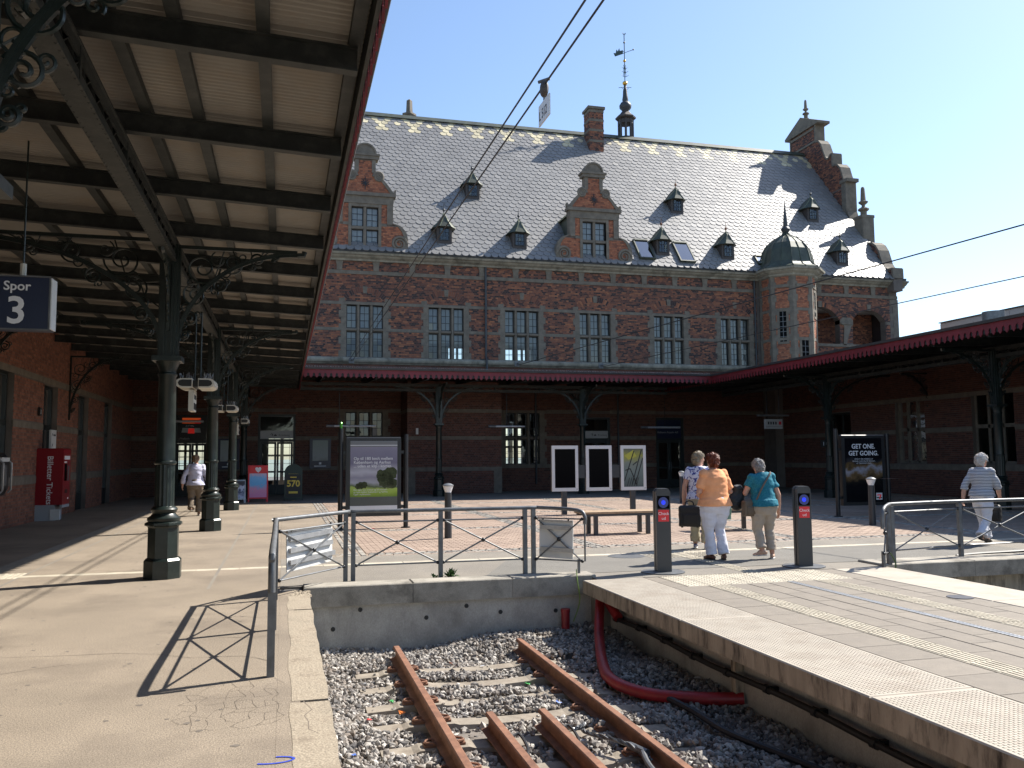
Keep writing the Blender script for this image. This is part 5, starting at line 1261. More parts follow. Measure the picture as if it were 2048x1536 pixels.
def front_canopy():
    o = thing('front_canopy', 'red fringed canopy along the foot of the station facade', 'canopy', (LCX, FCY, 0)); Wx = RCX-LCX; D = 40-FCY-.02
    for x in [.8+2*i for i in range(9)]:
        for (w, a, b) in ((.1,0,.016),(.022,.016,.184),(.1,.184,.2)):
            pass
        mb = MB()
        for (w, a, b) in ((.1,0,.016),(.022,.016,.184),(.1,.184,.2)): mb.prism([(.1,4.645+a),(D,4.64+SLOPE*D+a),(D,4.64+SLOPE*D+b),(.1,4.645+b)], lambda u, z, d: (d, u, z), x-w/2, x+w/2)
        mb.build('cross_beam', 'iron_dull', o)
    for y in (.12,.82,1.47,2.4,3.4,4.4,5.4,6.4): z = 4.84+SLOPE*y; MB().box(0, Wx, y-.05, y+.05, z+.001, z+.09).build('purlin', 'iron_dull', o)
    mb = MB(); n = int(Wx/.0127); 
    for i in range(n+1): x = Wx*i/n; z = .012*math.sin(2*PI*x/.076); mb.v += [(x,0,4.945+z),(x,D,4.945+SLOPE*D+z)]
    mb.f = [(2*i,2*i+2,2*i+3,2*i+1) for i in range(n)]; mb.build('roof_sheet', 'shaded_ceiling', o, fixn=False)
    MB().add([(0,-.03,5.0),(Wx,-.03,5.0),(Wx,D,5.0+SLOPE*D),(0,D,5.0+SLOPE*D)],[(0,1,2,3)]).build('roof_covering', 'zinc', o)
    MB().box(0, Wx, .012, .045, 4.72, 5.0).build('fascia', 'iron_dull', o); MB().prism([(-.03,4.985),(-.1,4.985),(-.12,5.06),(-.09,5.06),(-.08,5.01),(-.03,5.01)], lambda u, z, d: (d, u, z), 0, Wx).build('gutter', 'lead', o)
    for i in range(int(Wx/.213)): inst(VAL, 'valance_board', o, (i*.213+.02, -.012, 4.66))
    for x in (.02, Wx-.02): MB().prism([(0,4.9),(D,4.9),(D,5.0+SLOPE*D),(0,5.0)], lambda u, z, d: (d, u, z), x-.02, x+.02).build('valley_board', 'iron_dull', o)
    for x0 in (0, 8): q = inst(LAT8, 'lattice_girder', o, (x0, 2.25, 0), (0,0,-PI/2))
    for x in (5.63, 11.98):
        cobj = bpy.data.objects.new('column', None); COL.objects.link(cobj); cobj.parent = o; cobj.location = (x, 2.25, 0)
        for nme, me in COLM: inst(me, nme, cobj)
        for rz, me in ((-PI/2,BR_OUT),(PI/2,BR_IN),(0,BR_OUT),(PI,BR_OUT)): inst(me, 'bracket', cobj, (0,0,0), (0,0,rz))
    sp_ = MB(); x = .1
    while x < Wx:
        for dy in (.12, .3): sp_.beam((x,dy,5.0+SLOPE*dy),(x+random.uniform(-.01,.01),dy+random.uniform(-.04,.04),5.13+SLOPE*dy), .004, .004)
        x += .06
    stuff(sp_.build('bird_spikes', 'galv', o, fixn=False)); return o
fc_ = front_canopy()
# right canopy: mirrored frame (edge towards -x)
rc2 = canopy('right_canopy', 'dark iron platform canopy with red fringe on the right', (RCX, FCY+6.65, 0), PI, 45.25-.2, [11.55, 19.55, 27.55], [11.55, 19.55, 27.55], 'shaded_ceiling')
# wall lamps hung below the front canopy
def tube_lamp(x, y, z, L, rod, label):
    o = thing('tube_lamp', label, 'lamp', (x, y, z), 0, 'tube lamps under the canopies')
    MB().tube([(-L/2,0,0),(L/2,0,0)], .05, 10).build('lamp_tube', 'galv', o, True)
    MB().tube([(-L/2-.02,0,0),(-L/2+.3,0,0)], .055, 10).build('end_cap', 'steel', o, True)
    MB().tube([(rod,0,.04),(rod,0,4.9-z)], .014, 6).build('hanger_rod', 'blackmetal', o)
tube_lamp(2.7, 36.2, 2.93, 2.0, -.5, 'thin grey tube lamp hanging above the landscape poster stand')
tube_lamp(9.35, 36.2, 2.93, 1.6, .0, 'thin grey tube lamp hanging in front of the lit ground floor window')
tube_lamp(16.6, 36.2, 2.9, 1.9, .2, 'thin grey tube lamp hanging before the dark door on the right')
tube_lamp(-3.9, 36.2, 3.1, 1.6, -.2, 'thin grey tube lamp hanging before the shop doorway')

# twin platform lamps with sign plates
def twin_lamp(y, label, sign):
    o = thing('twin_platform_lamp', label, 'lamp', (-1.57, y, 2.98), 0, 'twin lamps hung along the left platform')
    for s_ in (-1, 1):
        pts = [(.0,-.085),(.2,-.085),(.26,-.06),(.285,0),(.26,.06),(.2,.085),(.0,.085)]
        b = MB().prism([(s_*(.05+u), w) for u, w in pts], lambda u, w, d: (u, d, w), -.42, .42); b.build('lamp_housing', 'cream', o)
        g = MB().prism([(s_*(.05+u*.82+.01), w*.7) for u, w in pts], lambda u, w, d: (u, d, w), -.424, -.42); g.build('end_grille', 'blacktxt', o)
        sp2 = MB()
        for i in range(16): x = s_*random.uniform(.08,.3); y_ = random.uniform(-.38,.38); sp2.beam((x,y_,.08),(x+random.uniform(-.05,.05),y_+random.uniform(-.05,.05),.2), .005, .005)
        sp2.build('bird_spikes', 'galv', o)
        rb = MB()
        for i in range(11): yy = -.36+.072*i; rb.box(s_*.30-.006, s_*.30+.03*s_+.0, yy, yy+.03, -.05, .05)
        rb.build('cooling_ribs', 'cream', o)
    MB().box(-.05,.05,-.3,.3,-.06,.06).build('centre_bar', 'blackmetal', o)
    r = MB(); r.tube([(-.05,0,.05),(-.05,0,1.7)], .018, 6); r.tube([(.05,0,.05),(.05,0,1.7)], .018, 6); r.build('hanger_rod', 'iron', o)
    if sign:
        sg = MB().cbox(-.12,-.03,-.3,.22,-.5,-.11,.01).build('sign_box', 'cream', o)
        for k in range(5): MB().box(-.028,-.025,-.26+.095*k,-.2+.095*k,-.47,-.35).build('pictogram', 'blacktxt', sg)
        [MB().box(-.028,-.025,-.2+.09*k,-.15+.09*k,-.28,-.2).build('pictogram', 'blacktxt', sg) for k in range(4)]
twin_lamp(16.9, 'nearest twin cream lamp with sign plate hanging along the left platform', True)
twin_lamp(24.9, 'second twin cream lamp hanging along the left platform', False)
twin_lamp(33.2, 'farthest twin cream lamp hanging along the left platform', True)
# ================================================================ signs and furniture
def rbox(mb, x0, x1, y0, y1, z0, z1, r=.03, n=4):
    """box with rounded vertical edges"""
    pts = []
    for cx, cy, a0 in ((x1-r,y1-r,0),(x0+r,y1-r,PI/2),(x0+r,y0+r,PI),(x1-r,y0+r,1.5*PI)):
        for i in range(n+1): a = a0+PI/2*i/n; pts.append((cx+r*math.cos(a), cy+r*math.sin(a)))
    return mb.prism(pts, lambda u, w, d: (u, w, d), z0, z1)
# track number sign
o = thing('track_number_sign', 'navy blue box sign reading Spor 3 hanging at the left edge', 'sign', (-2.37, 8.7, 2.8)); o.scale = (.95,.95,.95)
MB().cbox(-.31,.27,0,.2,.0,.52,.012).build('sign_box', 'navy', o)
MB().box(.272,.285,.005,.195,.01,.51).build('side_panel', 'whiteplate', o)
MB().tube([(0,.1,.52),(0,.1,.66)], .03, 8).build('hanger', 'cream', o, True); MB().tube([(0,.1,.66),(0,.1,1.9)], .009, 8).build('hanger_rod', 'iron', o)
fr_ = MB(); fr_.box(-.315,.275,-.006,.0,-.006,.008); fr_.box(-.315,.275,-.006,.0,.512,.526); fr_.box(.262,.276,-.006,.0,.008,.512); fr_.build('sign_trim', 'steel', o)
text('Spor', .125, 'whitetxt', o, (-.02,-.004,.38), align='CENTER', bold=.002); text('3', .37, 'whitetxt', o, (-.02,-.004,.06), align='CENTER', bold=.006)

# ticket machine
o = thing('ticket_machine', 'red ticket machine on a grey plinth against the left wall', 'ticket machine', (-6.02, 25.8, 0))
MB().cbox(-.33,.33,-.4,.4,.42,1.92,.02).build('cabinet', 'redmach', o); MB().box(-.33,.15,-.39,.39,.0,.418).build('plinth', 'greymach', o); MB().box(.05,.28,-.41,-.36,.02,.3).build('plinth_flap', 'whiteplate', o); MB().box(.28,.335,-.38,.38,.34,.418).build('front_lip', 'greymach', o)
text('Billetter Tickets', .2, 'whitetxt', o, (-.05,-.404,1.72), (PI/2, PI/2, 0), bold=.002)
MB().box(.331,.34,-.25,.0,1.05,1.5).build('screen', 'blackglass', o); MB().box(.331,.338,.1,.25,1.05,1.45).build('card_reader', 'steel', o); MB().box(.331,.336,-.3,.3,1.62,1.72).build('price_strip', 'whitetxt', o)
MB().box(.331,.345,-.15,.1,.72,.82).build('coin_tray', 'blackmetal', o); MB().box(.331,.336,.15,.25,.55,.6).build('sticker', 'whitetxt', o); MB().box(.331,.334,-.3,.0,1.53,1.57).build('small_print', 'whitetxt', o)
# notice board above it, on the wall
o = thing('notice_plate', 'white notice plate on the doorway behind the ticket machine', 'sign', (-6.25, 26.7, 2.15)); MB().box(-.05,0,-.28,.28,-.3,.3).build('plate', 'whiteplate', o); MB().box(.001,.004,-.05,.2,.13,.18).build('small_print', 'blacktxt', o); MB().prism([(-.2,.12),(-.1,.18),(-.14,.22)], lambda u, w, d: (.001+d, u, w), 0, .003).build('symbol', 'blacktxt', o); MB().prism([(-.2,-.2),(-.1,-.12),(-.15,-.08)], lambda u, w, d: (.001+d, u, w), 0, .003).build('symbol', 'blacktxt', o)
# telephone hood on the left wall
o = thing('wall_telephone_hood', 'black rounded wall unit with steel rails at the left edge', 'telephone', (-6.35, 21.3, 1.25))
mb = MB(); mb.prism([(0,-.5),(.3,-.42),(.38,-.25),(.38,.35),(.3,.5),(0,.6)], lambda u, w, d: (u, d, w), -.4, .4); mb.build('hood', 'blackmetal', o)
MB().tube([(.4,-.3,.35),(.46,-.3,.3),(.46,-.3,-.3),(.4,-.3,-.36)], .02, 6).tube([(.4,.3,.35),(.46,.3,.3),(.46,.3,-.3),(.4,.3,-.36)], .02, 6).build('guard_rail', 'galv', o, True); MB().box(.38,.4,-.2,.2,-.2,.25).build('keypad_panel', 'steel', o); MB().box(.381,.42,-.3,.3,.33,.42).build('header_strip', 'whiteplate', o)
o = thing('platform_number_plate', 'small black number plate on the left brick wall', 'sign', (-6.33, 25.4, 2.9)); MB().box(0,.05,-.11,.11,-.11,.11).build('plate', 'blacktxt', o); text('3', .16, 'whitetxt', o, (.053,-.05,-.06), (PI/2,0,PI/2))

# sandwich boards
def sandwich(x, y, w, h, rz, label, frame, face, lean=.12):
    o = thing('sandwich_board', label, 'sandwich board', (x, y, 0), rz, 'sandwich boards at the shop corner')
    for s_ in (-1, 1):
        mb = MB(); dy = lambda z: s_*(.24-lean*z/h*1.6) ; f3_ = lambda u, z, d: (u, s_*d+dy(z)*1.0, z)
        for a, b, c, d in ((-w/2,-w/2+.05,0,h),(w/2-.05,w/2,0,h),(-w/2+.05,w/2-.05,h-.05,h),(-w/2+.05,w/2-.05,.12,.17)): mb.prism([(a,c),(b,c),(b,d),(a,d)], f3_, 0, .025)
        mb.build('frame', frame, o)
        p = MB().prism([(-w/2+.05,.17),(w/2-.05,.17),(w/2-.05,h-.05),(-w/2+.05,h-.05)], f3_, .005, .02); p.build('poster', face if s_ < 0 else 'whiteplate', o)
    return o, lambda z: -(.24-lean*z/h*1.6)-.022
def picture_mat(name, z0, z1, stops, scale=6, amt=.3, noise2=None):
    """printed picture: colour bands with height broken up by noise (object coordinates)"""
    m = bpy.data.materials.new(name); m.use_nodes = True; t = m.node_tree; L = t.links.new; b = t.nodes['Principled BSDF']; b.inputs['Roughness'].default_value = .3; b.inputs['Specular IOR Level'].default_value = .04
    tc = _n(t, 'ShaderNodeTexCoord'); sp = _n(t, 'ShaderNodeSeparateXYZ'); L(tc.outputs['Object'], sp.inputs[0])
    mr = _n(t, 'ShaderNodeMapRange'); mr.inputs[1].default_value = z0; mr.inputs[2].default_value = z1; L(sp.outputs[2], mr.inputs[0])
    nz = _n(t, 'ShaderNodeTexNoise'); nz.inputs['Scale'].default_value = scale; nz.inputs['Detail'].default_value = 5; L(tc.outputs['Object'], nz.inputs['Vector'])
    ma = _n(t, 'ShaderNodeMath', operation='MULTIPLY_ADD'); ma.inputs[1].default_value = amt; L(nz.outputs[0], ma.inputs[0]); L(mr.outputs[0], ma.inputs[2]); su = _n(t, 'ShaderNodeMath', operation='SUBTRACT'); su.inputs[1].default_value = amt/2; L(ma.outputs[0], su.inputs[0])
    cr = _n(t, 'ShaderNodeValToRGB'); e = cr.color_ramp.elements
    while len(e) < len(stops): e.new(.5)
    for q, (p, c) in zip(e, stops): q.position = p; q.color = (*c, 1)
    L(su.outputs[0], cr.inputs[0]); L(cr.outputs[0], b.inputs['Base Color']); M[name] = m; return name
picture_mat('beach_poster', .2, 1.2, [(0,(.75,.3,.5)),(.25,(.75,.35,.5)),(.45,(.2,.5,.8)),(.7,(.25,.55,.85)),(.85,(.7,.5,.6)),(1,(.3,.55,.85))], 9, .5)
picture_mat('news_poster', .2, .8, [(0,(.5,.55,.7)),(.42,(.05,.06,.12)),(.5,(.55,.6,.75)),(.7,(.6,.65,.8)),(.74,(.06,.07,.15)),(1,(.6,.65,.8))], 16, .9)
s1, _ = sandwich(-1.62, 33.4, .55, .84, .1, 'low grey framed sandwich board with printed notice, nearest the columns', 'galv', 'news_poster')
MB().box(-.24,.24,-.30,-.25,.66,.8).build('header_strip', 'navy', s1)
s2, dy = sandwich(-.92, 33.9, .72, 1.36, .08, 'tall red sandwich board with colourful ice cream poster', 'redsign', 'beach_poster')
MB().box(-.31,.31,-.115,-.095,1.06,1.33).build('header_strip', 'redsign', s2); text('♥', .2, 'whitetxt', s2, (0,-.12,1.12), align='CENTER')
s3 = thing('sandwich_board', 'dark green round topped sandwich board reading 570', 'sandwich board', (.38, 34.4, 0), -.02, 'sandwich boards at the shop corner'); s3.scale = (.84, 1, .98)
arc = [(-.4,.05),(.4,.05),(.4,1.1)]+[(.4*math.cos(PI*i/12*.5), 1.1+.32*math.sin(PI*i/12*.5)) for i in range(1,13)]+[(-.4*math.sin(PI*i/24), 1.1+.32*math.cos(PI*i/24)) for i in range(1,13)]
MB().prism(arc, lambda u, w, d: (u, d-.1*(1-w/1.4), w), -.06, 0).build('board', 'greenboard', s3); MB().prism([(-.33,.12),(.33,.12),(.33,1.0),(-.33,1.0)], lambda u, w, d: (u, d-.1*(1-w/1.4), w), -.064, -.061).build('poster', 'blackmetal', s3)
text('570', .34, 'yellowtxt', s3, (0,-.125,.55), align='CENTER', bold=.01, sx=1.15); MB().box(-.14,.14,-.122,-.118,.89,.93).build('small_print', 'yellowtxt', s3); MB().box(-.22,.22,-.152,-.148,.43,.46).build('small_print', 'yellowtxt', s3); MB().box(-.2,.2,-.17,-.155,.28,.36).build('price_plate', 'yellowtxt', s3)
MB().lathe([(.09,0),(.09,.004)], (0,0,0), 14).build('badge', 'yellowtxt', s3); s3.children[-1].rotation_euler = (PI/2,0,0); s3.children[-1].location = (0,-.066,1.2)
MB().box(-.42,-.38,.0,.3,0,.04).box(.38,.42,0,.3,0,.04).build('foot', 'blackmetal', s3)
# framed timetable posters on the facade
picture_mat('pale_poster', .9, 2.5, [(0,(.42,.44,.42)),(.3,(.3,.3,.26)),(.5,(.44,.46,.44)),(1,(.36,.42,.38))], 5, .4)
for x, lab in ((1.6,'pale framed timetable poster right of the left double door'),(-2.35,'pale framed timetable poster left of the left double door')):
    o = thing('timetable_poster', lab, 'poster', (x, FY-.03, 0), 0, 'timetable posters on the facade'); MB().box(-.47,.47,-.05,0,1.15,2.5).build('frame', 'navy', o); MB().box(-.34,.34,-.056,-.051,1.5,2.42).build('poster', 'pale_poster', o); MB().box(-.26,.26,-.054,-.051,1.24,1.28).build('small_print', 'whitetxt', o); MB().box(-.05,.05,-.056,-.051,1.33,1.43).build('symbol','whitetxt',o)

# poster kiosks
def kiosk(x, y, rz, label, z0, z1, w, face):
    o = thing('poster_stand', label, 'poster stand', (x, y, 0), rz)
    for s_, h in ((-1, 2.28), (1, 2.15)):
        MB().tube([(s_*(w/2+.12),0,0),(s_*(w/2+.12),0,h)], .055, 14).lathe([(.11,0),(.11,.02)], (s_*(w/2+.12),0,0), 14).build('post', 'blackmetal', o, True)
        MB().box(min(s_*(w/2+.0),s_*(w/2+.09)), max(s_*(w/2+.0),s_*(w/2+.09)), -.02, .02, .45, .52).box(min(s_*(w/2+.0),s_*(w/2+.09)), max(s_*(w/2+.0),s_*(w/2+.09)), -.02, .02, 1.7, 1.77).build('clamp', 'blackmetal', o)
    MB().cbox(-w/2, w/2, -.07, .07, z0, z1, .02).build('case', 'blackmetal', o)
    ins = .09; MB().add([(-w/2+ins,-.074,z0+ins),(w/2-ins,-.074,z0+ins),(w/2-ins,-.074,z1-ins),(-w/2+ins,-.074,z1-ins)],[(0,1,2,3)]).build('poster', face, o)
    MB().add([(-w/2+ins-.02,-.082,z0+ins-.02),(w/2-ins+.02,-.082,z0+ins-.02),(w/2-ins+.02,-.082,z1-ins+.02),(-w/2+ins-.02,-.082,z1-ins+.02)],[(0,1,2,3)]).build('glass_cover', 'posterglass', o)
    return o
M['posterglass'] = glass_mat('poster_glass', (.98,.985,.985), .1, .03)
picture_mat('landscape_poster', .36, 1.98, [(0,(.1,.12,.08)),(.18,(.1,.12,.08)),(.22,(.2,.3,.05)),(.3,(.36,.5,.09)),(.35,(.4,.52,.13)),(.37,(.12,.16,.08)),(.42,(.42,.43,.48)),(.5,(.3,.29,.36)),(.58,(.5,.5,.56)),(.7,(.2,.19,.27)),(.9,(.26,.25,.33)),(1,(.3,.29,.36))], 2.6, .16)
# bands that must stay straight (caption strip and header) are separate prints
k1 = kiosk(2.0, 20.0, .02, 'black two-post stand with a green landscape train poster', .28, 2.08, 1.25, 'landscape_poster')
MB().box(-.535,.535,-.0795,-.0755,.375,.52).build('caption_strip', 'whitetxt', k1); MB().box(-.535,.535,-.079,-.076,.522,.72).build('grey_strip', mat('poster_grey',(.13,.14,.13),.3,spec=.05), k1)
MB().box(-.535,.535,-.079,-.076,1.86,1.985).build('header_strip', mat('poster_head',(.2,.21,.22),.3,spec=.05), k1); MB().box(-.535,.535,-.0795,-.0792,1.885,1.9).build('header_line', 'whitetxt', k1)
tm_ = MB(); random.seed(4)
for cx, cz, r in ((.28,1.1,.2),(.38,1.25,.17),(.18,1.2,.14),(-.3,.98,.09),(-.22,.99,.08),(.42,1.02,.13),(-.36,.96,.07)):
    pts_ = [(cx+r*random.uniform(.75,1.1)*math.cos(2*PI*i/18), cz+r*random.uniform(.75,1.1)*math.sin(2*PI*i/18)) for i in range(18)]; tm_.prism(pts_, lambda u, w, d: (min(.53,u), -.0768-d, w), 0, .0006)
for x in (.24,.31,.4): tm_.prism([(x,.9),(x+.025,.9),(x+.02,1.15),(x+.005,1.15)], lambda u, w, d: (u, -.0768-d, w), 0, .0004)
tm_.build('printed_trees', mat('print_tree',(.06,.075,.035),.3,var=.4,scale=30,spec=.05), k1)
for i, t_ in enumerate(('Op til 180 km/t mellem','København og Aarhus','... uden et klip i kortet.')): text(t_, .094, 'whitetxt', k1, (-.46,-.0785,1.56-i*.085), ext=.0005, bold=.0012)
for i, t_ in enumerate(('Det tager kun 2 timer og 50 minutter','at rejse mellem København og Aarhus.','Også i myldretiden.')): text(t_, .05, 'whitetxt', k1, (-.46,-.0785,.865-i*.05), ext=.0005)
MB().box(-.02,.32,-.0815,-.0805,.415,.44).build('small_print', 'blacktxt', k1); MB().lathe([(.055,0),(.055,.001)], (0,0,0), 6).build('operator_logo', 'redsign', k1); k1.children[-1].rotation_euler = (PI/2,0,0); k1.children[-1].location = (.42,-.0805,.44)
MB().lathe([(.03,0),(.033,.12),(.02,.14)], (-.745,0,2.28), 10).build('beer_can', mat('green_can',(.05,.25,.03),.3,metal=.4)); tag(bpy.data.objects['beer_can'], 'small green can left on top of the poster stand post', 'can'); bpy.data.objects['beer_can'].location = (2.0, 20.0, 0)
picture_mat('coffee_poster', .3, 2.0, [(0,(.006,.006,.008)),(.3,(.008,.008,.01)),(.38,(.02,.018,.015)),(.47,(.16,.1,.045)),(.54,(.3,.3,.34)),(.6,(.14,.085,.03)),(.66,(.03,.03,.035)),(.72,(.007,.007,.009)),(1,(.006,.006,.008))], 3.4, .42)
k2 = kiosk(14.7, 19.6, -.06, 'black two-post stand with a dark coffee poster reading GET ONE GET GOING', .28, 2.12, 1.25, 'coffee_poster')
text('GET ONE.', .17, 'whitetxt', k2, (0,-.079,1.76), align='CENTER', ext=.0005, bold=.003, sx=.9); text('GET GOING.', .17, 'whitetxt', k2, (0,-.079,1.58), align='CENTER', ext=.0005, bold=.003, sx=.9)
for i, t_ in enumerate(('VIND ET ÅRS FORBRUG AF','ISKOLDE CHOCOLATE MOCHAS','AF TERMOKOP I DAG')): text(t_, .045, 'whitetxt', k2, (0,-.079,1.47-.055*i), align='CENTER', ext=.0005)
MB().prism([(-.17,.95),(.17,.95),(.2,1.28),(-.2,1.28)], lambda u, w, d: (u-.02, -.0785-d, w), 0, .0006).build('printed_cup', mat('cup_print',(.14,.06,.03),.4), k2)
MB().lathe([(.08,0),(.08,.0008)], (0,0,0), 16).build('printed_badge', 'green7', k2); k2.children[-1].rotation_euler = (PI/2,0,0); k2.children[-1].location = (-.02,-.0795,1.08)
MB().prism([(.32,.42),(.5,.42),(.5,.6),(.32,.6)], lambda u, w, d: (u, -.0785-d, w), 0, .0006).build('shop_logo', 'whitetxt', k2); MB().prism([(.35,.56),(.47,.56),(.47,.53),(.43,.44),(.39,.44),(.43,.53),(.35,.53)], lambda u, w, d: (u, -.0795-d, w), 0, .0006).build('shop_logo', 'red7', k2); MB().prism([(.33,.49),(.49,.49),(.49,.46),(.33,.46)], lambda u, w, d: (u, -.0792-d, w), 0, .0003).build('shop_logo', 'green7', k2)

# information screens on posts
o = thing('information_screen_stand', 'stand of three white framed portrait screens on two grey posts', 'information stand', (8.63, 23.0, 0))
picture_mat('map_picture', .7, 1.85, [(0,(.08,.1,.1)),(.4,(.16,.2,.19)),(.6,(.2,.23,.2)),(.8,(.3,.3,.08)),(1,(.1,.12,.13))], 3, .5)
for i, xc in enumerate((-1.03, -.025, 1.02)):
    fm = MB(); w = .385; z0, z1 = .64, 1.91
    fm.box(-w,-w+.085,-.06,-.03,z0,z1); fm.box(w-.085,w,-.06,-.03,z0,z1); fm.box(-w+.085,w-.085,-.06,-.03,z0,z0+.095); fm.box(-w+.085,w-.085,-.06,-.03,z1-.095,z1)
    s = fm.build('screen_frame', 'screenwhite', o); s.location = (xc,0,0)
    MB().box(-w,w,-.029,.06,z0,z1).build('screen_back', 'anthracite', s); MB().box(-w+.085,w-.085,-.05,-.03,z0+.095,z1-.095).build('screen', 'blackglass' if i < 2 else 'map_picture', s); MB().box(w-.05,w-.035,-.062,-.06,z0+.04,z0+.07).build('marking','blacktxt',s)
    if i == 2:
        lm = MB()
        for a, b in (((-.28,.9),(.02,1.75)),((-.05,.8),(.25,1.78)),((.05,.8),(.29,1.55)),((-.25,1.2),(-.1,1.25)),((-.02,1.35),(.12,1.45)),((-.1,1.25),(.1,.78))): lm.beam((a[0],-.0525,a[1]),(b[0],-.0525,b[1]),.002,.03,(1,0,0))
        for k in range(5): lm.beam((-.2+.07*k,-.0525,.75),(-.12+.07*k,-.0525,1.0),.002,.018,(1,0,0))
        lm.build('map_lines', 'blackmetal', s); MB().prism([(-.27,1.62),(.0,1.78),(.1,1.6),(-.15,1.5)], lambda u, ww, d: (u,-.0515-d,ww), 0, .0006).build('map_area', mat('map_yellow',(.4,.38,.05),.4), s)
for x in (-1.05, 1.0): MB().box(x-.07, x+.07, -.05, .05, 0, .64).build('post', 'anthracite', o)
MB().box(-.64,-.41,0,.05,1.0,1.36).box(.36,.63,0,.05,1.0,1.36).build('spacer_panel', 'anthracite', o)

# benches
def bench(x, y, L, label):
    o = thing('bench', label, 'bench', (x, y, 0), 0, 'wooden slat benches on the forecourt')
    for k in range(5): MB().cbox(-L/2, L/2, -.27+.11*k, -.27+.11*k+.095, .43, .475, .006).build('slat', 'wood', o)
    fr = MB(); fr.box(-L/2+.05, L/2-.05, -.26,-.2,.38,.429); fr.box(-L/2+.05, L/2-.05, .2,.26,.38,.429)
    for xx in (-L/2+.3, 0, L/2-.3): fr.box(xx-.03, xx+.03, -.2,.2,.385,.425)
    fr.build('frame', 'anthracite', o)
    for xx in (-L/2+.3, L/2-.3):
        for yy in (-.22, .22): MB().box(xx-.04, xx+.04, yy-.035, yy+.035, 0, .38).build('leg', 'anthracite', o)
    return o
bench(6.76, 16.95, 1.75, 'slatted wooden bench left of the talking women, behind the reader post')
bench(9.35, 16.95, 1.5, 'slatted wooden bench behind the woman in the teal top')

M['readerdisc'] = mat('blue_reader_disc', (.03, .045, .12), .3, emit=((.02, .04, .5), .05))
# check-out readers
def reader(x, y, rz, label):
    o = thing('ticket_reader_post', label, 'card reader', (x, y, 0), rz, 'card reader posts at the platform end')
    s = lambda w, d, zt, m, nme, yo: MB().prism([(-w/2,0),(w/2,0),(w/2,zt-.04),(w/2-.03,zt),(-w/2+.03,zt),(-w/2,zt-.04)], lambda u, z, dd: (u, yo+dd, z), 0, d).build(nme, m, o)
    s(.2, .085, 1.15, 'anthracite', 'front_column', -.1); s(.2, .085, 1.15, 'anthracite', 'rear_column', .02); s(.16, .035, 1.12, 'blackmetal', 'core', -.015)
    MB().lathe([(.3,0),(.3,.012),(.27,.016)], (0,0,0), 24).build('base_plate', 'steel', o)
    MB().prism([(-.085,.875),(.085,.875),(.085,1.05),(-.085,1.05)], lambda u, z, d: (u, -.1015-d, z), 0, .002).build('reader_panel', 'blackglass', o)
    MB().prism([(.07*math.cos(2*PI*i/24), .96+.074*math.sin(2*PI*i/24)) for i in range(24)], lambda u, z, d: (u, -.104-d, z), 0, .003).build('reader_disc', 'readerdisc', o); MB().prism([(.03*math.cos(2*PI*i/16), .96+.032*math.sin(2*PI*i/16)) for i in range(16)], lambda u, z, d: (u, -.1075-d, z), 0, .002).build('reader_light', 'bluelight', o)
    MB().prism([(-.075,.70),(.075,.70),(.075,.86),(-.075,.86)], lambda u, z, d: (u, -.104-d, z), 0, .002).build('label', 'redsign', o)
    text('Check', .058, 'whitetxt', o, (0,-.1065,.79), align='CENTER', ext=.0005); text('ud', .058, 'whitetxt', o, (0,-.1065,.725), align='CENTER', ext=.0005)
reader(5.1, 11.15, -.2, 'left grey card reader post with blue light and red Check ud label')
reader(7.28, 11.1, -.25, 'right grey card reader post with blue light and red Check ud label')

# bollard lamps
def bollard(x, y, label):
    o = thing('bollard_lamp', label, 'bollard', (x, y, 0), 0, 'bollard lamps on the forecourt')
    MB().lathe([(.075,0),(.07,.9)], (0,0,0), 16).build('post', 'anthracite', o, True); MB().lathe([(.06,.9),(.105,1.03)], (0,0,0), 12).build('lamp_prism', 'lampglass', o); MB().lathe([(.112,1.03),(.115,1.045),(.06,1.08),(.01,1.09)], (0,0,0), 16).build('cap', 'steel', o, True)
bollard(3.2, 17.13, 'dark bollard lamp in the sun behind the front railing'); bollard(13.2, 27.2, 'dark bollard lamp in the shade left of the talking women'); bollard(13.0, 17.05, 'dark bollard lamp in front of the coffee poster')

# hanging departure sign under the right canopy
o = thing('departure_sign', 'white pictogram sign hanging under the right canopy', 'sign', (20.7, 33.5, 2.75)); MB().box(-.42,.42,-.06,.06,0,.42).build('sign_box', 'signgrey', o); MB().box(-.75,.75,-.08,.08,.55,.62).build('top_bar', 'steel', o); MB().tube([(-.3,0,.42),(-.3,0,2.1)], .02, 6).tube([(.3,0,.42),(.3,0,2.1)], .02, 6).build('hanger_rod', 'blackmetal', o); [MB().box(-.3+.12*k,-.23+.12*k,-.064,-.061,.19,.31).build('pictogram', 'blacktxt', o) for k in range(4)]; MB().box(-.4,.4,-.064,-.061,.09,.1).build('rule','blacktxt',o); MB().box(.24,.36,-.064,-.061,.18,.32).build('pictogram', 'redsign', o)
o = thing('platform_number_plate', 'small black plate with white 1 on the right canopy column', 'sign', (19.62, 28.4, 2.02)); MB().box(-.1,.1,-.04,0,-.14,.14).build('plate','blacktxt',o); text('1', .2, 'whitetxt', o, (-.04,-.043,-.07)); MB().box(.1,.16,-.03,.0,-.05,.05).build('bracket','steel',o)

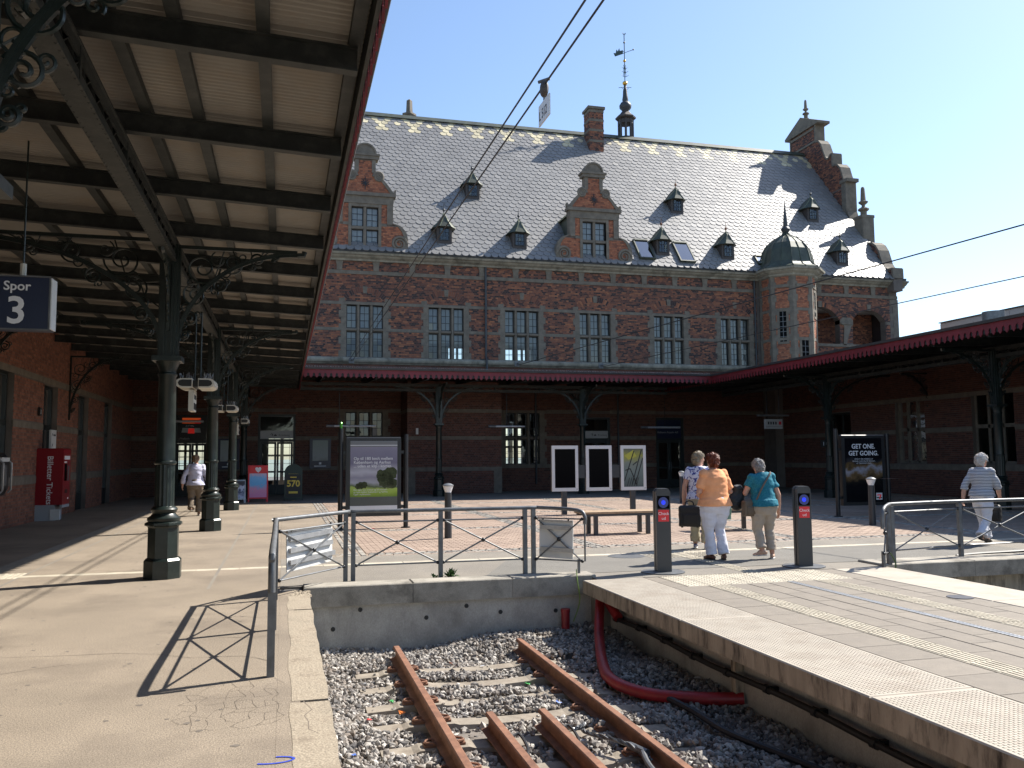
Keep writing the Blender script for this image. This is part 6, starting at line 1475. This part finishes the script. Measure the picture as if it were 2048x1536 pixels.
# railings
def railing_post(par, p, h=.9): MB().box(p[0]-.028, p[0]+.028, p[1]-.028, p[1]+.028, 0, h-.02).build('post', 'steel', par)
def railing_panel(par, a, b, z0=.2, z1=.76):
    a, b = Vector((*a,0)), Vector((*b,0)); d = (b-a).normalized(); p = a+d*.04; q = b-d*.04; c = (p+q)/2
    for z in (z0, z1): MB().tube([p+Vector((0,0,z)), q+Vector((0,0,z))], .011, 6).build('bar', 'steel', par, True)
    MB().tube([p+Vector((0,0,z0)), q+Vector((0,0,z1))], .011, 6).build('cross_bar', 'steel', par, True); MB().tube([p+Vector((0,.015,z1)), q+Vector((0,.015,z0))], .011, 6).build('cross_bar', 'steel', par, True)
    MB().sphere(tuple(c+Vector((0,.005,(z0+z1)/2))), .03, 8, 6).build('clamp', 'blackmetal', par, True)
    for pt_ in (p, q):
        for z in (z0, z1): MB().sphere(tuple(pt_+Vector((0,0,z))), .024, 8, 6).build('clamp', 'blackmetal', par, True)
rl = thing('left_railing', 'grey steel railing with crossed bars round the track pit on the left', 'railing', (0, 0, 0))
NP = [(-.07,6.75),(-.07,8.55),(-.07,10.35),(.8,11.55),(.9,11.58),(2.06,11.58),(3.24,11.58),(3.36,11.58)]
for i, p in enumerate(NP): railing_post(rl, p)
rail = spline([(-.07,6.68,.62),(-.07,6.7,.83),(-.07,6.85,.9),(-.07,8.5,.9),(-.07,10.25,.9),(-.02,10.43,.9),(.8,11.53,.9),(.93,11.6,.9),(2.1,11.58,.9),(3.3,11.58,.9),(3.45,11.55,.9),(3.85,11.15,.88),(3.93,11.06,.8),(3.93,11.06,.7)], 5)
MB().tube(rail, .026, 10).build('handrail', 'steel', rl, True)
railing_panel(rl, (-.07,6.75), (-.07,8.55)); railing_panel(rl, (-.07,8.55), (-.07,10.35)); railing_panel(rl, (-.05,10.4), (.8,11.55)); railing_panel(rl, (.9,11.58), (2.06,11.58)); railing_panel(rl, (2.06,11.58), (3.24,11.58)); railing_panel(rl, (3.36,11.56), (3.93,11.06))
MB().box(3.86,3.89,11.15,11.18,0,.22).build('post', 'steel', rl); MB().tube([(3.93,11.06,.2),(3.93,11.06,.76)], .013, 6).build('bar', 'steel', rl)
# sign plates seen from behind on the railing
def plate(cx, cy, rz, w, h, z, tilt, label, nbar):
    o = thing('sign_plate', label, 'sign', (cx, cy, z), rz); MB().box(-w/2,w/2,0,.012,0,h).build('plate', 'whiteplate', o)
    for k in range(nbar): zz = h*(.18+.6*k/(max(1,nbar-1))); MB().box(-w/2+.03,w/2-.03 if k else w/2+.02,-.035,-.002,zz,zz+.055).build('mounting_bar', 'galv', o)
    MB().box(-w/2,w/2,-.02,.012,h-.004,h+.02).build('top_fold', 'galv', o)
    b = MB()
    for x in (-w/2+.06, w/2-.06): b.sphere((x,-.02,h+.025), .014, 6, 4)
    b.build('bolt', 'blackmetal', o); o.rotation_euler = (0, tilt, rz); return o
plate(.34, 11.0, math.atan2(1.15,.85), .95, .46, .28, -.03, 'white sign plate seen from behind on the slanting railing panel', 3)
plate(3.62, 11.38, -.72, .5, .5, .22, .02, 'small white sign plate seen from behind at the right railing end', 2)
# right-hand railing
rr_ = thing('right_railing', 'grey steel railing round the pit on the right, in front of the striped shirt', 'railing', (0,0,0))
for p in ((8.45,10.75),(8.62,10.88),(10.1,11.2),(11.7,11.3),(13.2,11.4)): railing_post(rr_, p, .86)
MB().tube(spline([(8.2,10.55,.55),(8.22,10.56,.75),(8.3,10.62,.84),(8.5,10.78,.87),(8.75,10.95,.87),(10.1,11.2,.87),(11.7,11.3,.87),(13.4,11.4,.87)], 6), .026, 10).build('handrail', 'steel', rr_, True)
railing_panel(rr_, (8.62,10.88), (10.1,11.2)); railing_panel(rr_, (10.1,11.2), (11.7,11.3)); railing_panel(rr_, (11.7,11.3), (13.2,11.4)); railing_panel(rr_, (8.2,10.55), (8.45,10.75))
MB().box(8.28,8.32,10.66,10.7,0,.22).build('post','steel',rr_)
hs = MB(); hs.tube(spline([(8.4,10.66,.2),(8.45,10.62,.05),(8.4,10.6,-.1)]), .012, 6); tag(hs.build('green_hose', mat('green_rubber',(.08,.12,.04),.5), smooth=True), 'thin green hose hanging over the right pit corner', 'hose')
hs = MB(); hs.tube(spline([(3.8,11.05,.1),(3.78,10.95,-.05),(3.8,10.93,-.3),(3.7,10.9,-.55)]), .007, 6); tag(hs.build('earth_wire', mat('yellow_green_wire',(.18,.28,.05),.5), smooth=True), 'thin green earth wire hanging down the left pit corner', 'wire')
MB().tube(spline([(10.1,11.3,.02),(10.6,11.36,.03),(11.4,11.5,.02),(12.2,11.55,.03)]), .03, 6).build('cable_sleeve', 'blackpipe', rr_)

# overhead wires
def wire(p, q, r, label, sag=.0):
    n = 24; p, q = Vector(p), Vector(q); tag(MB().tube([p.lerp(q, i/n)-Vector((0,0,sag*4*(i/n)*(1-i/n))) for i in range(n+1)], r, 6).build('overhead_wire', 'blackpipe', smooth=True), label, 'wire', 'overhead wires')
wire((2.86,-14,6.2), (2.86,39.9,6.12), .013, 'left of the two close parallel overhead wires in the sky'); wire((3.02,-14,6.17), (3.02,39.9,6.1), .013, 'right of the two close parallel overhead wires in the sky')
wire((15.4,6,6.25), (10.8,39.8,6.0), .016, 'upper single overhead wire crossing the turret on the right'); wire((19.6,13.2,6.3), (15.1,39.8,6.0), .015, 'lower single overhead wire over the right canopy')
o = thing('wire_number_plate', 'small white plate reading L 512 hanging from the overhead wire', 'sign', (3.02, 9.75, 5.75)); MB().box(-.008,.008,-.22,.22,-.06,.2).build('plate', 'whiteplate', o); text('L 512', .17, 'blacktxt', o, (-.01,.2,0), (PI/2,0,-PI/2), sx=.85); MB().sphere((0,0,.34), .09, 10, 8, (.6,.9,1.2)).build('insulator', 'brown_wood', o, True); MB().tube([(0,0,.2),(0,0,.45)], .015, 6).tube([(-.06,.05,.44),(.06,-.05,.46)], .02, 6).build('clamp', 'steel', o)
for x in (2.94, 10.8, 15.1):
    a = MB(); a.tube([(x,39.85,6.05),(x+.02,39.6,6.1)], .03, 6).box(x-.12,x+.12,39.76,39.79,5.95,6.2).tube([(x,39.62,6.1),(x+.7,39.75,6.24)], .014, 6).sphere((x,39.5,6.08),.05,8,6)
    k = {2.94:'pair of wires beside the left canopy',10.8:'upper right-hand wire',15.1:'lower right-hand wire'}[x]; tag(a.build('wire_anchor', 'steel', smooth=True), 'steel anchor on the string course holding the '+k, 'wire anchor', 'wire anchors')

# building behind the right canopy
o = thing('distant_flat_roof_building', 'pale flat roofed building with a round steel flue behind the right canopy', 'building', (36, 34, 0))
MB().box(0,18,-8,6.6,0,9.0).build('wall', 'bgwall', o)
for k in range(6): MB().box(-.03,-.005,-7.9+2.42*k,-7.92+2.42*(k+1),6,8.95).build('wall_panel', 'bgwall', o)
MB().box(-.1,18.05,-8.05,6.66,9.0,9.05).build('roof_edge', 'lead', o)
fl = thing('steel_flue', 'round grey steel flue standing before the flat roofed building', 'flue', (30.5, 31.2, 5.9)); MB().lathe([(.42,0),(.42,1.72)], (0,0,0), 20).build('pipe', 'galv', fl, True); MB().lathe([(.47,1.5),(.47,2.0),(.4,2.0)], (0,0,0), 20).build('cowl', 'steel', fl, True)
# ================================================================ people
from mathutils import noise as mnoise
def remeshed(mb, vox, smooth=3, wr=0., wfreq=7., seed=0.):
    me = mb.mesh('tmp'); o = bpy.data.objects.new('tmp', me)
    r = o.modifiers.new('r', 'REMESH'); r.mode = 'VOXEL'; r.voxel_size = vox
    s = o.modifiers.new('s', 'SMOOTH'); s.iterations = smooth; s.factor = .5
    out = evaluated_mesh(o)
    bpy.data.objects.remove(o, do_unlink=True); bpy.data.meshes.remove(me)
    if wr:
        nrm = [v.normal.copy() for v in out.vertices]
        for v, n_ in zip(out.vertices, nrm):
            p = v.co*wfreq; d = mnoise.noise(Vector((p.x*.6+seed, p.y*.6, p.z*1.5)))+.5*mnoise.noise(Vector((p.x*1.7, p.y*1.7+seed, p.z*3.1)))
            v.co += n_*wr*d
    return out
def attach(me, name, m, parent):
    me.name = name; me.materials.clear(); return link(me, name, m, parent, True)
def hand(mb, wrist, d, w, c, curl=.35):
    wrist, d, w, c = Vector(wrist), Vector(d).normalized(), Vector(w).normalized(), Vector(c).normalized()
    pe = wrist+d*.085; mb.beam(wrist-d*.02, pe, .03, .072, w) if False else None
    mb.tube([wrist-d*.03, wrist+d*.02, wrist+d*.06, pe], [(.026,.026),(.03,.03),(.03,.03),(.027,.027)], 8)
    for k in (-1.2, -.4, .4, 1.2): mb.tube([wrist+d*.01+w*k*.012, pe+w*k*.024], .017, 7)
    for k, L_ in zip((-1.5, -.5, .5, 1.5), (.062, .078, .08, .07)):
        b = pe+w*k*.02; mb.tube([b-d*.015, b+d*L_*.45+c*curl*.02, b+d*L_*.8+c*curl*.06, b+d*L_*(1-curl*.3)+c*curl*.1], [.0105,.010,.0095,.0075], 7)
    tb_ = wrist+d*.025+w*.03; mb.tube([tb_-w*.01, tb_+w*.018+d*.025+c*.012, tb_+w*.02+d*.055+c*.025], [.013,.0115,.009], 7)
SKIN = mat('skin', (.5, .28, .2), .55, var=.08, scale=12); SKIN2 = mat('skin_tanned', (.42, .22, .15), .55, var=.1, scale=12)
def person(label, loc, rz, h, cfg):
    s = h/1.65; o = thing('person', label, 'person', loc, rz); B = cfg.get('build', 1.0); V_ = Vector
    hip = {-1: V_((-.085*B,0,.86)), 1: V_((.085*B,0,.86))}
    knee = {k: V_(cfg['knee'][k]) for k in (-1, 1)}; ank = {k: V_(cfg['ankle'][k]) for k in (-1, 1)}
    sho = {-1: V_((-.165*(.7+.3*B),cfg.get('lean',0)+.0,1.345)), 1: V_((.165*(.7+.3*B),cfg.get('lean',0),1.345))}
    elb = {k: V_(cfg['elbow'][k]) for k in (-1, 1)}; wri = {k: V_(cfg['wrist'][k]) for k in (-1, 1)}
    ln_ = cfg.get('lean', 0)
    def torso(mb, e, z0=.78, z1=1.44):
        rows = [(.74,.12*B,.10*B,0),(.82,.165*B,.125*B,-.012),(.90,.178*B,.135*B,-.012),(.98,.168*B,.125*B,0),(1.08,.155*B,.115*B,.005),(1.20,.165*B,.118*B,.0),(1.30,.172*(.75+.25*B),.112*B,-.008),(1.37,.15*(.8+.2*B),.09,-.01),(1.42,.085,.07,-.005),(1.455,.06,.06,0)]
        rows = [r for r in rows if z0 <= r[0] <= z1]
        mb.tube([(0, r[3]+ln_*max(0,(r[0]-.86)/.5), r[0]) for r in rows], [(r[1]+e, r[2]+e) for r in rows], 24)
    def limb(mb, pts, rs, e=0.): mb.tube(pts, [(r+e if not isinstance(r, tuple) else (r[0]+e, r[1]+e)) for r in rs], 14)
    def leg(mb, k, e, frac=1., wide=0.):
        kn, an = knee[k], ank[k]; end = kn.lerp(an, frac)
        limb(mb, [hip[k]+V_((0,0,.03)), hip[k].lerp(kn,.3), hip[k].lerp(kn,.7), kn, kn.lerp(end,.35)+V_((0,-.012,0)), kn.lerp(end,.7), end], [.098*B, .092*B, .07*B, .058, .06, .05+wide*.5, .038+wide], e)
        mb.sphere(tuple(hip[k]+V_((0,-.02,-.01))), .105*B+e, 14, 10)
    def arm(mb, k, e, frac=1., wide=0.):
        if frac <= 1: limb(mb, [sho[k]-V_((k*.03,0,0)), sho[k].lerp(elb[k],.5*frac), sho[k].lerp(elb[k],frac)], [.058*(.6+.4*B), .048*(.6+.4*B)+wide*.5, .043*(.7+.3*B)+wide], e)
        else:
            f = frac-1; limb(mb, [sho[k]-V_((k*.03,0,0)), sho[k].lerp(elb[k],.5), elb[k], elb[k].lerp(wri[k],f*.6), elb[k].lerp(wri[k],f)], [.058*(.6+.4*B), .05*(.6+.4*B), .042*(.7+.3*B), .042+wide*.5, .034+wide], e)
        mb.sphere(tuple(sho[k]), .064*(.65+.35*B)+e, 12, 8)
    # body
    b = MB(); torso(b, 0); [leg(b, k, 0) for k in (-1, 1)]
    for k in (-1, 1):
        arm(b, k, 0, 2.); b.sphere(tuple(elb[k]), .042, 10, 8)
        d = (wri[k]-elb[k]).normalized(); hw = cfg.get('handw', {}).get(k, (0,1,0)); hc = V_((-k,0,0)) if abs(d.z) > .6 else V_((0,0,-1))
        hand(b, wri[k], d, V_(hw)-d*d.dot(V_(hw)), hc-d*d.dot(hc), cfg.get('curl', .4))
        a = ank[k]; ft = cfg.get('foot', {}).get(k, (0,1,0)); ft = V_(ft).normalized(); b.tube([a+V_((0,0,.03)), a-V_((0,0,.03))+ft*.02, a+ft*.12-V_((0,0,.045))], [.036,.036,.025], 10)
    hd = V_(cfg.get('head', (0,ln_+.03,1.545))); ha = cfg.get('headrot', 0.); hp = cfg.get('headpitch', 0.)
    RH = Matrix.Rotation(ha, 3, 'Z') @ Matrix.Rotation(-hp, 3, 'X'); hv = lambda x, y, z: tuple(hd+RH @ V_((x,y,z)))
    b.tube([(0,ln_,1.40),(0,ln_+.006,1.44),tuple((V_((0,ln_,1.44))+hd)/2+V_((0,-.01,.0))),tuple(hd-V_((0,.01,.03)))], [.066,.054,.052,.05], 14)
    def ell(mb, c, r, n=16, m=12):
        k0 = len(mb.v); mb.sphere((0,0,0), 1, n, m)
        for i in range(k0, len(mb.v)): x, y, z = mb.v[i]; mb.v[i] = hv(c[0]+x*r[0], c[1]+y*r[1], c[2]+z*r[2])
    ell(b, (0,0,.015), (.074,.092,.098)); ell(b, (0,.025,-.055), (.055,.062,.06)); ell(b, (0,.062,-.09), (.028,.025,.022), 8, 6)
    b.tube([hv(0,.086,.02), hv(0,.108,-.02), hv(0,.09,-.03)], [.01,.016,.012], 8)
    for k in (-1, 1): ell(b, (k*.077,-.005,-.01), (.012,.022,.032), 8, 6)
    sc = lambda me: [setattr(v, 'co', v.co*s) for v in me.vertices]
    me = remeshed(b, .0085, 3); sc(me); attach(me, 'body', cfg.get('skin', SKIN), o)
    fe = MB()
    for k in (-1, 1): fe.sphere(hv(k*.03,.083,.018), .011, 8, 6)
    fe.tube([hv(-.024,.086,-.057), hv(0,.092,-.058), hv(.024,.086,-.057)], .005, 6); me = fe.mesh('face'); sc(me); attach(me, 'face_features', mat('eye_mouth', (.12,.05,.045), .4), o)
    # trousers
    t = MB(); torso(t, .014, .74, cfg.get('waist', 1.0)); [leg(t, k, .02, cfg.get('tfrac', .93), cfg.get('twide', .018)) for k in (-1, 1)]
    me = remeshed(t, .011, 3, .013, 8, 3.1); sc(me); attach(me, 'trousers', cfg['trouser_m'], o)
    # shirt
    t = MB(); torso(t, .024, cfg.get('hem', .86), 1.43); tr_ = cfg.get('hem', .86); t.tube([(0,0,tr_-.01),(0,0,tr_+.1)], [(.19*B+.045,.148*B+.045),(.176*B+.032,.134*B+.032)], 24)
    for k in (-1, 1): arm(t, k, .016, cfg.get('sleeve', .75) if not isinstance(cfg.get('sleeve'), dict) else cfg['sleeve'][k], .012)
    me = remeshed(t, .011, 2, .014, 7, cfg.get('seed', 1.)); sc(me); attach(me, 'shirt', cfg['shirt_m'], o)
    # shoes
    for k in (-1, 1):
        a = ank[k]; ft = V_(cfg.get('foot', {}).get(k, (0,1,0))).normalized(); sd_ = V_((ft.y,-ft.x,0)); pit = cfg.get('heel', {}).get(k, 0.)
        t = MB(); z0 = a.z-.075
        heel = a-ft*.055+V_((0,0,-.045+pit*.10)); toe = a+ft*.165+V_((0,0,-.055)); ball = a+ft*.09+V_((0,0,-.05+pit*.02))
        t.tube([heel-ft*.02, heel+ft*.03+V_((0,0,.012)), a+ft*.05+V_((0,0,-.025+pit*.05)), ball, toe], [(.026,.026),(.038,.036),(.038,.04),(.043,.03),(.022,.018)], 12)
        me = remeshed(t, .009, 2); sc(me); sh_ = attach(me, 'shoe', cfg['shoe_m'], o)
        t = MB(); so_ = V_((0,0,-.03)); t.tube([heel+so_-ft*.015, ball+so_*.75, toe+so_*.45], [(.03,.012),(.046,.012),(.028,.01)], 12); me = remeshed(t, .008, 1); sc(me); attach(me, 'sole', cfg.get('sole_m', 'cream'), o)
    # hair
    t = MB(); hr = cfg.get('hair', {}); g_ = hr.get('r', .012)
    ell(t, (0,-.012,.04), (.078+g_,.09+g_,.085+g_)); ell(t, (0,-.045,-.01), (.07+g_,.055+g_,.07+g_)); 
    me = remeshed(t, .008, 1)
    RHi = RH.inverted(); rm_ = []
    nrm = [v.normal.copy() for v in me.vertices]
    for v, n_ in zip(me.vertices, nrm):
        v.co += n_*(.006+.016*mnoise.noise(v.co*24)+.014*mnoise.noise(Vector((v.co.x*75,v.co.y*75,v.co.z*28))))
    import bmesh
    bm = bmesh.new(); bm.from_mesh(me); dl = []
    for v in bm.verts:
        q = RHi @ (v.co-hd)
        if q.y > .035 and q.z < .055+(q.y-.035)*.3: dl.append(v)
        elif abs(q.x) > .05 and q.y > -.01 and q.z < .01: dl.append(v)
    bmesh.ops.delete(bm, geom=dl, context='VERTS'); bm.normal_update()
    rs_ = random.Random(5)
    for v in list(bm.verts):
        if rs_.random() < .6:
            n0 = v.normal.copy(); dn = (V_((rs_.gauss(0,.35), rs_.gauss(0,.35), -1))); dn = (dn-n0*dn.dot(n0)); 
            if dn.length < .05: continue
            dn = dn.normalized(); sd3 = n0.cross(dn)*.0022; p0 = v.co.copy(); L3_ = rs_.uniform(.018,.036)
            a1 = bm.verts.new(p0-sd3); a2 = bm.verts.new(p0+sd3); a3 = bm.verts.new(p0+dn*L3_*.6+n0*.007+sd3*.6); a4 = bm.verts.new(p0+dn*L3_+n0*rs_.uniform(.0,.01)); bm.faces.new((a1,a2,a3,a4))
    bm.to_mesh(me); bm.free(); sc(me); attach(me, 'hair', hr['m'], o)
    return o
def pattern_mat(name, a, b, kind, scale, rough=.8):
    m = bpy.data.materials.new(name); m.use_nodes = True; t = m.node_tree; L = t.links.new; bs = t.nodes['Principled BSDF']; bs.inputs['Roughness'].default_value = rough; bs.inputs['Specular IOR Level'].default_value = .2
    tc = _n(t, 'ShaderNodeTexCoord'); mx = _n(t, 'ShaderNodeMix', data_type='RGBA'); mx.inputs[6].default_value = (*a,1); mx.inputs[7].default_value = (*b,1)
    if kind == 'stripe':
        sp = _n(t, 'ShaderNodeSeparateXYZ'); L(tc.outputs['Object'], sp.inputs[0]); nz = _n(t, 'ShaderNodeTexNoise'); nz.inputs['Scale'].default_value = 6; L(tc.outputs['Object'], nz.inputs['Vector'])
        q = _n(t, 'ShaderNodeMath', operation='MULTIPLY_ADD'); q.inputs[1].default_value = .02; L(nz.outputs[0], q.inputs[0]); L(sp.outputs[2], q.inputs[2])
        d = _n(t, 'ShaderNodeMath', operation='DIVIDE'); d.inputs[1].default_value = scale; L(q.outputs[0], d.inputs[0]); f = _n(t, 'ShaderNodeMath', operation='FRACT'); L(d.outputs[0], f.inputs[0]); g = _n(t, 'ShaderNodeMath', operation='GREATER_THAN'); g.inputs[1].default_value = .58; L(f.outputs[0], g.inputs[0]); L(g.outputs[0], mx.inputs[0])
    else:
        nz = _n(t, 'ShaderNodeTexNoise'); nz.inputs['Scale'].default_value = scale; nz.inputs['Detail'].default_value = 4; nz.inputs['Distortion'].default_value = 1.2; L(tc.outputs['Object'], nz.inputs['Vector'])
        mr = _n(t, 'ShaderNodeMapRange'); mr.inputs[1].default_value = .53 if kind == 'floral' else .4; mr.inputs[2].default_value = .56 if kind == 'floral' else .65; L(nz.outputs[0], mr.inputs[0]); L(mr.outputs[0], mx.inputs[0])
    L(mx.outputs[2], bs.inputs['Base Color']); return m
cloth = lambda n, c: mat(n, c, .85, var=.1, scale=9, bump=.25, bscale=120, spec=.2)
# woman in orange
person('woman seen from behind in orange t-shirt and white trousers with red hair', (6.46,12.18,0), .12, 1.61, dict(build=1.3, lean=.01,
    knee={-1:(-.105,.02,.47),1:(.10,.03,.47)}, ankle={-1:(-.085,.0,.09),1:(.105,-.07,.09)}, elbow={-1:(-.27,.02,1.07),1:(.33,.03,1.06)}, wrist={-1:(-.12,.24,1.02),1:(.16,.26,1.02)},
    foot={-1:(-.15,1,0),1:(.5,1,0)}, shirt_m=cloth('orange_jersey',(.82,.37,.18)), trouser_m=cloth('white_cotton',(.66,.66,.74)), shoe_m=mat('brown_leather',(.12,.05,.035),.5), sole_m='blacktxt', sleeve=.82, hem=.86, tfrac=1.0, twide=.035, seed=2., hair=dict(m=mat('red_hair',(.16,.035,.012),.5,var=.3,scale=40), r=.012)))
# woman in teal
person('woman seen from behind in teal t-shirt and beige cropped trousers', (7.24,12.06,0), -.05, 1.54, dict(build=1.12, lean=.06,
    knee={-1:(-.10,.05,.47),1:(.10,.03,.47)}, ankle={-1:(-.09,-.08,.13),1:(.115,-.02,.09)}, elbow={-1:(-.28,.1,1.08),1:(.27,-.0,1.05)}, wrist={-1:(-.24,.3,1.1),1:(.31,.08,.80)},
    foot={-1:(-.8,.75,0),1:(.6,1,0)}, heel={-1:.25}, shirt_m=pattern_mat('teal_print',(.012,.13,.19),(.03,.2,.26),'print',45), trouser_m=cloth('beige_cotton',(.4,.34,.28)), shoe_m=mat('beige_canvas',(.5,.33,.24),.8), sole_m='whiteplate', sleeve=.6, hem=.88, tfrac=.84, twide=.03, seed=5., head=(-.02,.12,1.51), headpitch=.45, hair=dict(m=mat('grey_hair',(.3,.28,.26),.6,var=.3,scale=40), r=.014)))
# woman in floral top
person('woman in white and blue floral top turning to talk, holding a black bag', (6.98,13.7,0), -.5, 1.64, dict(build=1.0,
    knee={-1:(-.09,.06,.47),1:(.09,.0,.47)}, ankle={-1:(-.09,.05,.09),1:(.1,-.08,.09)}, elbow={-1:(-.25,.0,1.08),1:(.26,.05,1.08)}, wrist={-1:(-.27,.06,.83),1:(.16,.26,1.05)},
    shirt_m=pattern_mat('floral_print',(.62,.62,.72),(.05,.06,.24),'floral',16), trouser_m=cloth('sand_cotton',(.42,.38,.28)), shoe_m=pattern_mat('sneaker',(.5,.5,.55),(.03,.05,.2),'floral',18,.6), sleeve=.55, hem=.87, tfrac=.93, twide=.03, seed=8., headrot=-1.0, hair=dict(m=mat('ash_blond_hair',(.34,.27,.18),.6,var=.3,scale=40), r=.012)))
# woman in stripes, walking right
person('white haired woman in striped top walking to the right', (12.0,12.75,0), -1.2, 1.57, dict(build=1.02, lean=.03,
    knee={-1:(-.09,.16,.48),1:(.09,-.05,.46)}, ankle={-1:(-.08,.28,.09),1:(.09,-.30,.16)}, elbow={-1:(-.27,-.08,1.09),1:(.25,.08,1.1)}, wrist={-1:(-.3,-.1,.86),1:(.22,.2,.92)},
    heel={1:.5}, shirt_m=pattern_mat('striped_jersey',(.58,.58,.6),(.06,.07,.1),'stripe',.026), trouser_m=cloth('white_linen',(.62,.62,.66)), shoe_m=mat('dark_sandal',(.05,.045,.04),.6), sole_m='blackpipe', sleeve=1.35, hem=.9, tfrac=.92, twide=.045, seed=11., headrot=-.3, hair=dict(m=mat('white_hair',(.62,.58,.54),.6,var=.2,scale=40), r=.016)))
# man on the left platform
person('man in pale shirt and khaki trousers walking away along the left platform', (-2.42,26.2,0), .05, 1.7, dict(build=1.12, lean=.04,
    knee={-1:(-.095,.02,.47),1:(.095,.08,.48)}, ankle={-1:(-.09,-.2,.2),1:(.1,.06,.09)}, elbow={-1:(-.3,-.06,1.1),1:(.29,-.02,1.08)}, wrist={-1:(-.33,-.02,.86),1:(.33,.1,.86)},
    heel={-1:.5}, shirt_m=cloth('pale_lilac_cotton',(.5,.5,.62)), trouser_m=cloth('khaki_cotton',(.17,.135,.1)), shoe_m=mat('tan_shoe',(.22,.13,.08),.6), sleeve={-1:1.9,1:1.6}, hem=.85, tfrac=.98, twide=.035, seed=14., headrot=-.2, hair=dict(m=mat('thin_brown_hair',(.3,.2,.13),.5,var=.2,scale=40), r=.004)))
# things they carry
def soft_bag(name, label, cat, loc, rz, size, m, hndl=True, strap=None):
    o = thing(name, label, cat, loc, rz); w, d, h = size; t = MB(); t.cbox(-w/2,w/2,-d/2,d/2,0,h,.03); attach(remeshed(t, .014, 5, .006, 9), 'bag_body', m, o)
    if hndl: MB().tube(spline([(-w*.2,0,h-.01),(-w*.17,0,h+.05),(0,0,h+.075),(w*.17,0,h+.05),(w*.2,0,h-.01)]), .011, 7).build('handle', m, o, True)
    p = MB(); p.box(-w*.36,w*.36,-d/2-.02,-d/2+.01,h*.12,h*.6); attach(remeshed(p, .012, 4), 'front_pocket', m, o)
    return o
black = mat('black_nylon', (.008,.008,.009), .6, bump=.2)
b1 = soft_bag('black_travel_bag', 'black soft travel bag held low by the woman in the floral top', 'bag', (6.7,13.53,.40), -.3, (.36,.16,.36), black)
for x in (-.13, .13): MB().lathe([(.02,0),(.02,.03)], (x,0,-.015), 8).build('foot', black, b1)
soft_bag('black_handbag', 'black handbag held by the woman in the striped top', 'bag', (12.22,12.75,.40), -1.0, (.26,.12,.3), black)
hb = soft_bag('brown_shoulder_bag', 'brown shoulder bag at the left hip of the woman in teal', 'bag', (6.98,12.06,.66), .3, (.24,.1,.26), mat('taupe_leather',(.13,.095,.065),.55,var=.2), False)
MB().tube(spline([(7.06,11.99,.88),(7.14,11.93,1.1),(7.3,11.965,1.3),(7.37,12.06,1.335)]), .014, 6).build('strap', mat('taupe_strap',(.12,.09,.07),.6), hb); st_ = hb.children[-1]; st_.matrix_parent_inverse = Matrix.LocRotScale(hb.location, hb.rotation_euler, (1,1,1)).inverted()
t = MB(); t.tube([(0,0,.40),(.02,.02,.3),(-.02,.0,.18),(-.04,-.02,.05),(-.06,-.02,0)], [(.06,.05),(.11,.06),(.13,.06),(.1,.05),(.03,.02)], 14); jk = attach(remeshed(t, .012, 3, .02, 9), 'folded_jacket', black, None); jk.location = (6.88,12.22,.74); tag(jk, 'black jacket hanging over the left arm of the woman in teal', 'jacket')
t = MB(); t.cbox(-.09,.09,-.05,.05,0,.42,.03); gb_ = attach(remeshed(t, .012, 4, .012, 9), 'mint_tote_bag', mat('mint_fabric',(.22,.36,.31),.8), None); gb_.location = (6.78,12.45,.60); gb_.rotation_euler = (0,.08,.2); tag(gb_, 'mint green tote bag carried by the woman in orange', 'bag')
t = MB(); t.cbox(-.02,.02,-.09,.09,0,.55,.01); pg = attach(remeshed(t, .012, 2, .01, 9), 'carrier_bag', mat('white_plastic_bag',(.5,.47,.42),.5), None); pg.location = (-2.05,26.25,.28); tag(pg, 'pale carrier bag in the right hand of the man on the left platform', 'bag')
bpy.data.scenes.remove(TMP)
